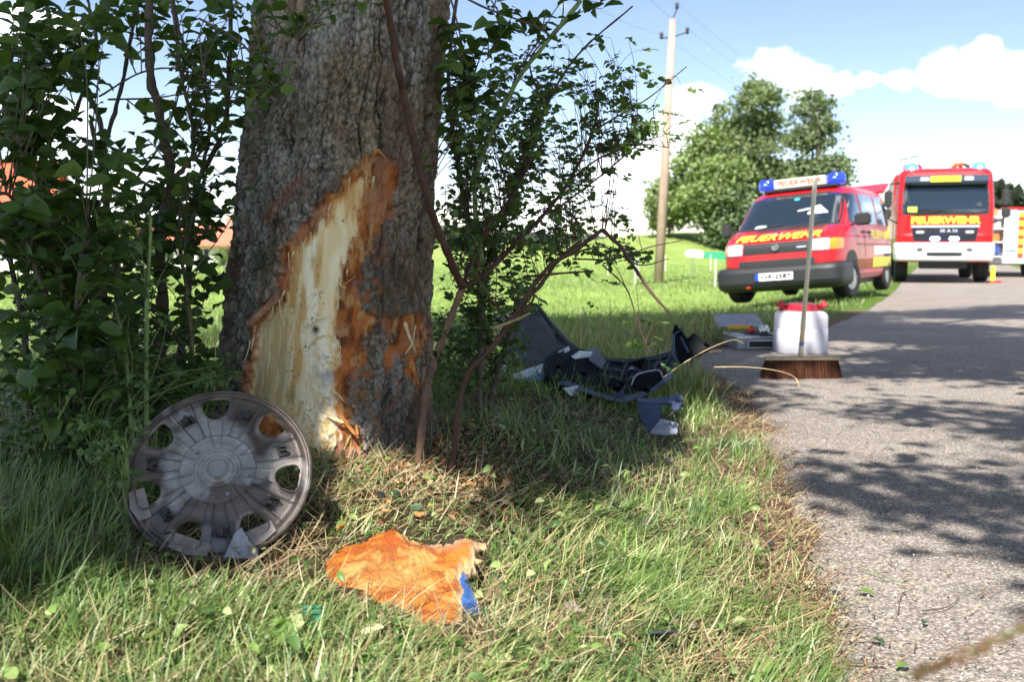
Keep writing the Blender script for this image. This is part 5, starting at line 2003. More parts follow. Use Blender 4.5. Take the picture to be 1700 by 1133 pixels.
        o.rotation_euler = (R(3 + i * 7 % 9) if x > 1300 else R(35), R(-3), (i * 1.3) % 2.2 - .9)
        tagit(o, lab, 'leaf')
    # blurred grass ear close to the camera, lower right
    a, b = P(1480, 1128, .62), P(1740, 1022, .60)
    root = empty('grass_ear', a, 'out of focus reddish grass ear reaching in at the lower right corner', 'grass ear')
    mb = MB()
    ctr = catmull([a - a, a.lerp(b, .35) - a + Vector((0, 0, -.004)), b - a], 8)
    mb.tube([P(1300, 1210, .66) - a] + ctr, .0007, 5)
    mb.obj('stem', gr, root, smooth=True)
    mb = MB()
    for i in range(110):
        t = random.uniform(.2, 1)
        f = t * (len(ctr) - 1)
        k = min(int(f), len(ctr) - 2)
        p = ctr[k].lerp(ctr[k + 1], f - k)
        dd = Vector((.9, 0, random.choice([-1, 1]) * .35 + .3)).normalized()
        l = random.uniform(.005, .009)
        q = p + Vector((0, random.uniform(-.004, .004), random.uniform(-.0035, .0035)))
        mb.tube([q, q + dd * l * .5, q + dd * l], [.0005, .0013, .0002], 5)
    mb.obj('seeds', mat('seed_husk', (0.13, 0.04, 0.025), .7, var=.8, vscale=90, var2=(.20, .15, .05)), root)
    # tall dry stalks with drooping ears near the wreck
    def tall(pts, d0, d1, label, r=.0018, m=st, ear=True):
        pp = sp(pts, d0, d1)
        g = pp[0].copy()
        root = empty('dry_grass_stalk', g, label, 'grass stalk')
        cp = catmull(pp, 8)
        mb = MB()
        mb.tube([p - g for p in cp], list(np.linspace(r, r * .4, len(cp))), 5)
        mb.obj('stem', m, root, smooth=True)
        if ear:
            mb = MB()
            for i in range(22):
                f = random.uniform(.78, 1) * (len(cp) - 1)
                k = min(int(f), len(cp) - 2)
                p = cp[k].lerp(cp[k + 1], f - k) - g
                t = (cp[k + 1] - cp[k]).normalized()
                q = p + t * .012 + Vector((random.uniform(-.003, .003), random.uniform(-.003, .003), random.uniform(-.004, .002)))
                mb.tube([p, p.lerp(q, .6), q], [.0004, .0014, .0002], 4)
            mb.obj('ear', m, root)
    tall([(1100, 628), (1140, 600), (1180, 578), (1215, 565), (1232, 569)], 3.6, 3.9, 'long dry stalk arching up before the broken bumper corner towards the case', .0022)
    tall([(1185, 610), (1240, 610), (1290, 616), (1318, 626), (1326, 640)], 4.4, 4.3, 'long dry stalk arching right over the asphalt before the broom head', .0022)
    tall([(964, 610), (965, 560), (968, 508)], 5.2, 5.2, 'straight dry stalk standing behind the black bumper', .003, st, False)
    tall([(1015, 590), (1014, 540), (1013, 495)], 5.6, 5.6, 'pale green stalk standing upright behind the bumper', .004, gr, False)
    tall([(985, 540), (972, 520), (966, 508)], 5.2, 5.2, 'short bent dry stalk crossing the straight one', .003, st, False)
    # dry seed heads by the trunk's lower left
    tall([(355, 655), (358, 600), (356, 560)], 3.0, 3.0, 'dry seed head in the undergrowth left of the trunk foot', .0018, st)
    # upright grey blue grass stalks before the trunk's right
    tall([(560, 660), (565, 640)], 2.9, 2.9, 'short stalk at the trunk foot', .001, gr, False)


litter_objects()


# ------------------------------------------------------------------ broken bumper and wing
def build_wreck():
    grey = mat('grey_textured_plastic', (0.065, 0.070, 0.082), .6, var=.2, vscale=10, bump=.25, bscale=260, spec=.25)
    blk = mat('black_bumper_plastic', (0.006, 0.007, 0.010), .55, bump=.15, bscale=120, spec=.08)
    blu = mat('blue_grey_trim', (0.045, 0.062, 0.115), .45, var=.3, vscale=14, bump=.2, bscale=60, spec=.3)
    lig = mat('pale_torn_edge', (0.50, 0.56, 0.62), .35, var=.3, vscale=12)
    def sheet(name, pts3, th, m, parent, bev=.003):
        """polygon of 3d points extruded along its normal"""
        g = parent.location
        P_ = [Vector(p) - g for p in pts3]
        n = Vector((0, 0, 0))
        for i in range(len(P_)):
            a, b = P_[i], P_[(i + 1) % len(P_)]
            n += a.cross(b)
        n.normalize()
        if n.y > 0:
            n = -n
        mb = MB()
        k = len(P_)
        vs = P_ + [p - n * th for p in P_]
        fs = [tuple(range(k)), tuple(reversed(range(k, 2 * k)))] + [(i, (i + 1) % k, (i + 1) % k + k, i + k) for i in range(k)]
        mb.add(vs, fs)
        return mb.obj(name, m, parent, bevel=bev, seg=2)
    # wheel arch liner / wing panel standing behind
    root = empty('broken_wing_panel', P(900, 620, 5.1), 'dark grey broken wing panel standing upright in the grass behind the rose stems', 'car part')
    WS = 1.235

    def q(lst):
        return [P(a, b, d * WS) for (a, b, d) in lst]
    sheet('panel', q([(868, 514, 4.6), (888, 506, 4.6), (897, 520, 4.6), (920, 552, 4.5), (948, 570, 4.4), (960, 590, 4.3), (930, 585, 4.3), (905, 600, 4.2), (880, 612, 4.2), (850, 596, 4.25), (843, 570, 4.4), (852, 540, 4.5)]), .006, grey, root)
    mb = MB()
    mb.tube([p - root.location for p in catmull(q([(870, 514, 4.59), (890, 507, 4.59), (912, 535, 4.55), (940, 566, 4.4), (965, 585, 4.3), (990, 600, 4.2)]), 4)], .014, 6)
    mb.obj('folded_edge', grey, root, smooth=True)
    sheet('side_flange', q([(818, 518, 4.7), (850, 520, 4.6), (852, 545, 4.5), (843, 575, 4.4), (830, 560, 4.5)]), .006, grey, root)
    sheet('torn_strip', q([(850, 622, 4.05), (878, 612, 4.05), (902, 604, 4.0), (902, 618, 3.95), (880, 626, 3.95), (855, 630, 4.0)]), .006, lig, root, .002)
    sheet('torn_strip', q([(832, 612, 4.2), (836, 598, 4.2), (842, 602, 4.2), (838, 618, 4.15)]), .005, lig, root, .002)
    sheet('blue_patch', q([(862, 630, 3.97), (900, 620, 3.93), (903, 630, 3.9), (880, 634, 3.92)]), .005, mat('bright_blue_plastic', (0.03, .14, .36), .4), root, .002)
    # the bumper shell lying in front, a curved grille with ribs
    root = empty('broken_front_bumper', P(1000, 660, 4.65), 'black broken front bumper with open grille ribs lying bent in the grass', 'car part')
    g = root.location
    up = catmull(q([(905, 598, 4.0), (940, 582, 4.15), (975, 590, 4.2), (1020, 600, 4.25), (1065, 600, 4.2), (1105, 592, 4.1), (1125, 585, 4.05)]), 6)
    lo = catmull(q([(912, 636, 3.8), (945, 640, 3.75), (985, 655, 3.7), (1025, 666, 3.68), (1060, 660, 3.7), (1095, 642, 3.75), (1118, 622, 3.8)]), 6)
    n = len(up)
    def bar(a_pts, w, th, m, nm):
        mb = MB()
        vs = []
        for i, p in enumerate(a_pts):
            up_ = (up[min(i, n - 1)] - lo[min(i, n - 1)]).normalized()
            dep = Vector((0, 1, 0.1)) * th
            for s_ in ((-1, 0), (1, 0), (1, 1), (-1, 1)):
                vs.append(p - g + up_ * w * s_[0] + dep * s_[1])
        fs = []
        for i in range(len(a_pts) - 1):
            for k in range(4):
                fs.append((i * 4 + k, i * 4 + (k + 1) % 4, i * 4 + 4 + (k + 1) % 4, i * 4 + 4 + k))
        fs += [(0, 1, 2, 3), tuple(4 * (len(a_pts) - 1) + k for k in (3, 2, 1, 0))]
        mb.add(vs, fs)
        return mb.obj(nm, m, root, bevel=.0015, seg=1)
    bar(up, .010, .05, blk, 'top_edge')
    for t in (0.28, 0.5, 0.72):
        pts = [u.lerp(l, t) + Vector((0, .02, -.004 * math.sin(i))) for i, (u, l) in enumerate(zip(up, lo))]
        bar(pts, .0035, .05, blk, 'grille_bar')
    bar([l + Vector((0, -.01, 0)) for l in lo], .013, .07, blu, 'lower_lip')
    for i in range(2, n - 2, 3):
        mb = MB()
        a, b = up[i] - g, lo[min(i + 2, n - 1)] - g
        mb.tube([a + Vector((0, .025, 0)), b + Vector((0, .025, 0))], .004, 4)
        mb.obj('grille_rib', blk, root)
    for i in range(3, n - 5, 4):
        mb = MB()
        a, b = up[i + 2] - g, lo[max(i - 2, 0)] - g
        mb.tube([a + Vector((0, .03, 0)), a.lerp(b, .5) + Vector((0, .03, 0))], .0045, 4)
        mb.obj('grille_rib', grey, root)
    # deep black back shell
    mb = MB()
    vs = []
    for i in range(n):
        vs += [up[i] - g + Vector((0, .09, 0)), lo[i] - g + Vector((0, .12, -.02))]
    mb.add(vs, [(2 * i, 2 * i + 1, 2 * i + 3, 2 * i + 2) for i in range(n - 1)])
    o = mb.obj('inner_shell', blk, root)
    md = o.modifiers.new('t', 'SOLIDIFY')
    md.thickness = .006
    # left block: dark hollow, crumpled
    sheet('side_block', q([(903, 600, 3.95), (935, 583, 4.0), (962, 578, 4.1), (985, 585, 4.1), (990, 612, 4.0), (1000, 660, 3.75), (962, 655, 3.72), (925, 645, 3.75), (905, 625, 3.8)]), .05, blk, root, .006)
    sheet('crumpled_flap', q([(975, 580, 4.08), (992, 577, 4.05), (1006, 600, 3.98), (998, 612, 3.95), (978, 598, 4.0)]), .006, mat('grey_blue_flap', (0.16, .17, .21), .35), root, .002)
    sheet('pale_flap', q([(948, 592, 3.93), (962, 582, 3.95), (984, 584, 3.98), (980, 592, 3.94), (955, 596, 3.92)]), .005, lig, root, .002)
    sheet('pale_flap', q([(926, 584, 4.0), (945, 574, 4.02), (946, 582, 4.0), (932, 588, 3.98)]), .005, lig, root, .002)
    sheet('fog_light_frame', q([(1048, 636, 3.78), (1060, 622, 3.8), (1094, 616, 3.85), (1100, 628, 3.8), (1086, 640, 3.75), (1056, 648, 3.73)]), .012, blk, root, .003)
    mb = MB()
    fr = q([(1048, 640, 3.77), (1058, 622, 3.8), (1092, 615, 3.84), (1100, 626, 3.8)])
    mb.tube([p - g for p in catmull(fr, 4)], .004, 5)
    mb.obj('chrome_edge', mat('pale_grey_plastic', (.32, .36, .42), .35), root, smooth=True)
    sheet('tongue', q([(1018, 660, 3.7), (1024, 632, 3.74), (1038, 656, 3.68), (1034, 664, 3.66)]), .005, blu, root, .002)
    rr_ = random.Random(5)
    for k in range(9):
        cx_, cy_ = rr_.uniform(915, 1085), rr_.uniform(592, 652)
        d_ = 3.66 + rr_.uniform(-.05, .1)
        s_ = rr_.uniform(6, 17)
        a_ = rr_.uniform(0, 6)
        tri_ = [(cx_ + s_ * math.cos(a_ + t), cy_ + s_ * .6 * math.sin(a_ + t), d_ + rr_.uniform(-.06, .06)) for t in (0, 1.7, 2.6, 4.4)]
        sheet('torn_shard', q(tri_), .005, (blk, blk, blu, grey, lig)[k % 5] if cx_ < 1010 or k % 5 < 3 else blk, root, .001)
    # upright corner at the right
    sheet('corner_plate', q([(1113, 596, 4.0), (1116, 548, 4.05), (1128, 544, 4.0), (1140, 562, 3.98), (1152, 552, 3.98), (1168, 568, 3.95), (1181, 576, 3.93), (1172, 583, 3.93), (1150, 592, 3.92), (1126, 603, 3.92)]), .02, blk, root, .003)
    mb = MB()
    fr = q([(1126, 603, 3.88), (1118, 590, 3.9), (1118, 556, 3.95), (1134, 546, 3.94)])
    mb.tube([p - g for p in fr], .007, 6)
    mb.obj('corner_edge', blu, root)
    mb = MB()
    mb.tube([P(1121, 552, 4.98) - g, P(1123, 540, 4.98) - g], .011, 8)
    mb.tube([P(1176, 574, 4.86) - g, P(1170, 568, 4.86) - g], .008, 8)
    mb.obj('bolt', blk, root, smooth=True)
    mb = MB()
    mb.tube([P(1143, 585, 4.82) - g, P(1130, 560, 4.86) - g], .005, 6)
    mb.obj('corner_rib', blu, root)
    # detached lower trim with leg
    WS = 1.10

    def q(lst):
        return [P(a, b, d * WS) for (a, b, d) in lst]
    root = empty('bumper_trim_piece', P(1095, 715, 3.8), 'blue-grey bent bumper trim lying in the sunny grass right of the bumper', 'car part')
    sheet('top_strip', q([(1058, 662, 3.62), (1090, 661, 3.63), (1132, 655, 3.65), (1134, 664, 3.6), (1126, 672, 3.58), (1092, 670, 3.58), (1060, 668, 3.58)]), .008, blu, root, .002)
    sheet('leg_plate', q([(1059, 669, 3.58), (1096, 669, 3.58), (1097, 690, 3.52), (1098, 716, 3.46), (1080, 720, 3.45), (1066, 700, 3.5), (1060, 688, 3.53)]), .006, blu, root, .002)
    sheet('foot_plate', q([(1078, 719, 3.45), (1097, 695, 3.50), (1126, 702, 3.46), (1124, 720, 3.42), (1100, 722, 3.42)]), .006, mat('silver_grey_plastic', (.26, .28, .34), .4, var=.3, vscale=20), root, .002)
    sheet('hook', q([(1115, 672, 3.56), (1130, 664, 3.57), (1136, 674, 3.54), (1120, 683, 3.52), (1114, 678, 3.53)]), .006, blu, root, .002)


build_wreck()


# ------------------------------------------------------------------ broom, canister, case
def build_broom():
    hc = onground(1330, 627)
    root = empty('broom', (hc.x, hc.y, 0), 'broom with brown bristles and long wooden handle standing on the asphalt', 'broom')
    wd = .5
    mpx = FPX / hc.y
    W = 125 / mpx
    H = 34 / mpx
    bh = mat('unpainted_wood', (0.42, 0.33, 0.21), .7, var=.2, vscale=20, bump=.2, bscale=60)
    mb = MB()
    mb.box((0, 0, H), (W, .055, .024))
    mb.obj('head', bh, root, bevel=.004)
    n = 2600
    x = rng.uniform(-.48, .48, n) * W
    y = rng.uniform(-.022, .022, n)
    az = np.arctan2(y * 3, x * 1.0)
    tip = np.stack([x * (1.0 + .11 * rng.random(n)) + np.sign(x) * (np.abs(x) / W * 2) ** 6 * .012, y * 2.2 + rng.normal(0, .004, n), rng.uniform(0.002, .008, n)], -1)
    base_ = np.stack([x, y, np.full(n, H - .010)], -1)
    t = np.linspace(0, 1, 4)
    wv = .0016
    side = unit(np.stack([np.cos(rng.uniform(0, PI, n)), np.sin(rng.uniform(0, PI, n)), np.zeros(n)], -1))
    V = np.empty((n, 4, 2, 3))
    for i, tt in enumerate(t):
        p = base_ * (1 - tt) + tip * tt + rng.normal(0, .0012, (n, 3)) * (i > 0)
        V[:, i, 0] = p - side * wv
        V[:, i, 1] = p + side * wv
    f = np.array([(2 * i, 2 * i + 1, 2 * i + 3, 2 * i + 2) for i in range(3)])
    F = (f[None] + (np.arange(n) * 8)[:, None, None]).reshape(-1, 4)
    c = np.repeat(pick(np.array([(0.085, 0.032, 0.018), (0.12, 0.045, 0.024), (0.06, 0.024, 0.014)]), n)[:, None], 8, 1).reshape(-1, 3)
    me = npmesh('bristles', V.reshape(-1, 3), F, mat('coco_bristle', rough=.8, attr=True, spec=.2), c, smooth=False)
    tagit(link('bristles', me, root), kind='stuff')
    a = Vector((-.008, .0, H + .01))
    top = P(1354, 292, hc.y - .30) - Vector((hc.x, hc.y, 0))
    b0 = a + Vector((0, 0, .0))
    mb = MB()
    mb.tube([b0, b0.lerp(top, .07)], [.017, .0155], 14)
    mb.obj('socket', mat('pale_wood', (0.62, .52, .36), .6), root, smooth=True)
    mb = MB()
    mb.tube([b0.lerp(top, .07), b0.lerp(top, .085)], .0162, 14)
    mb.obj('blue_band', mat('blue_band', (0.03, .16, .55), .4), root, smooth=True)
    mb = MB()
    mb.tube([b0.lerp(top, .085), b0.lerp(top, .17)], .0148, 14)
    mb.obj('worn_grip', mat('worn_yellow_wood', (0.62, .47, .25), .6), root, smooth=True)
    mb = MB()
    mb.tube([b0.lerp(top, .17), top - (top - b0).normalized() * .012, top], [.0148, .0135, .009], 14)
    mb.obj('handle', mat('weathered_handle', (0.80, .73, .58), .55, var=.15, vscale=6), root, smooth=True)


def build_canister():
    p = onground(1340, 590)
    s = 84 / (FPX / p.y)      # width
    hgt = 74 / (FPX / p.y)
    root = empty('canister', (p.x, p.y + s / 2, 0.006), 'white translucent plastic canister with red lid standing behind the broom', 'canister')
    root.rotation_euler = (0, 0, R(-6))
    m = mat('translucent_plastic', (0.80, .80, .84), .3, spec=.5, trans=.5, ttint=(1.0, 1.0, 1.02))
    # rounded box body via superellipse slices
    zs = [0, .01, .03, .3, .6, .8, .88, .93, .965, .98]
    ws = [.90, .96, 1, 1, 1, 1, .985, .94, .85, .70]
    mb = MB()
    n = 48
    vs = []
    for z_, w_ in zip(zs, ws):
        for k in range(n):
            a = 2 * PI * k / n
            e = 5 if w_ > .8 else 4
            r = 1 / (abs(math.cos(a)) ** e + abs(math.sin(a)) ** e) ** (1 / e)
            vs.append((math.cos(a) * r * w_ * s / 2, math.sin(a) * r * w_ * s * .42, z_ * hgt))
    fs = []
    for i in range(len(zs) - 1):
        for k in range(n):
            fs.append((i * n + k, i * n + (k + 1) % n, (i + 1) * n + (k + 1) % n, (i + 1) * n + k))
    fs += [tuple(reversed(range(n))), tuple((len(zs) - 1) * n + k for k in range(n))]
    mb.add(vs, fs)
    o = mb.obj('body', m, root)
    autosmooth(o, 50)
    mb = MB()
    lv = []
    for z_ in (.015, .03, .57, .575):
        for k in range(n):
            v = vs[3 * n + k]
            w_ = (.985 if z_ < .02 else 1.006) if z_ < .572 else .99
            lv.append((v[0] * w_, v[1] * w_, z_ * hgt))
    mb.add(lv, [(i * n + k, i * n + (k + 1) % n, (i + 1) * n + (k + 1) % n, (i + 1) * n + k) for i in range(3) for k in range(n)])
    mb.obj('filled_part', mat('filled_plastic', (0.60, .60, .66), .35, spec=.5, trans=.35, ttint=(1, 1, 1.02)), root, smooth=True)
    red = mat('red_plastic', (0.55, .012, .03), .35, coat=.2)
    mb = MB()
    mb.lathe([(s * .30, hgt * .965), (s * .33, hgt * .98), (s * .33, hgt * 1.06), (s * .315, hgt * 1.12), (s * .22, hgt * 1.15), (.01, hgt * 1.15)], 32)
    o = mb.obj('lid', red, root)
    autosmooth(o, 40)
    for sx in (-1, 1):
        mb = MB()
        x0 = sx * s * .40
        mb.tube([(x0, -.02, hgt * .93), (x0 - sx * .01, -.02, hgt * 1.08), (x0 + sx * .015, -.03, hgt * 1.20)], [.020, .019, .016], 8)
        mb.tube([(x0 - sx * .04, -.02, hgt * 1.08), (x0 + sx * .03, -.03, hgt * 1.10), (x0 + sx * .045, -.03, hgt * 1.11)], [.015, .015, .013], 8)
        mb.obj('carrying_handle', red, root, smooth=True)


def build_case():
    p = onground(1262, 580)
    mp = FPX / p.y
    W = 78 / mp
    H = 20 / mp
    Dp = .42
    root = empty('tool_case', (p.x, p.y, .006), 'open aluminium tool case with orange and red contents beside the canister', 'case')
    root.rotation_euler = (0, 0, R(4))
    al = mat('aluminium_sheet', (0.30, .31, .33), .45, metal=.6, var=.2, vscale=12)
    alp = mat('aluminium_edge', (0.66, .68, .72), .25, metal=.9)
    dk = mat('case_inside', (0.03, .03, .035), .7)
    mb = MB()
    t = .006
    mb.box((0, t / 2, H / 2), (W, t, H))
    mb.box((0, Dp - t / 2, H / 2), (W, t, H))
    mb.box((-W / 2 + t / 2, Dp / 2, H / 2), (t, Dp - 2 * t, H))
    mb.box((W / 2 - t / 2, Dp / 2, H / 2), (t, Dp - 2 * t, H))
    mb.box((0, Dp / 2, t / 2 + .001), (W - 2 * t, Dp - 2 * t, t))
    mb.obj('shell', al, root, bevel=.001, seg=1)
    mb = MB()
    for (c, d) in (((0, 0, H), (W + .01, .02, .012)), ((0, Dp, H), (W + .01, .02, .012)), ((-W / 2, Dp / 2, H), (.02, Dp - .02, .011)), ((W / 2, Dp / 2, H), (.02, Dp - .02, .011))):
        mb.box(c, d)
    mb.obj('edge_profile', alp, root, bevel=.002)
    mb = MB()
    hw = W * .26
    mb.tube([(-hw, -.012, H * .72), (hw, -.012, H * .72), (hw + .005, -.014, H * .66), (hw + .005, -.016, H * .20), (hw, -.016, H * .12), (-hw, -.016, H * .12), (-hw - .005, -.016, H * .2), (-hw - .005, -.014, H * .66), (-hw, -.012, H * .72)], .006, 8)
    mb.obj('handle', mat('pale_handle', (.6, .66, .68), .4), root, smooth=True)
    mb = MB()
    mb.box((0, -.004, H * .42), (W * .50, .006, H * .52))
    mb.obj('handle_recess', dk, root)
    mb = MB()
    mb.box((W * -.18, Dp * .45, H * .99), (W * .50, Dp * .5, H * .14), Matrix.Rotation(.06, 3, 'Y'))
    mb.obj('silver_insert', mat('blue_grey_card', (.45, .50, .58), .4), root, bevel=.003)
    mb = MB()
    for i in range(7):
        mb.tube([(W * (-.2 + .09 * i), Dp * .3, H * .95), (W * (-.16 + .09 * i), Dp * .7, H * (1.1 + .1 * (i % 2)))], .015, 8)
    mb.obj('tools', mat('black_tool', (.02, .02, .022), .5), root, smooth=True)
    # lid hinged open at the back
    lid = Matrix.Rotation(R(-22), 3, 'X')
    mb = MB()
    LH = .24
    for (c, d) in (((0, LH / 2, 0), (W, LH, .006)), ((0, LH, -.02), (W, .006, .05)), ((-W / 2, LH / 2, -.02), (.006, LH - .01, .05)), ((W / 2, LH / 2, -.02), (.006, LH - .01, .05))):
        mb.box(c, d)
    rotl = Matrix.Rotation(R(24), 4, 'X')
    o = mb.obj('lid', al, root, bevel=.002)
    o.matrix_basis = Matrix.Translation((-.02, Dp + .01, H + .05)) @ rotl
    def inl(nm, c, d, m, bev=.003):
        mb = MB()
        mb.box(c, d)
        q_ = mb.obj(nm, m, root, bevel=bev)
        q_.matrix_basis = Matrix.Translation((-.02, Dp + .01, H + .05)) @ rotl
    mb = MB()
    mb.tube([(0, 0, 0), (.03, .01, .02), (.02, .02, .05)], [.026, .024, .012], 10)
    o = mb.obj('red_grip', mat('red_grip', (.65, .02, .02), .35), root, smooth=True)
    o.location = (-.02, Dp * .55, H + .02)
    mb = MB()
    mb.box((-.06, Dp * .9, H + .055), (W * .55, .04, .03))
    mb.obj('orange_label', mat('orange_yellow', (.75, .38, .03), .4), root, bevel=.003)
    mb = MB()
    for i in range(8):
        mb.tube([(W * .18 + .02 * (i % 4), Dp * .5 + .03 * (i // 4), H), (W * .19 + .022 * (i % 4), Dp * .52 + .03 * (i // 4), H + .06 + .012 * (i % 3))], .008, 8)
    mb.obj('sockets', mat('chrome_tools', (.7, .7, .7), .15, metal=1), root, smooth=True)
    # lamp and hammer-like handle lying behind
    p = onground(1198, 536)
    root = empty('hand_lamp', p, 'small black hand lamp with bright yellow-green spot lying in the grass left of the case', 'lamp')
    mb = MB()
    mb.tube([(-.05, 0, .05), (.03, 0, .03), (.06, 0, .015)], [.035, .03, .012], 12)
    mb.obj('body', mat('lamp_black', (.012, .012, .014), .5), root, smooth=True)
    mb = MB()
    mb.tube([(-.03, -.034, .065), (-.015, -.036, .06)], .012, 10)
    mb.obj('reflex_spot', mat('hivis', (.45, .85, .05), .4), root, smooth=True)
    for (a, b, lab, r) in (((1176, 546), (1208, 542), 'short pale wooden stick lying in dry grass left of the case', .018), ((1168, 586), (1196, 588), 'thick pale stick lying at the road edge right of the bumper', .020)):
        A, B = onground(*a), onground(*b)
        mb = MB()
        mb.tube([Vector((0, 0, r)), (B - A) * .5 + Vector((0, 0, r * 1.1)), (B - A) + Vector((0, 0, r))], [r, r * .9, r * .7], 8)
        o = mb.obj('wooden_stick', mat('bare_stick', (.50, .40, .28), .7, var=.25, vscale=20), None, smooth=True)
        o.location = A
        tagit(o, lab, 'stick')


build_broom()
build_canister()
build_case()

# ------------------------------------------------------------------ vehicles
class Shell:
    """closed body from stacked rounded plan slices; front faces -Y"""
    def __init__(s, prof, n=7):
        s.z = np.array([p[0] for p in prof])
        s.w = np.array([p[1] for p in prof])
        s.f = np.array([p[2] for p in prof])
        s.r = np.array([p[3] for p in prof])
        s.n = n

    def par(s, z):
        return np.interp(z, s.z, s.w), np.interp(z, s.z, s.f), np.interp(z, s.z, s.r)

    def front(s, x, z, off=0.0):
        w, f, r = s.par(z)
        l = (r - f) / 2
        q = np.clip(1 - np.abs(x / w) ** s.n, 0, 1) ** (1 / s.n)
        return (f + r) / 2 - l * q - off

    def side(s, y, z, off=0.0):
        w, f, r = s.par(z)
        l = (r - f) / 2
        q = np.clip(1 - np.abs((y - (f + r) / 2) / l) ** s.n, 0, 1) ** (1 / s.n)
        return w * q + off

    def mesh(s, name, mt, nper=96, dz=.03):
        zs = sorted(set(list(np.arange(s.z[0], s.z[-1], dz)) + list(s.z)))
        a = np.linspace(0, 2 * PI, nper, endpoint=False)
        # denser at corners
        V = []
        for z in zs:
            w, f, r = s.par(z)
            l = (r - f) / 2
            e = 2 / s.n
            x = w * np.sign(np.cos(a)) * np.abs(np.cos(a)) ** e
            y = (f + r) / 2 + l * np.sign(np.sin(a)) * np.abs(np.sin(a)) ** e
            V.append(np.stack([x, y, np.full(nper, z)], -1))
        V = np.concatenate(V)
        i = np.arange(len(zs) - 1)[:, None] * nper
        j = np.arange(nper)
        F = np.stack([i + j, i + (j + 1) % nper, i + nper + (j + 1) % nper, i + nper + j], -1).reshape(-1, 4)
        me = npmesh(name, V, [F], mt)
        bm = bmesh.new()
        bm.from_mesh(me)
        bm.verts.ensure_lookup_table()
        bm.faces.new([bm.verts[k] for k in reversed(range(nper))])
        bm.faces.new([bm.verts[(len(zs) - 1) * nper + k] for k in range(nper)])
        bmesh.ops.recalc_face_normals(bm, faces=bm.faces)
        bm.to_mesh(me)
        bm.free()
        return me

    def patch(s, name, quad, mt, parent, th=.006, side=0, nx=10, nz=6, off=0.002, rnd=0.0):
        """quad: four (u,z) corners: bottom-left, bottom-right, top-right, top-left. side 0 = front (u=x), +-1 = flank (u=y)"""
        q = np.array(quad, float)
        U, W_ = np.meshgrid(np.linspace(0, 1, nx + 1), np.linspace(0, 1, nz + 1))
        if rnd > 0:
            # squircle-like rounding of the corners
            a, b = U * 2 - 1, W_ * 2 - 1
            k = rnd
            aa = a * np.sqrt(np.clip(1 - k * b * b / 2, 0, 1))
            bb = b * np.sqrt(np.clip(1 - k * a * a / 2, 0, 1))
            U, W_ = (aa + 1) / 2, (bb + 1) / 2
        B = q[0] * (1 - U)[..., None] + q[1] * U[..., None]
        T = q[3] * (1 - U)[..., None] + q[2] * U[..., None]
        uv = B * (1 - W_)[..., None] + T * W_[..., None]
        u, z = uv[..., 0], uv[..., 1]
        def place(o):
            if side == 0:
                return np.stack([u, s.front(u, z, o), z], -1)
            return np.stack([side * s.side(u, z, o), u, z], -1)
        top = place(off + th).reshape(-1, 3)
        bot = place(-0.01).reshape(-1, 3)
        ny_, nx_ = u.shape
        i = np.arange(ny_ - 1)[:, None] * nx_ + np.arange(nx_ - 1)[None]
        F = np.stack([i, i + 1, i + nx_ + 1, i + nx_], -1).reshape(-1, 4)
        N_ = ny_ * nx_
        ring = [k for k in range(nx_)] + [k * nx_ + nx_ - 1 for k in range(1, ny_)] + [(ny_ - 1) * nx_ + k for k in range(nx_ - 2, -1, -1)] + [k * nx_ for k in range(ny_ - 2, 0, -1)]
        S_ = np.array([(ring[k], ring[k - 1], ring[k - 1] + N_, ring[k] + N_) for k in range(len(ring))])
        me = npmesh(name, np.concatenate([top, bot]), [F, S_], mt)
        me.set_sharp_from_angle(angle=R(40))
        return link(name, me, parent)

    def text(s, name, txt, x, z, size, mt, parent, width=None, side=0, off=.012, shear=0.0, bold=.0, zs=1.0, flip=False):
        c = bpy.data.curves.new('txt', 'FONT')
        c.body = txt
        c.size = size
        c.align_x = 'CENTER'
        c.align_y = 'CENTER'
        c.shear = shear
        c.offset = bold
        c.resolution_u = 3
        o = bpy.data.objects.new('txt', c)
        COL.objects.link(o)
        bpy.context.view_layer.update()
        me = bpy.data.meshes.new_from_object(o.evaluated_get(bpy.context.evaluated_depsgraph_get()))
        bpy.data.objects.remove(o)
        bm = bmesh.new()
        bm.from_mesh(me)
        bmesh.ops.subdivide_edges(bm, edges=[e for e in bm.edges if e.calc_length() > size * .3], cuts=2)
        bm.to_mesh(me)
        bm.free()
        V = np.array([v.co[:] for v in me.vertices])
        if width:
            V[:, 0] *= width / (V[:, 0].max() - V[:, 0].min())
        u = V[:, 0] * (-1 if flip else 1) + x
        zz = V[:, 1] * zs + z
        if side == 0:
            W_ = np.stack([u, s.front(u, zz, off), zz], -1)
        else:
            W_ = np.stack([side * s.side(u, zz, off), u, zz], -1)
        me.vertices.foreach_set('co', W_.astype(np.float32).ravel())
        me.update()
        me.materials.append(mt)
        me.name = name
        return link(name, me, parent)


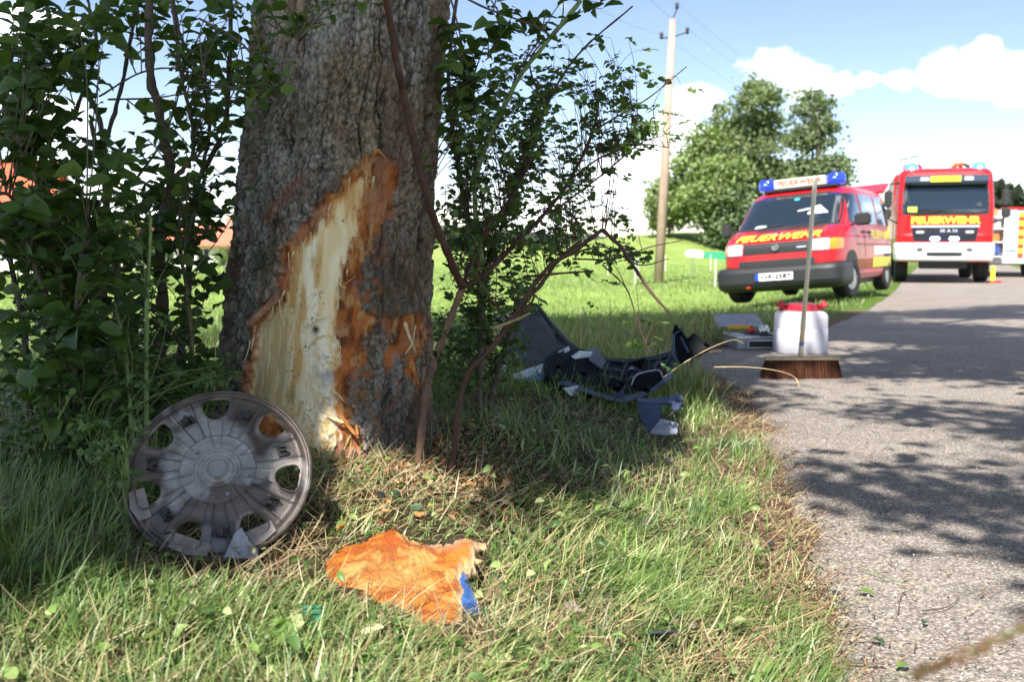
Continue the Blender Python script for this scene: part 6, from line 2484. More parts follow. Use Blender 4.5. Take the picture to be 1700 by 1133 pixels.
def flat_text(name, txt, loc, size, mt, parent, width=None, rot=(PI / 2, 0, 0), zs=1.0, bold=0.0):
    c = bpy.data.curves.new('txt', 'FONT')
    c.body = txt
    c.size = size
    c.align_x = 'CENTER'
    c.align_y = 'CENTER'
    c.offset = bold
    c.extrude = 0.001
    c.resolution_u = 3
    o = bpy.data.objects.new('txt', c)
    COL.objects.link(o)
    bpy.context.view_layer.update()
    me = bpy.data.meshes.new_from_object(o.evaluated_get(bpy.context.evaluated_depsgraph_get()))
    bpy.data.objects.remove(o)
    V = np.array([v.co[:] for v in me.vertices])
    if width:
        V[:, 0] *= width / (V[:, 0].max() - V[:, 0].min())
    V[:, 1] *= zs
    me.vertices.foreach_set('co', V.astype(np.float32).ravel())
    me.update()
    me.materials.append(mt)
    o = link(name, me, parent)
    o.location = loc
    o.rotation_euler = rot
    return o


RED = mat('fire_red', (0.45, 0.010, 0.014), .35, coat=.35, spec=.35, var=.05, vscale=3)
TYRE = mat('tyre_rubber', (0.018, 0.018, 0.018), .85)
RIM = mat('steel_rim', (0.42, .42, .43), .35, metal=.6)
DARKP = mat('dark_trim', (0.02, .021, .023), .55)
GLASS = mat('vehicle_glass', (0.012, .018, .022), .03, spec=.9, coat=1.0)
YEL = mat('reflective_yellow', (0.85, .78, .06), .4)
WHITE = mat('white_paint', (0.8, .8, .8), .3, coat=.5)
ORANGE = mat('indicator_orange', (0.85, .28, .01), .25, coat=.5)
LAMP = mat('headlamp_glass', (0.62, .66, .68), .12, metal=.4, coat=.8)
BLUEL = mat('blue_beacon', (0.01, .03, .55), .12, coat=.8, emit=(0.02, .06, 1.0), estr=.35)
BLUELIT = mat('lit_blue_flash', (0.6, .7, 1.0), .2, emit=(.55, .7, 1.0), estr=4.0)
CHROME = mat('chrome', (.75, .75, .76), .15, metal=1.0)


def wheel(parent, x, y, r, wdt, steer=0.0, rim=RIM, sx=1):
    o = bpy.data.objects.new('wheel', None)
    mb = MB()
    hw = wdt / 2
    mb.lathe([(r * .62, -hw), (r * .9, -hw), (r, -hw * .75), (r, hw * .75), (r * .9, hw), (r * .62, hw), (r * .58, hw * .6), (r * .58, -hw * .6)], 36, 'X')
    me = mb.mesh('wheel', TYRE)
    w_ = link('wheel', me, parent)
    autosmooth(w_, 35)
    w_.location = (x, y, r)
    w_.rotation_euler = (0, 0, steer)
    mb = MB()
    mb.lathe([(.02, sx * hw * .5), (r * .2, sx * hw * .55), (r * .25, sx * hw * .2), (r * .5, sx * hw * .35), (r * .6, sx * hw * .8), (r * .62, sx * hw * .85)], 28, 'X')
    q = mb.obj('rim', rim, w_)
    autosmooth(q, 35)
    mb = MB()
    for k in range(10):
        a = 2 * PI * k / 10
        mb.lathe([(r * .045, sx * hw * .36), (r * .045, sx * hw * .40)], 8, 'X', (0, r * .4 * math.cos(a), r * .4 * math.sin(a)))
    mb.obj('rim_holes', DARKP, w_)
    return w_


def mirror_part(parent, x, y, z, w_=.16, h=.2, sgn=1, name='mirror'):
    mb = MB()
    mb.box((x, y, z), (w_, .09, h))
    o = mb.obj(name, DARKP, parent, bevel=.03, seg=3)
    mb = MB()
    mb.tube([(x - sgn * w_ * .5, y + .02, z - h * .3), (x - sgn * (w_ * .5 + .09), y + .06, z - h * .4)], .02, 8)
    mb.obj('arm', DARKP, o)
    return o


def build_van():
    gx, gy = 4.18, 16.1
    c = onground(1312, 497)
    yaw = R(-30)
    root = empty('fire_service_van', (4.28, 16.0, -0.05), 'red fire service van with blue beacon bar parked half on the grass verge', 'van')
    root.rotation_euler = (0, R(-4.6), yaw)
    root.scale = (1.09, 1.12, 1)
    # slices: z, half width, front y, rear y
    sh = Shell([(0.28, .86, .10, 4.62), (0.40, .90, .03, 4.68), (0.62, .92, 0.0, 4.70), (0.90, .92, 0.03, 4.70), (1.00, .918, .10, 4.70), (1.08, .915, .24, 4.70), (1.16, .91, .46, 4.70), (1.22, .90, .66, 4.70),
                (1.40, .875, .90, 4.69), (1.60, .845, 1.16, 4.67), (1.78, .81, 1.40, 4.64), (1.84, .785, 1.52, 4.60), (1.89, .74, 1.66, 4.54), (1.925, .64, 1.90, 4.40), (1.94, .45, 2.2, 4.2)], 7)
    body = link('body', sh.mesh('body', RED), root)
    pt = sh.patch
    # windscreen in its black surround, side windows
    pt('windscreen', [(-.80, 1.225), (.80, 1.225), (.72, 1.80), (-.72, 1.80)], GLASS, root, .006, nx=20, nz=12, rnd=.12)
    pt('windscreen_frame', [(-.84, 1.20), (.84, 1.20), (.755, 1.825), (-.755, 1.825)], DARKP, root, .001, nx=20, nz=12, rnd=.12)
    for sx in (-1, 1):
        pt('door_window', [(1.02, 1.25), (1.75, 1.23), (1.75, 1.76), (1.45, 1.76)], GLASS, root, .005, sx, rnd=.1)
        pt('side_window', [(1.90, 1.23), (3.0, 1.23), (3.0, 1.76), (1.90, 1.76)], GLASS, root, .005, sx, rnd=.1)
        pt('side_window', [(3.12, 1.23), (4.40, 1.23), (4.35, 1.76), (3.12, 1.76)], GLASS, root, .005, sx, rnd=.1)
        pt('door_gap', [(1.82, .45), (1.835, .45), (1.835, 1.82), (1.82, 1.82)], DARKP, root, .001, sx)
        pt('sill_stripe', [(1.2, .86), (4.6, .86), (4.6, .885), (1.2, .885)], mat('dull_red_moulding', (.4, .02, .02), .5), root, .008, sx)
        pt('wheel_arch', [(0.42, .30), (1.28, .30), (1.18, .78), (0.52, .78)], DARKP, root, .003, sx, rnd=.9)
        pt('wheel_arch', [(3.32, .30), (4.18, .30), (4.08, .78), (3.42, .78)], DARKP, root, .003, sx, rnd=.9)
    pt('yellow_reflector', [(2.5, .46), (4.3, .46), (4.3, .64), (2.5, .64)], YEL, root, .004, 1)
    pt('white_reflector', [(2.6, .68), (4.5, .72), (4.6, .84), (2.6, .84)], mat('white_reflective', (.85, .85, .85), .25, coat=.6), root, .004, 1)
    pt('yellow_reflector', [(3.5, .98), (4.6, .98), (4.6, 1.4), (4.1, 1.2)], YEL, root, .004, 1)
    sh.text('side_lettering', 'FEUERWEHR', 3.2, 1.04, .20, YEL, root, 1.9, side=1, bold=.004)
    # nose: lamps, grille, badge, bumper, lettering
    for sx in (-1, 1):
        a, b = sorted((sx * .50, sx * .76))
        pt('headlight', [(a, .80), (b, .80), (b, .985), (a, .985)], LAMP, root, .014, nx=8, rnd=.15)
        a, b = sorted((sx * .765, sx * .885))
        pt('indicator', [(a, .80), (b, .81), (b, .98), (a, .985)], ORANGE, root, .012, nx=8, rnd=.2)
    pt('grille', [(-.49, .80), (.49, .80), (.49, .975), (-.49, .975)], DARKP, root, .004, nx=12)
    for k in range(4):
        z0 = .825 + k * .038
        pt('grille_bar', [(-.48, z0), (.48, z0), (.48, z0 + .012), (-.48, z0 + .012)], mat('grille_bar', (.035, .036, .04), .35), root, .012, nx=12, nz=1)
    pt('air_intake', [(-.56, .60), (.56, .60), (.56, .70), (-.56, .70)], DARKP, root, .003, nx=12, nz=2)
    pt('bonnet_vent', [(-.42, 1.165), (.60, 1.165), (.60, 1.195), (-.42, 1.195)], DARKP, root, .006, nx=12, nz=2)
    sh.text('bonnet_lettering', 'FEUERWEHR', -.02, 1.065, .17, YEL, root, 1.26, off=.010, shear=.25, bold=.002, zs=.86)
    # round badge: ring with the two letters
    mb = MB()
    mb.lathe([(.001, -.022), (.052, -.022), (.056, -.014), (.056, .0), (.001, .0)], 32, 'Y', (0, float(sh.front(0., .89)) - .016, .89))
    o = mb.obj('badge', mat('badge_grey', (.28, .29, .31), .25, metal=.6), root)
    autosmooth(o, 40)
    yb = float(sh.front(0., .89)) - .040
    mb = MB()
    def st(a, b):
        mb.tube([(a[0], yb, .89 + a[1]), (b[0], yb, .89 + b[1])], .0045, 6)
    st((-.022, .040), (0, .004)); st((.022, .040), (0, .004))
    st((-.042, .022), (-.020, -.038)); st((-.020, -.038), (0, -.004)); st((0, -.004), (.020, -.038)); st((.020, -.038), (.042, .022))
    mb.tube([(.050 * math.cos(t), yb, .89 + .050 * math.sin(t)) for t in np.linspace(0, 2 * PI, 25)], .0045, 6, caps=False)
    mb.obj('badge_letters', CHROME, o)
    pt('small_emblem', [(.30, .865), (.44, .865), (.46, .885), (.32, .885)], CHROME, root, .014, nx=4, nz=1)
    # bumper
    bsh = Shell([(0.20, .86, .0, 1.0), (0.26, .93, -.07, 1.0), (0.34, .945, -.10, 1.0), (0.52, .945, -.09, 1.0), (0.585, .93, -.05, 1.0), (0.60, .88, .0, .95)], 6)
    bsh.z = bsh.z
    me = bsh.mesh('bumper', mat('bumper_plastic', (.015, .016, .019), .5))
    link('bumper', me, root)
    bsh.patch('plate_holder', [(-.30, .36), (.28, .36), (.28, .50), (-.30, .50)], DARKP, root, .006, nx=4)
    bsh.patch('number_plate', [(-.285, .37), (.265, .37), (.265, .49), (-.285, .49)], mat('plate_white', (.75, .76, .76), .4), root, .016, nx=4)
    bsh.patch('plate_blue_band', [(-.285, .37), (-.235, .37), (-.235, .49), (-.285, .49)], mat('plate_blue', (.01, .06, .5), .4), root, .019, nx=2)
    bsh.text('plate_lettering', 'OA 2587', .015, .43, .10, mat('plate_black', (.02, .02, .02), .5), root, .44, off=.024, bold=.003)
    mb = MB()
    mb.tube([(-.42, -.13, .27), (-.36, -.13, .27)], .012, 8)
    mb.obj('towing_eye', mat('red_tow', (.7, .02, .01), .4), root)
    for y_ in (.85, 3.75):
        for sx in (-1, 1):
            wheel(root, sx * .80, y_, .325, .215, R(-12) if y_ < 2 else 0, RIM, sx)
    mb = MB()
    mb.box((0, 2.3, .30), (1.5, 4.0, .22))
    mb.obj('underbody', DARKP, root)
    mirror_part(root, 1.06, 1.02, 1.27, .24, .20, 1)
    mirror_part(root, -1.04, 1.02, 1.27, .16, .24, -1)
    pt('bonnet_seam', [(-.90, 1.015), (.90, 1.015), (.90, 1.023), (-.90, 1.023)], DARKP, root, .001, nx=20, nz=1)
    for y_ in (1.66, 2.1):
        pt('door_handle', [(y_, 1.06), (y_ + .16, 1.06), (y_ + .16, 1.10), (y_, 1.10)], DARKP, root, .03, 1, nx=3, nz=1)
    # wipers
    for x0 in (-.62, .02):
        mb = MB()
        mb.tube([(x + x0, float(sh.front(x + x0, z_)) - .03, z_) for x, z_ in ((0, 1.21), (.28, 1.25), (.56, 1.29))], .008, 6)
        mb.obj('wiper', DARKP, root)
    # pale irregular patches laid on the outer face of the windscreen
    pt('screen_patch', [(.26, 1.43), (.58, 1.43), (.42, 1.58), (.32, 1.55)], WHITE, root, .009, nx=3, nz=3)
    pt('screen_patch', [(.10, 1.49), (.30, 1.52), (.28, 1.54), (.10, 1.51)], WHITE, root, .009, nx=3, nz=3)
    pt('toll_sticker', [(-.02, 1.70), (.07, 1.70), (.07, 1.745), (-.02, 1.745)], mat('teal_sticker', (.05, .45, .5), .4), root, .009, nx=3, nz=3, rnd=.9)
    pt('screen_patch', [(-.50, 1.245), (-.30, 1.25), (-.33, 1.29), (-.47, 1.29)], mat('pale_blue_patch', (.55, .65, .68), .4), root, .009, nx=3, nz=3)
    # beacon bar
    yb = 1.75
    mb = MB()
    mb.box((0, yb, 1.93), (1.16, .30, .05))
    mb.obj('bar_base', DARKP, root, bevel=.01)
    mb = MB()
    mb.box((0, yb, 2.035), (.82, .30, .16))
    o = mb.obj('lit_panel', mat('cream_panel', (.78, .74, .66), .35, coat=.3), root, bevel=.012)
    flat_text('panel_lettering', 'FEUERWEHR', (0, yb - .153, 2.035), .13, mat('brown_lettering', (.28, .08, .04), .5), root, .70, bold=.004)
    for sx in (-1, 1):
        mb = MB()
        mb.lathe([(.13, 1.95), (.145, 1.97), (.14, 2.10), (.11, 2.14), (.02, 2.15)], 24, 'Z', (sx * .55, yb, 0))
        q = mb.obj('beacon', BLUEL, root)
        autosmooth(q, 40)
        mb = MB()
        mb.box((sx * .55, yb - .13, 2.05), (.05, .02, .05))
        mb.obj('flash', BLUELIT, q, bevel=.008)
    # tailgate swung up at the rear
    mb = MB()
    mb.prism([(-.78, 0), (.78, 0), (.74, .85), (-.74, .85)], (0, 4.55, 1.90), (1, 0, 0), (0, .96, .26), .05)
    mb.obj('raised_tailgate', RED, root, bevel=.02)
    mb = MB()
    mb.box((.62, 5.0, 1.98), (.16, .10, .08))
    mb.obj('orange_lamp', ORANGE, root, bevel=.02)
    # seats and steering wheel are hidden by the dark glass
    return root


def truck_cab(root, full=True):
    sh = Shell([(0.55, 1.20, .12, 2.2), (0.80, 1.245, .04, 2.2), (1.30, 1.25, 0.0, 2.2), (1.95, 1.25, .02, 2.2), (2.2, 1.245, .08, 2.2), (2.9, 1.20, .30, 2.2), (3.02, 1.17, .38, 2.2), (3.10, 1.08, .50, 2.15), (3.14, .9, .7, 2.0)], 9)
    link('cab', sh.mesh('cab', RED), root)
    pt = sh.patch
    pt('windscreen_frame', [(-1.13, 1.83), (1.13, 1.83), (1.07, 2.72), (-1.07, 2.72)], DARKP, root, .002, nx=20, nz=8, rnd=.15)
    pt('windscreen', [(-1.08, 1.87), (1.08, 1.87), (1.03, 2.66), (-1.03, 2.66)], GLASS, root, .008, nx=20, nz=8, rnd=.15)
    mb = MB()
    mb.box((0, .10, 2.78), (2.10, .22, .22), Matrix.Rotation(-.25, 3, 'X'))
    mb.obj('sun_visor', mat('visor_blue_grey', (.03, .045, .07), .2, coat=.5), root, bevel=.03)
    for sx in (-1, 1):
        mb = MB()
        mb.box((sx * .55, -.02, 2.80), (.24, .04, .13))
        mb.obj('visor_lamp', LAMP, root, bevel=.02)
    mb = MB()
    mb.box((-.03, -.03, 2.80), (.76, .03, .15))
    mb.obj('town_sign', YEL, root, bevel=.004)
    flat_text('town_lettering', 'SULZBERG', (-.03, -.048, 2.80), .14, mat('sign_brown', (.2, .12, .02), .5), root, .62)
    for sx in (-1, 1):
        mb = MB()
        mb.lathe([(.17, 3.02), (.19, 3.06), (.17, 3.22), (.1, 3.27), (.02, 3.28)], 20, 'Z', (sx * .86, .72, 0))
        q = mb.obj('beacon', mat('pale_blue_beacon', (.05, .25, .75), .1, coat=.8, emit=(.1, .4, 1), estr=.4), root)
        autosmooth(q, 40)
        mb = MB()
        mb.box((sx * .86, .55, 3.14), (.09, .03, .08))
        mb.obj('flash', BLUELIT, q, bevel=.01)
    sh.patch('lettering_band', [(-.90, 1.585), (.90, 1.585), (.90, 1.79), (-.90, 1.79)], mat('red_band', (.5, .012, .015), .4), root, .003, nx=14, nz=2)
    sh.text('front_lettering', 'FEUERWEHR', 0, 1.685, .26, YEL, root, 1.74, off=.014, bold=.012, zs=.95)
    pt('chrome_strip', [(-.86, 1.50), (.86, 1.50), (.86, 1.555), (-.86, 1.555)], mat('white_strip', (.7, .72, .75), .25, metal=.5), root, .016, nx=14, nz=1)
    pt('grille', [(-.78, 1.12), (.78, 1.12), (.85, 1.49), (-.85, 1.49)], mat('grille_dark', (.012, .014, .03), .35), root, .006, nx=14, nz=4, rnd=.1)
    for k in range(3):
        z0 = 1.17 + k * .10
        pt('grille_bar', [(-.78, z0), (.78, z0), (.79, z0 + .03), (-.79, z0 + .03)], DARKP, root, .014, nx=14, nz=1)
    sh.text('grille_letters', 'M A N', .10, 1.40, .12, CHROME, root, .42, off=.028, bold=.004)
    for sx in (-1, 1):
        mb = MB()
        mb.box((sx * .62, -.03, 1.37), (.20, .03, .07))
        mb.obj('grille_lamp', LAMP, root, bevel=.01)
        mb = MB()
        mb.box((sx * .24, -.04, 1.19), (.24, .05, .09))
        mb.obj('front_flash', BLUELIT, root, bevel=.02)
    # bumper
    b = Shell([(.58, 1.22, -.02, 1.5), (.62, 1.25, -.10, 1.5), (.78, 1.27, -.14, 1.5), (1.02, 1.27, -.12, 1.5), (1.08, 1.25, -.06, 1.5)], 9)
    link('bumper', b.mesh('bumper', mat('white_bumper', (.82, .82, .80), .35, coat=.3)), root)
    b.patch('number_plate', [(-.40, .93), (.38, .93), (.38, 1.06), (-.40, 1.06)], mat('plate_pale', (.6, .7, .85), .4), root, .006, nx=6)
    b.patch('bumper_opening', [(-.44, .72), (.44, .72), (.47, .83), (-.47, .83)], DARKP, root, .004, nx=8, rnd=.3)
    for sx in (-1, 1):
        b.patch('headlight', [(sx * .62 - .08, .84), (sx * .62 + .08, .84), (sx * .62 + .08, .95), (sx * .62 - .08, .95)], mat('dark_lamp', (.10, .09, .08), .2, coat=.7), root, .01, nx=4, rnd=.5)
        a, c_ = sorted((sx * .92, sx * 1.16))
        b.patch('bumper_slot', [(a, .76), (c_, .76), (c_, .785), (a, .785)], DARKP, root, .003, nx=4, nz=1)
    mb = MB()
    mb.box((0, .35, .50), (1.2, .5, .26))
    mb.obj('front_apron', DARKP, root, bevel=.02)
    for sx in (-1, 1):
        mb = MB()
        mb.box((sx * 1.47, .0, 2.28), (.20, .12, .46))
        o = mb.obj('mirror', DARKP, root, bevel=.04, seg=3)
        mb = MB()
        mb.box((sx * 1.48, .0, 1.88), (.22, .12, .26))
        mb.obj('lower_mirror', DARKP, root, bevel=.04, seg=3)
        mb = MB()
        mb.tube([(sx * 1.18, .3, 2.72), (sx * 1.42, .02, 2.70), (sx * 1.47, 0, 2.5), (sx * 1.47, 0, 1.75), (sx * 1.2, .2, 1.62)], .022, 8)
        mb.obj('mirror_arm', DARKP, root, smooth=True)
    pt('marker', [(-.95, 1.92), (-.72, 1.92), (-.72, 2.06), (-.95, 2.06)], mat('lime_sticker', (.55, .8, .05), .4), root, .013, nx=3, nz=2)
    for x0 in (-.8, .45):
        mb = MB()
        mb.tube([(x0, float(sh.front(x0, 1.84)) - .03, 1.84), (x0 + .6, float(sh.front(x0 + .6, 1.93)) - .03, 1.93)], .012, 6)
        mb.obj('wiper', DARKP, root)
    for sx in (-1, 1):
        wheel(root, sx * 1.04, 1.05, .50, .34, 0, mat('red_rim', (.4, .03, .03), .4), sx)
    return sh


def build_truck():
    root = empty('fire_engine', (11.75, 27.2, -.12), 'large red fire engine with white bumper facing the camera on the road', 'fire engine')
    root.rotation_euler = (0, 0, R(-19))
    truck_cab(root)
    mb = MB()
    mb.box((0, 5.0, 1.95), (2.5, 5.4, 2.3))
    mb.obj('equipment_body', RED, root, bevel=.05)
    mb = MB()
    mb.box((0, 4.0, .75), (1.0, 6.5, .3))
    mb.obj('chassis', DARKP, root)
    # roof kit seen above the cab
    mb = MB()
    for (x, z_, m_) in ((-.75, 3.30, 0),):
        mb.box((x, 2.6, 3.28), (.5, .5, .22))
    mb.obj('roof_monitor', RED, root, bevel=.05)
    mb = MB()
    mb.box((-.1, 2.5, 3.30), (.5, .4, .2))
    mb.obj('roof_lamps', WHITE, root, bevel=.03)
    mb = MB()
    mb.tube([(.3, 2.4, 3.2), (.42, 2.4, 3.36), (.6, 2.4, 3.34)], .07, 8)
    mb.obj('roof_hose', mat('orange_hose', (.7, .12, .02), .5), root, smooth=True)
    mb = MB()
    mb.tube([(.5, 2.7, 3.2), (.62, 2.7, 3.4), (.8, 2.7, 3.3)], .05, 8)
    mb.obj('roof_bracket', DARKP, root, smooth=True)
    for sx in (-1, 1):
        wheel(root, sx * 1.04, 5.2, .50, .34, 0, mat('red_rim', (.4, .03, .03), .4), sx)
    # cone and board standing by its right side
    for k in range(1):
        r2 = empty('warning_board', (13.3, 27.6, -.15), 'small yellow warning board on a red foot beside the fire engine wheel', 'board')
        mb = MB()
        mb.box((0, 0, .26), (.12, .06, .42))
        mb.obj('panel', YEL, r2, bevel=.01)
        mb = MB()
        mb.box((0.04, 0, .03), (.32, .26, .06))
        mb.obj('foot', RED, r2, bevel=.01)


def build_rescue_truck():
    root = empty('equipment_truck', (16.35, 32.5, -.13), 'open white and silver equipment truck with checkered stripe at the right edge', 'truck')
    root.rotation_euler = (0, 0, R(-17))
    root.scale = (1, 1, .78)
    silver = mat('roller_shutter', (.55, .62, .72), .35, metal=.4)
    sh = mat('white_box', (.75, .78, .82), .4)
    mb = MB()
    mb.box((.4, 3.2, 1.75), (2.4, 6.0, 2.1))
    mb.obj('body', sh, root, bevel=.04)
    mb = MB()
    mb.box((-.155, .17, 1.95), (.43, .04, 1.7))
    mb.obj('shutter', silver, root, bevel=.01)
    for k in range(9):
        mb = MB()
        mb.box((-.155, .14, 1.20 + k * .18), (.43, .02, .012))
        mb.obj('shutter_slat', mat('slat_line', (.40, .46, .55), .4), root)
    # open locker on the left with shelves
    mb = MB()
    for z_ in (.85, 1.45, 2.0, 2.5):
        mb.box((-.80, -.1, z_), (.82, .5, .05))
    mb.box((-1.22, -.1, 1.7), (.04, .5, 1.7))
    mb.box((-.38, -.1, 1.7), (.04, .5, 1.7))
    mb.obj('locker_shelves', WHITE, root, bevel=.008)
    for (z_, m_, w_) in ((1.12, mat('blue_tool', (.03, .08, .35), .5), .2), (1.62, mat('orange_kit', (.8, .2, .04), .5), .6), (1.14, mat('beige_kit', (.5, .42, .36), .6), .35), (2.15, mat('grey_kit', (.35, .36, .36), .6), .7), (2.65, mat('orange_kit2', (.75, .25, .1), .5), .5)):
        mb = MB()
        mb.box((-.80 + (.2 if w_ == .2 else -.03), -.12, z_), (w_, .4, .34))
        mb.obj('stowed_kit', m_, root, bevel=.04)
    for k in range(10):
        mb = MB()
        mb.box((.185, .12, .90 + k * .19), (.17, .04, .185))
        mb.obj('checker_panel', YEL if k % 2 else mat('checker_red', (.75, .08, .02), .4), root)
    mb = MB()
    mb.box((-.3, .35, .66), (2.4, .6, .22))
    mb.obj('step', mat('light_step', (.6, .58, .6), .4), root, bevel=.02)
    mb = MB()
    mb.box((-.3, .35, .53), (2.2, .5, .05))
    mb.obj('step_underside', DARKP, root)
    mb = MB()
    mb.box((.5, .4, 2.86), (1.8, .5, .10))
    mb.obj('roof_rail', RED, root, bevel=.02)
    mb = MB()
    mb.lathe([(.12, 2.9), (.13, 2.95), (.1, 3.1), (.02, 3.12)], 16, 'Z', (.55, .4, 0))
    mb.obj('beacon', BLUEL, root, smooth=True)
    for sx in (-1, 1):
        wheel(root, sx * .75 - .15, 1.0, .46, .34, 0, mat('grey_rim', (.3, .3, .3), .5), sx)


build_van()
build_truck()
build_rescue_truck()


# ------------------------------------------------------------------ poles and wires
def build_poles():
    base = P(1093, 441, 30.0)
    gzp = gzf(base.x, base.y)
    top = P(1117, 32, 30.6)
    root = empty('power_pole', (base.x, base.y, gzp), 'tall pale wooden power pole leaning slightly in the meadow', 'pole')
    g = root.location
    m = mat('weathered_pole', (0.38, .28, .22), .8, var=.2, vscale=2, bump=.3, bscale=20)
    mb = MB()
    b0 = Vector((base.x, base.y, min(base.z, gzp) - .3))
    mb.tube([b0 - g, b0.lerp(top, .5) - g, top - g], [.15, .135, .10], 14)
    mb.obj('shaft', m, root, smooth=True)
    iron = mat('insulator_dark', (.05, .04, .06), .4)
    arm_l, arm_r = P(1098, 64, 30.6), P(1141, 50, 30.6)
    mb = MB()
    mb.tube([P(1114, 60, 30.6) - g, arm_l - g], .02, 6)
    mb.tube([P(1115, 62, 30.6) - g, arm_r - g + Vector((0, 0, -.05))], .02, 6)
    mb.tube([top - g, P(1124, 14, 30.6) - g], .02, 6)
    mb.obj('bracket', iron, root)
    tops = [P(1124, 6, 30.6), arm_l + Vector((0, 0, .15)), arm_r + Vector((0, 0, .05))]
    for t in tops:
        mb = MB()
        mb.lathe([(.03, -.16), (.065, -.12), (.04, -.06), (.065, -.02), (.04, .04), (.01, .06)], 14, 'Z', tuple(t - g))
        mb.obj('insulator', iron, root, smooth=True)
    # distant pole beyond the fire engine
    b2 = P(1508, 400, 105.0)
    gz2 = gzf(b2.x, b2.y)
    t2 = P(1508, 250, 105.0)
    r2 = empty('power_pole', (b2.x, b2.y, gz2), 'small distant power pole with two cross arms above the fire engine', 'pole')
    g2 = r2.location
    mb = MB()
    mb.tube([Vector((0, 0, -.3)), t2 - g2], [.17, .12], 8)
    mb.obj('shaft', mat('far_pole', (.33, .30, .33), .9), r2, smooth=True)
    mb = MB()
    for (xa, ya, xb, yb) in ((1494, 266, 1524, 259), (1499, 275, 1518, 272)):
        mb.tube([P(xa, ya, 105) - g2, P(xb, yb, 105) - g2], .06, 6)
    mb.obj('cross_arm', iron, r2)
    ends = [P(1508, 250, 105), P(1494, 264, 105), P(1524, 257, 105)]
    near = [P(640, -420, 7.0), P(520, -330, 7.0), P(700, -480, 7.2)]
    wm = mat('wire', (.30, .33, .36), .5)
    for i, (a, b, c) in enumerate(zip(near, tops, ends)):
        mb = MB()
        pts = []
        for (u, v, sag) in ((a, b, .3), (b, c, 1.2)):
            for k in range(18):
                t = k / 17
                p = u.lerp(v, t)
                p.z -= sag * 4 * t * (1 - t)
                pts.append(p)
        mb.tube([p - b for p in pts], .006, 4)
        o = mb.obj('power_line', wm, None)
        o.location = b
        tagit(o, ('overhead wire running from the top insulator of the leaning pole', 'overhead wire running from the left insulator of the leaning pole', 'overhead wire running from the right insulator of the leaning pole')[i], 'wire', 'overhead wires')


build_poles()


# ------------------------------------------------------------------ trees in the distance
def far_tree(name, label, x, y, base_z, height, width, lobes, n, base, leaf=.32, group=None, trunk_h=.3, seed=0, gappy=1.0):
    r_ = np.random.default_rng(seed)
    root = empty(name, (x, y, base_z), label, 'tree', group)
    tr = mat('far_bark', (.10, .08, .06), .95, var=.3, vscale=2)
    mb = MB()
    mb.tube([(0, 0, -.4), (0, 0, height * .3), (.1 * width * .3, 0, height * .6), (0, 0, height * .88)], [height * .022, height * .018, height * .011, .03], 9)
    mb.obj('trunk', tr, root, smooth=True)
    LCs = []
    mb = MB()
    for (lx, lz, lr) in lobes:
        c = np.array([lx * width / 2, r_.uniform(-.28, .28) * width, lz * height])
        mb.tube([(0, 0, height * .32), (c[0] * .5, c[1] * .5, (height * .35 + c[2]) / 2), tuple(c)], [height * .009, height * .006, .02], 6)
        k = int(n * lr * lr / sum(l[2] ** 2 for l in lobes))
        # leaf clumps on a rough shell, denser outside
        nc = max(6, k // 20)
        d = unit(r_.normal(size=(nc, 3)))
        rad = lr * width / 2 * (0.40 + .74 * r_.random((nc, 1)) ** .7)
        cc = c + d * rad * [1, 1, .85]
        cc = cc[fbm(cc[:, 0] / (width * .09) + seed, cc[:, 2] / (width * .09), 3, seed + 5) > .44]
        nc = len(cc)
        if nc == 0:
            continue
        L_ = (cc[:, None] + r_.normal(size=(nc, 28, 3)) * (.12 * lr * width / 2 + leaf * .55) * [1.1, 1.1, .6]).reshape(-1, 3)
        LCs.append(L_)
    mb.obj('limbs', tr, root, smooth=True)
    L_ = np.concatenate(LCs)
    L_ = L_[L_[:, 2] > height * .08]
    m = len(L_)
    A = r_.normal(size=(m, 3))
    Nn = unit(r_.normal(size=(m, 3)) * .8 + [0, -.2, .8])
    ln = r_.uniform(.6, 1.2, m) * leaf
    clump = fbm(L_[:, 0] * 1.1 + seed, L_[:, 2] * 1.1, 3, seed)[:, None]
    col = np.array(base) * (0.7 + .7 * clump) * r_.uniform(.8, 1.2, (m, 1))
    V = leaf_verts(L2_V, L_, A, Nn, ln, ln * .9)
    F = (L2_F[None] + (np.arange(m) * 4)[:, None, None]).reshape(-1, 4)
    me = npmesh('crown', V.reshape(-1, 3), F, FARLEAF, np.repeat(col[:, None], 4, 1).reshape(-1, 3), smooth=False)
    tagit(link('crown', me, root), kind='stuff')
    return root


def ft(px, py_base, d, top_py, wpx, **kw):
    p = P(px, py_base, d)
    z = gzf(p.x, d)
    h = P(px, top_py, d).z - z
    return p.x, d, z, h, wpx / FPX * d


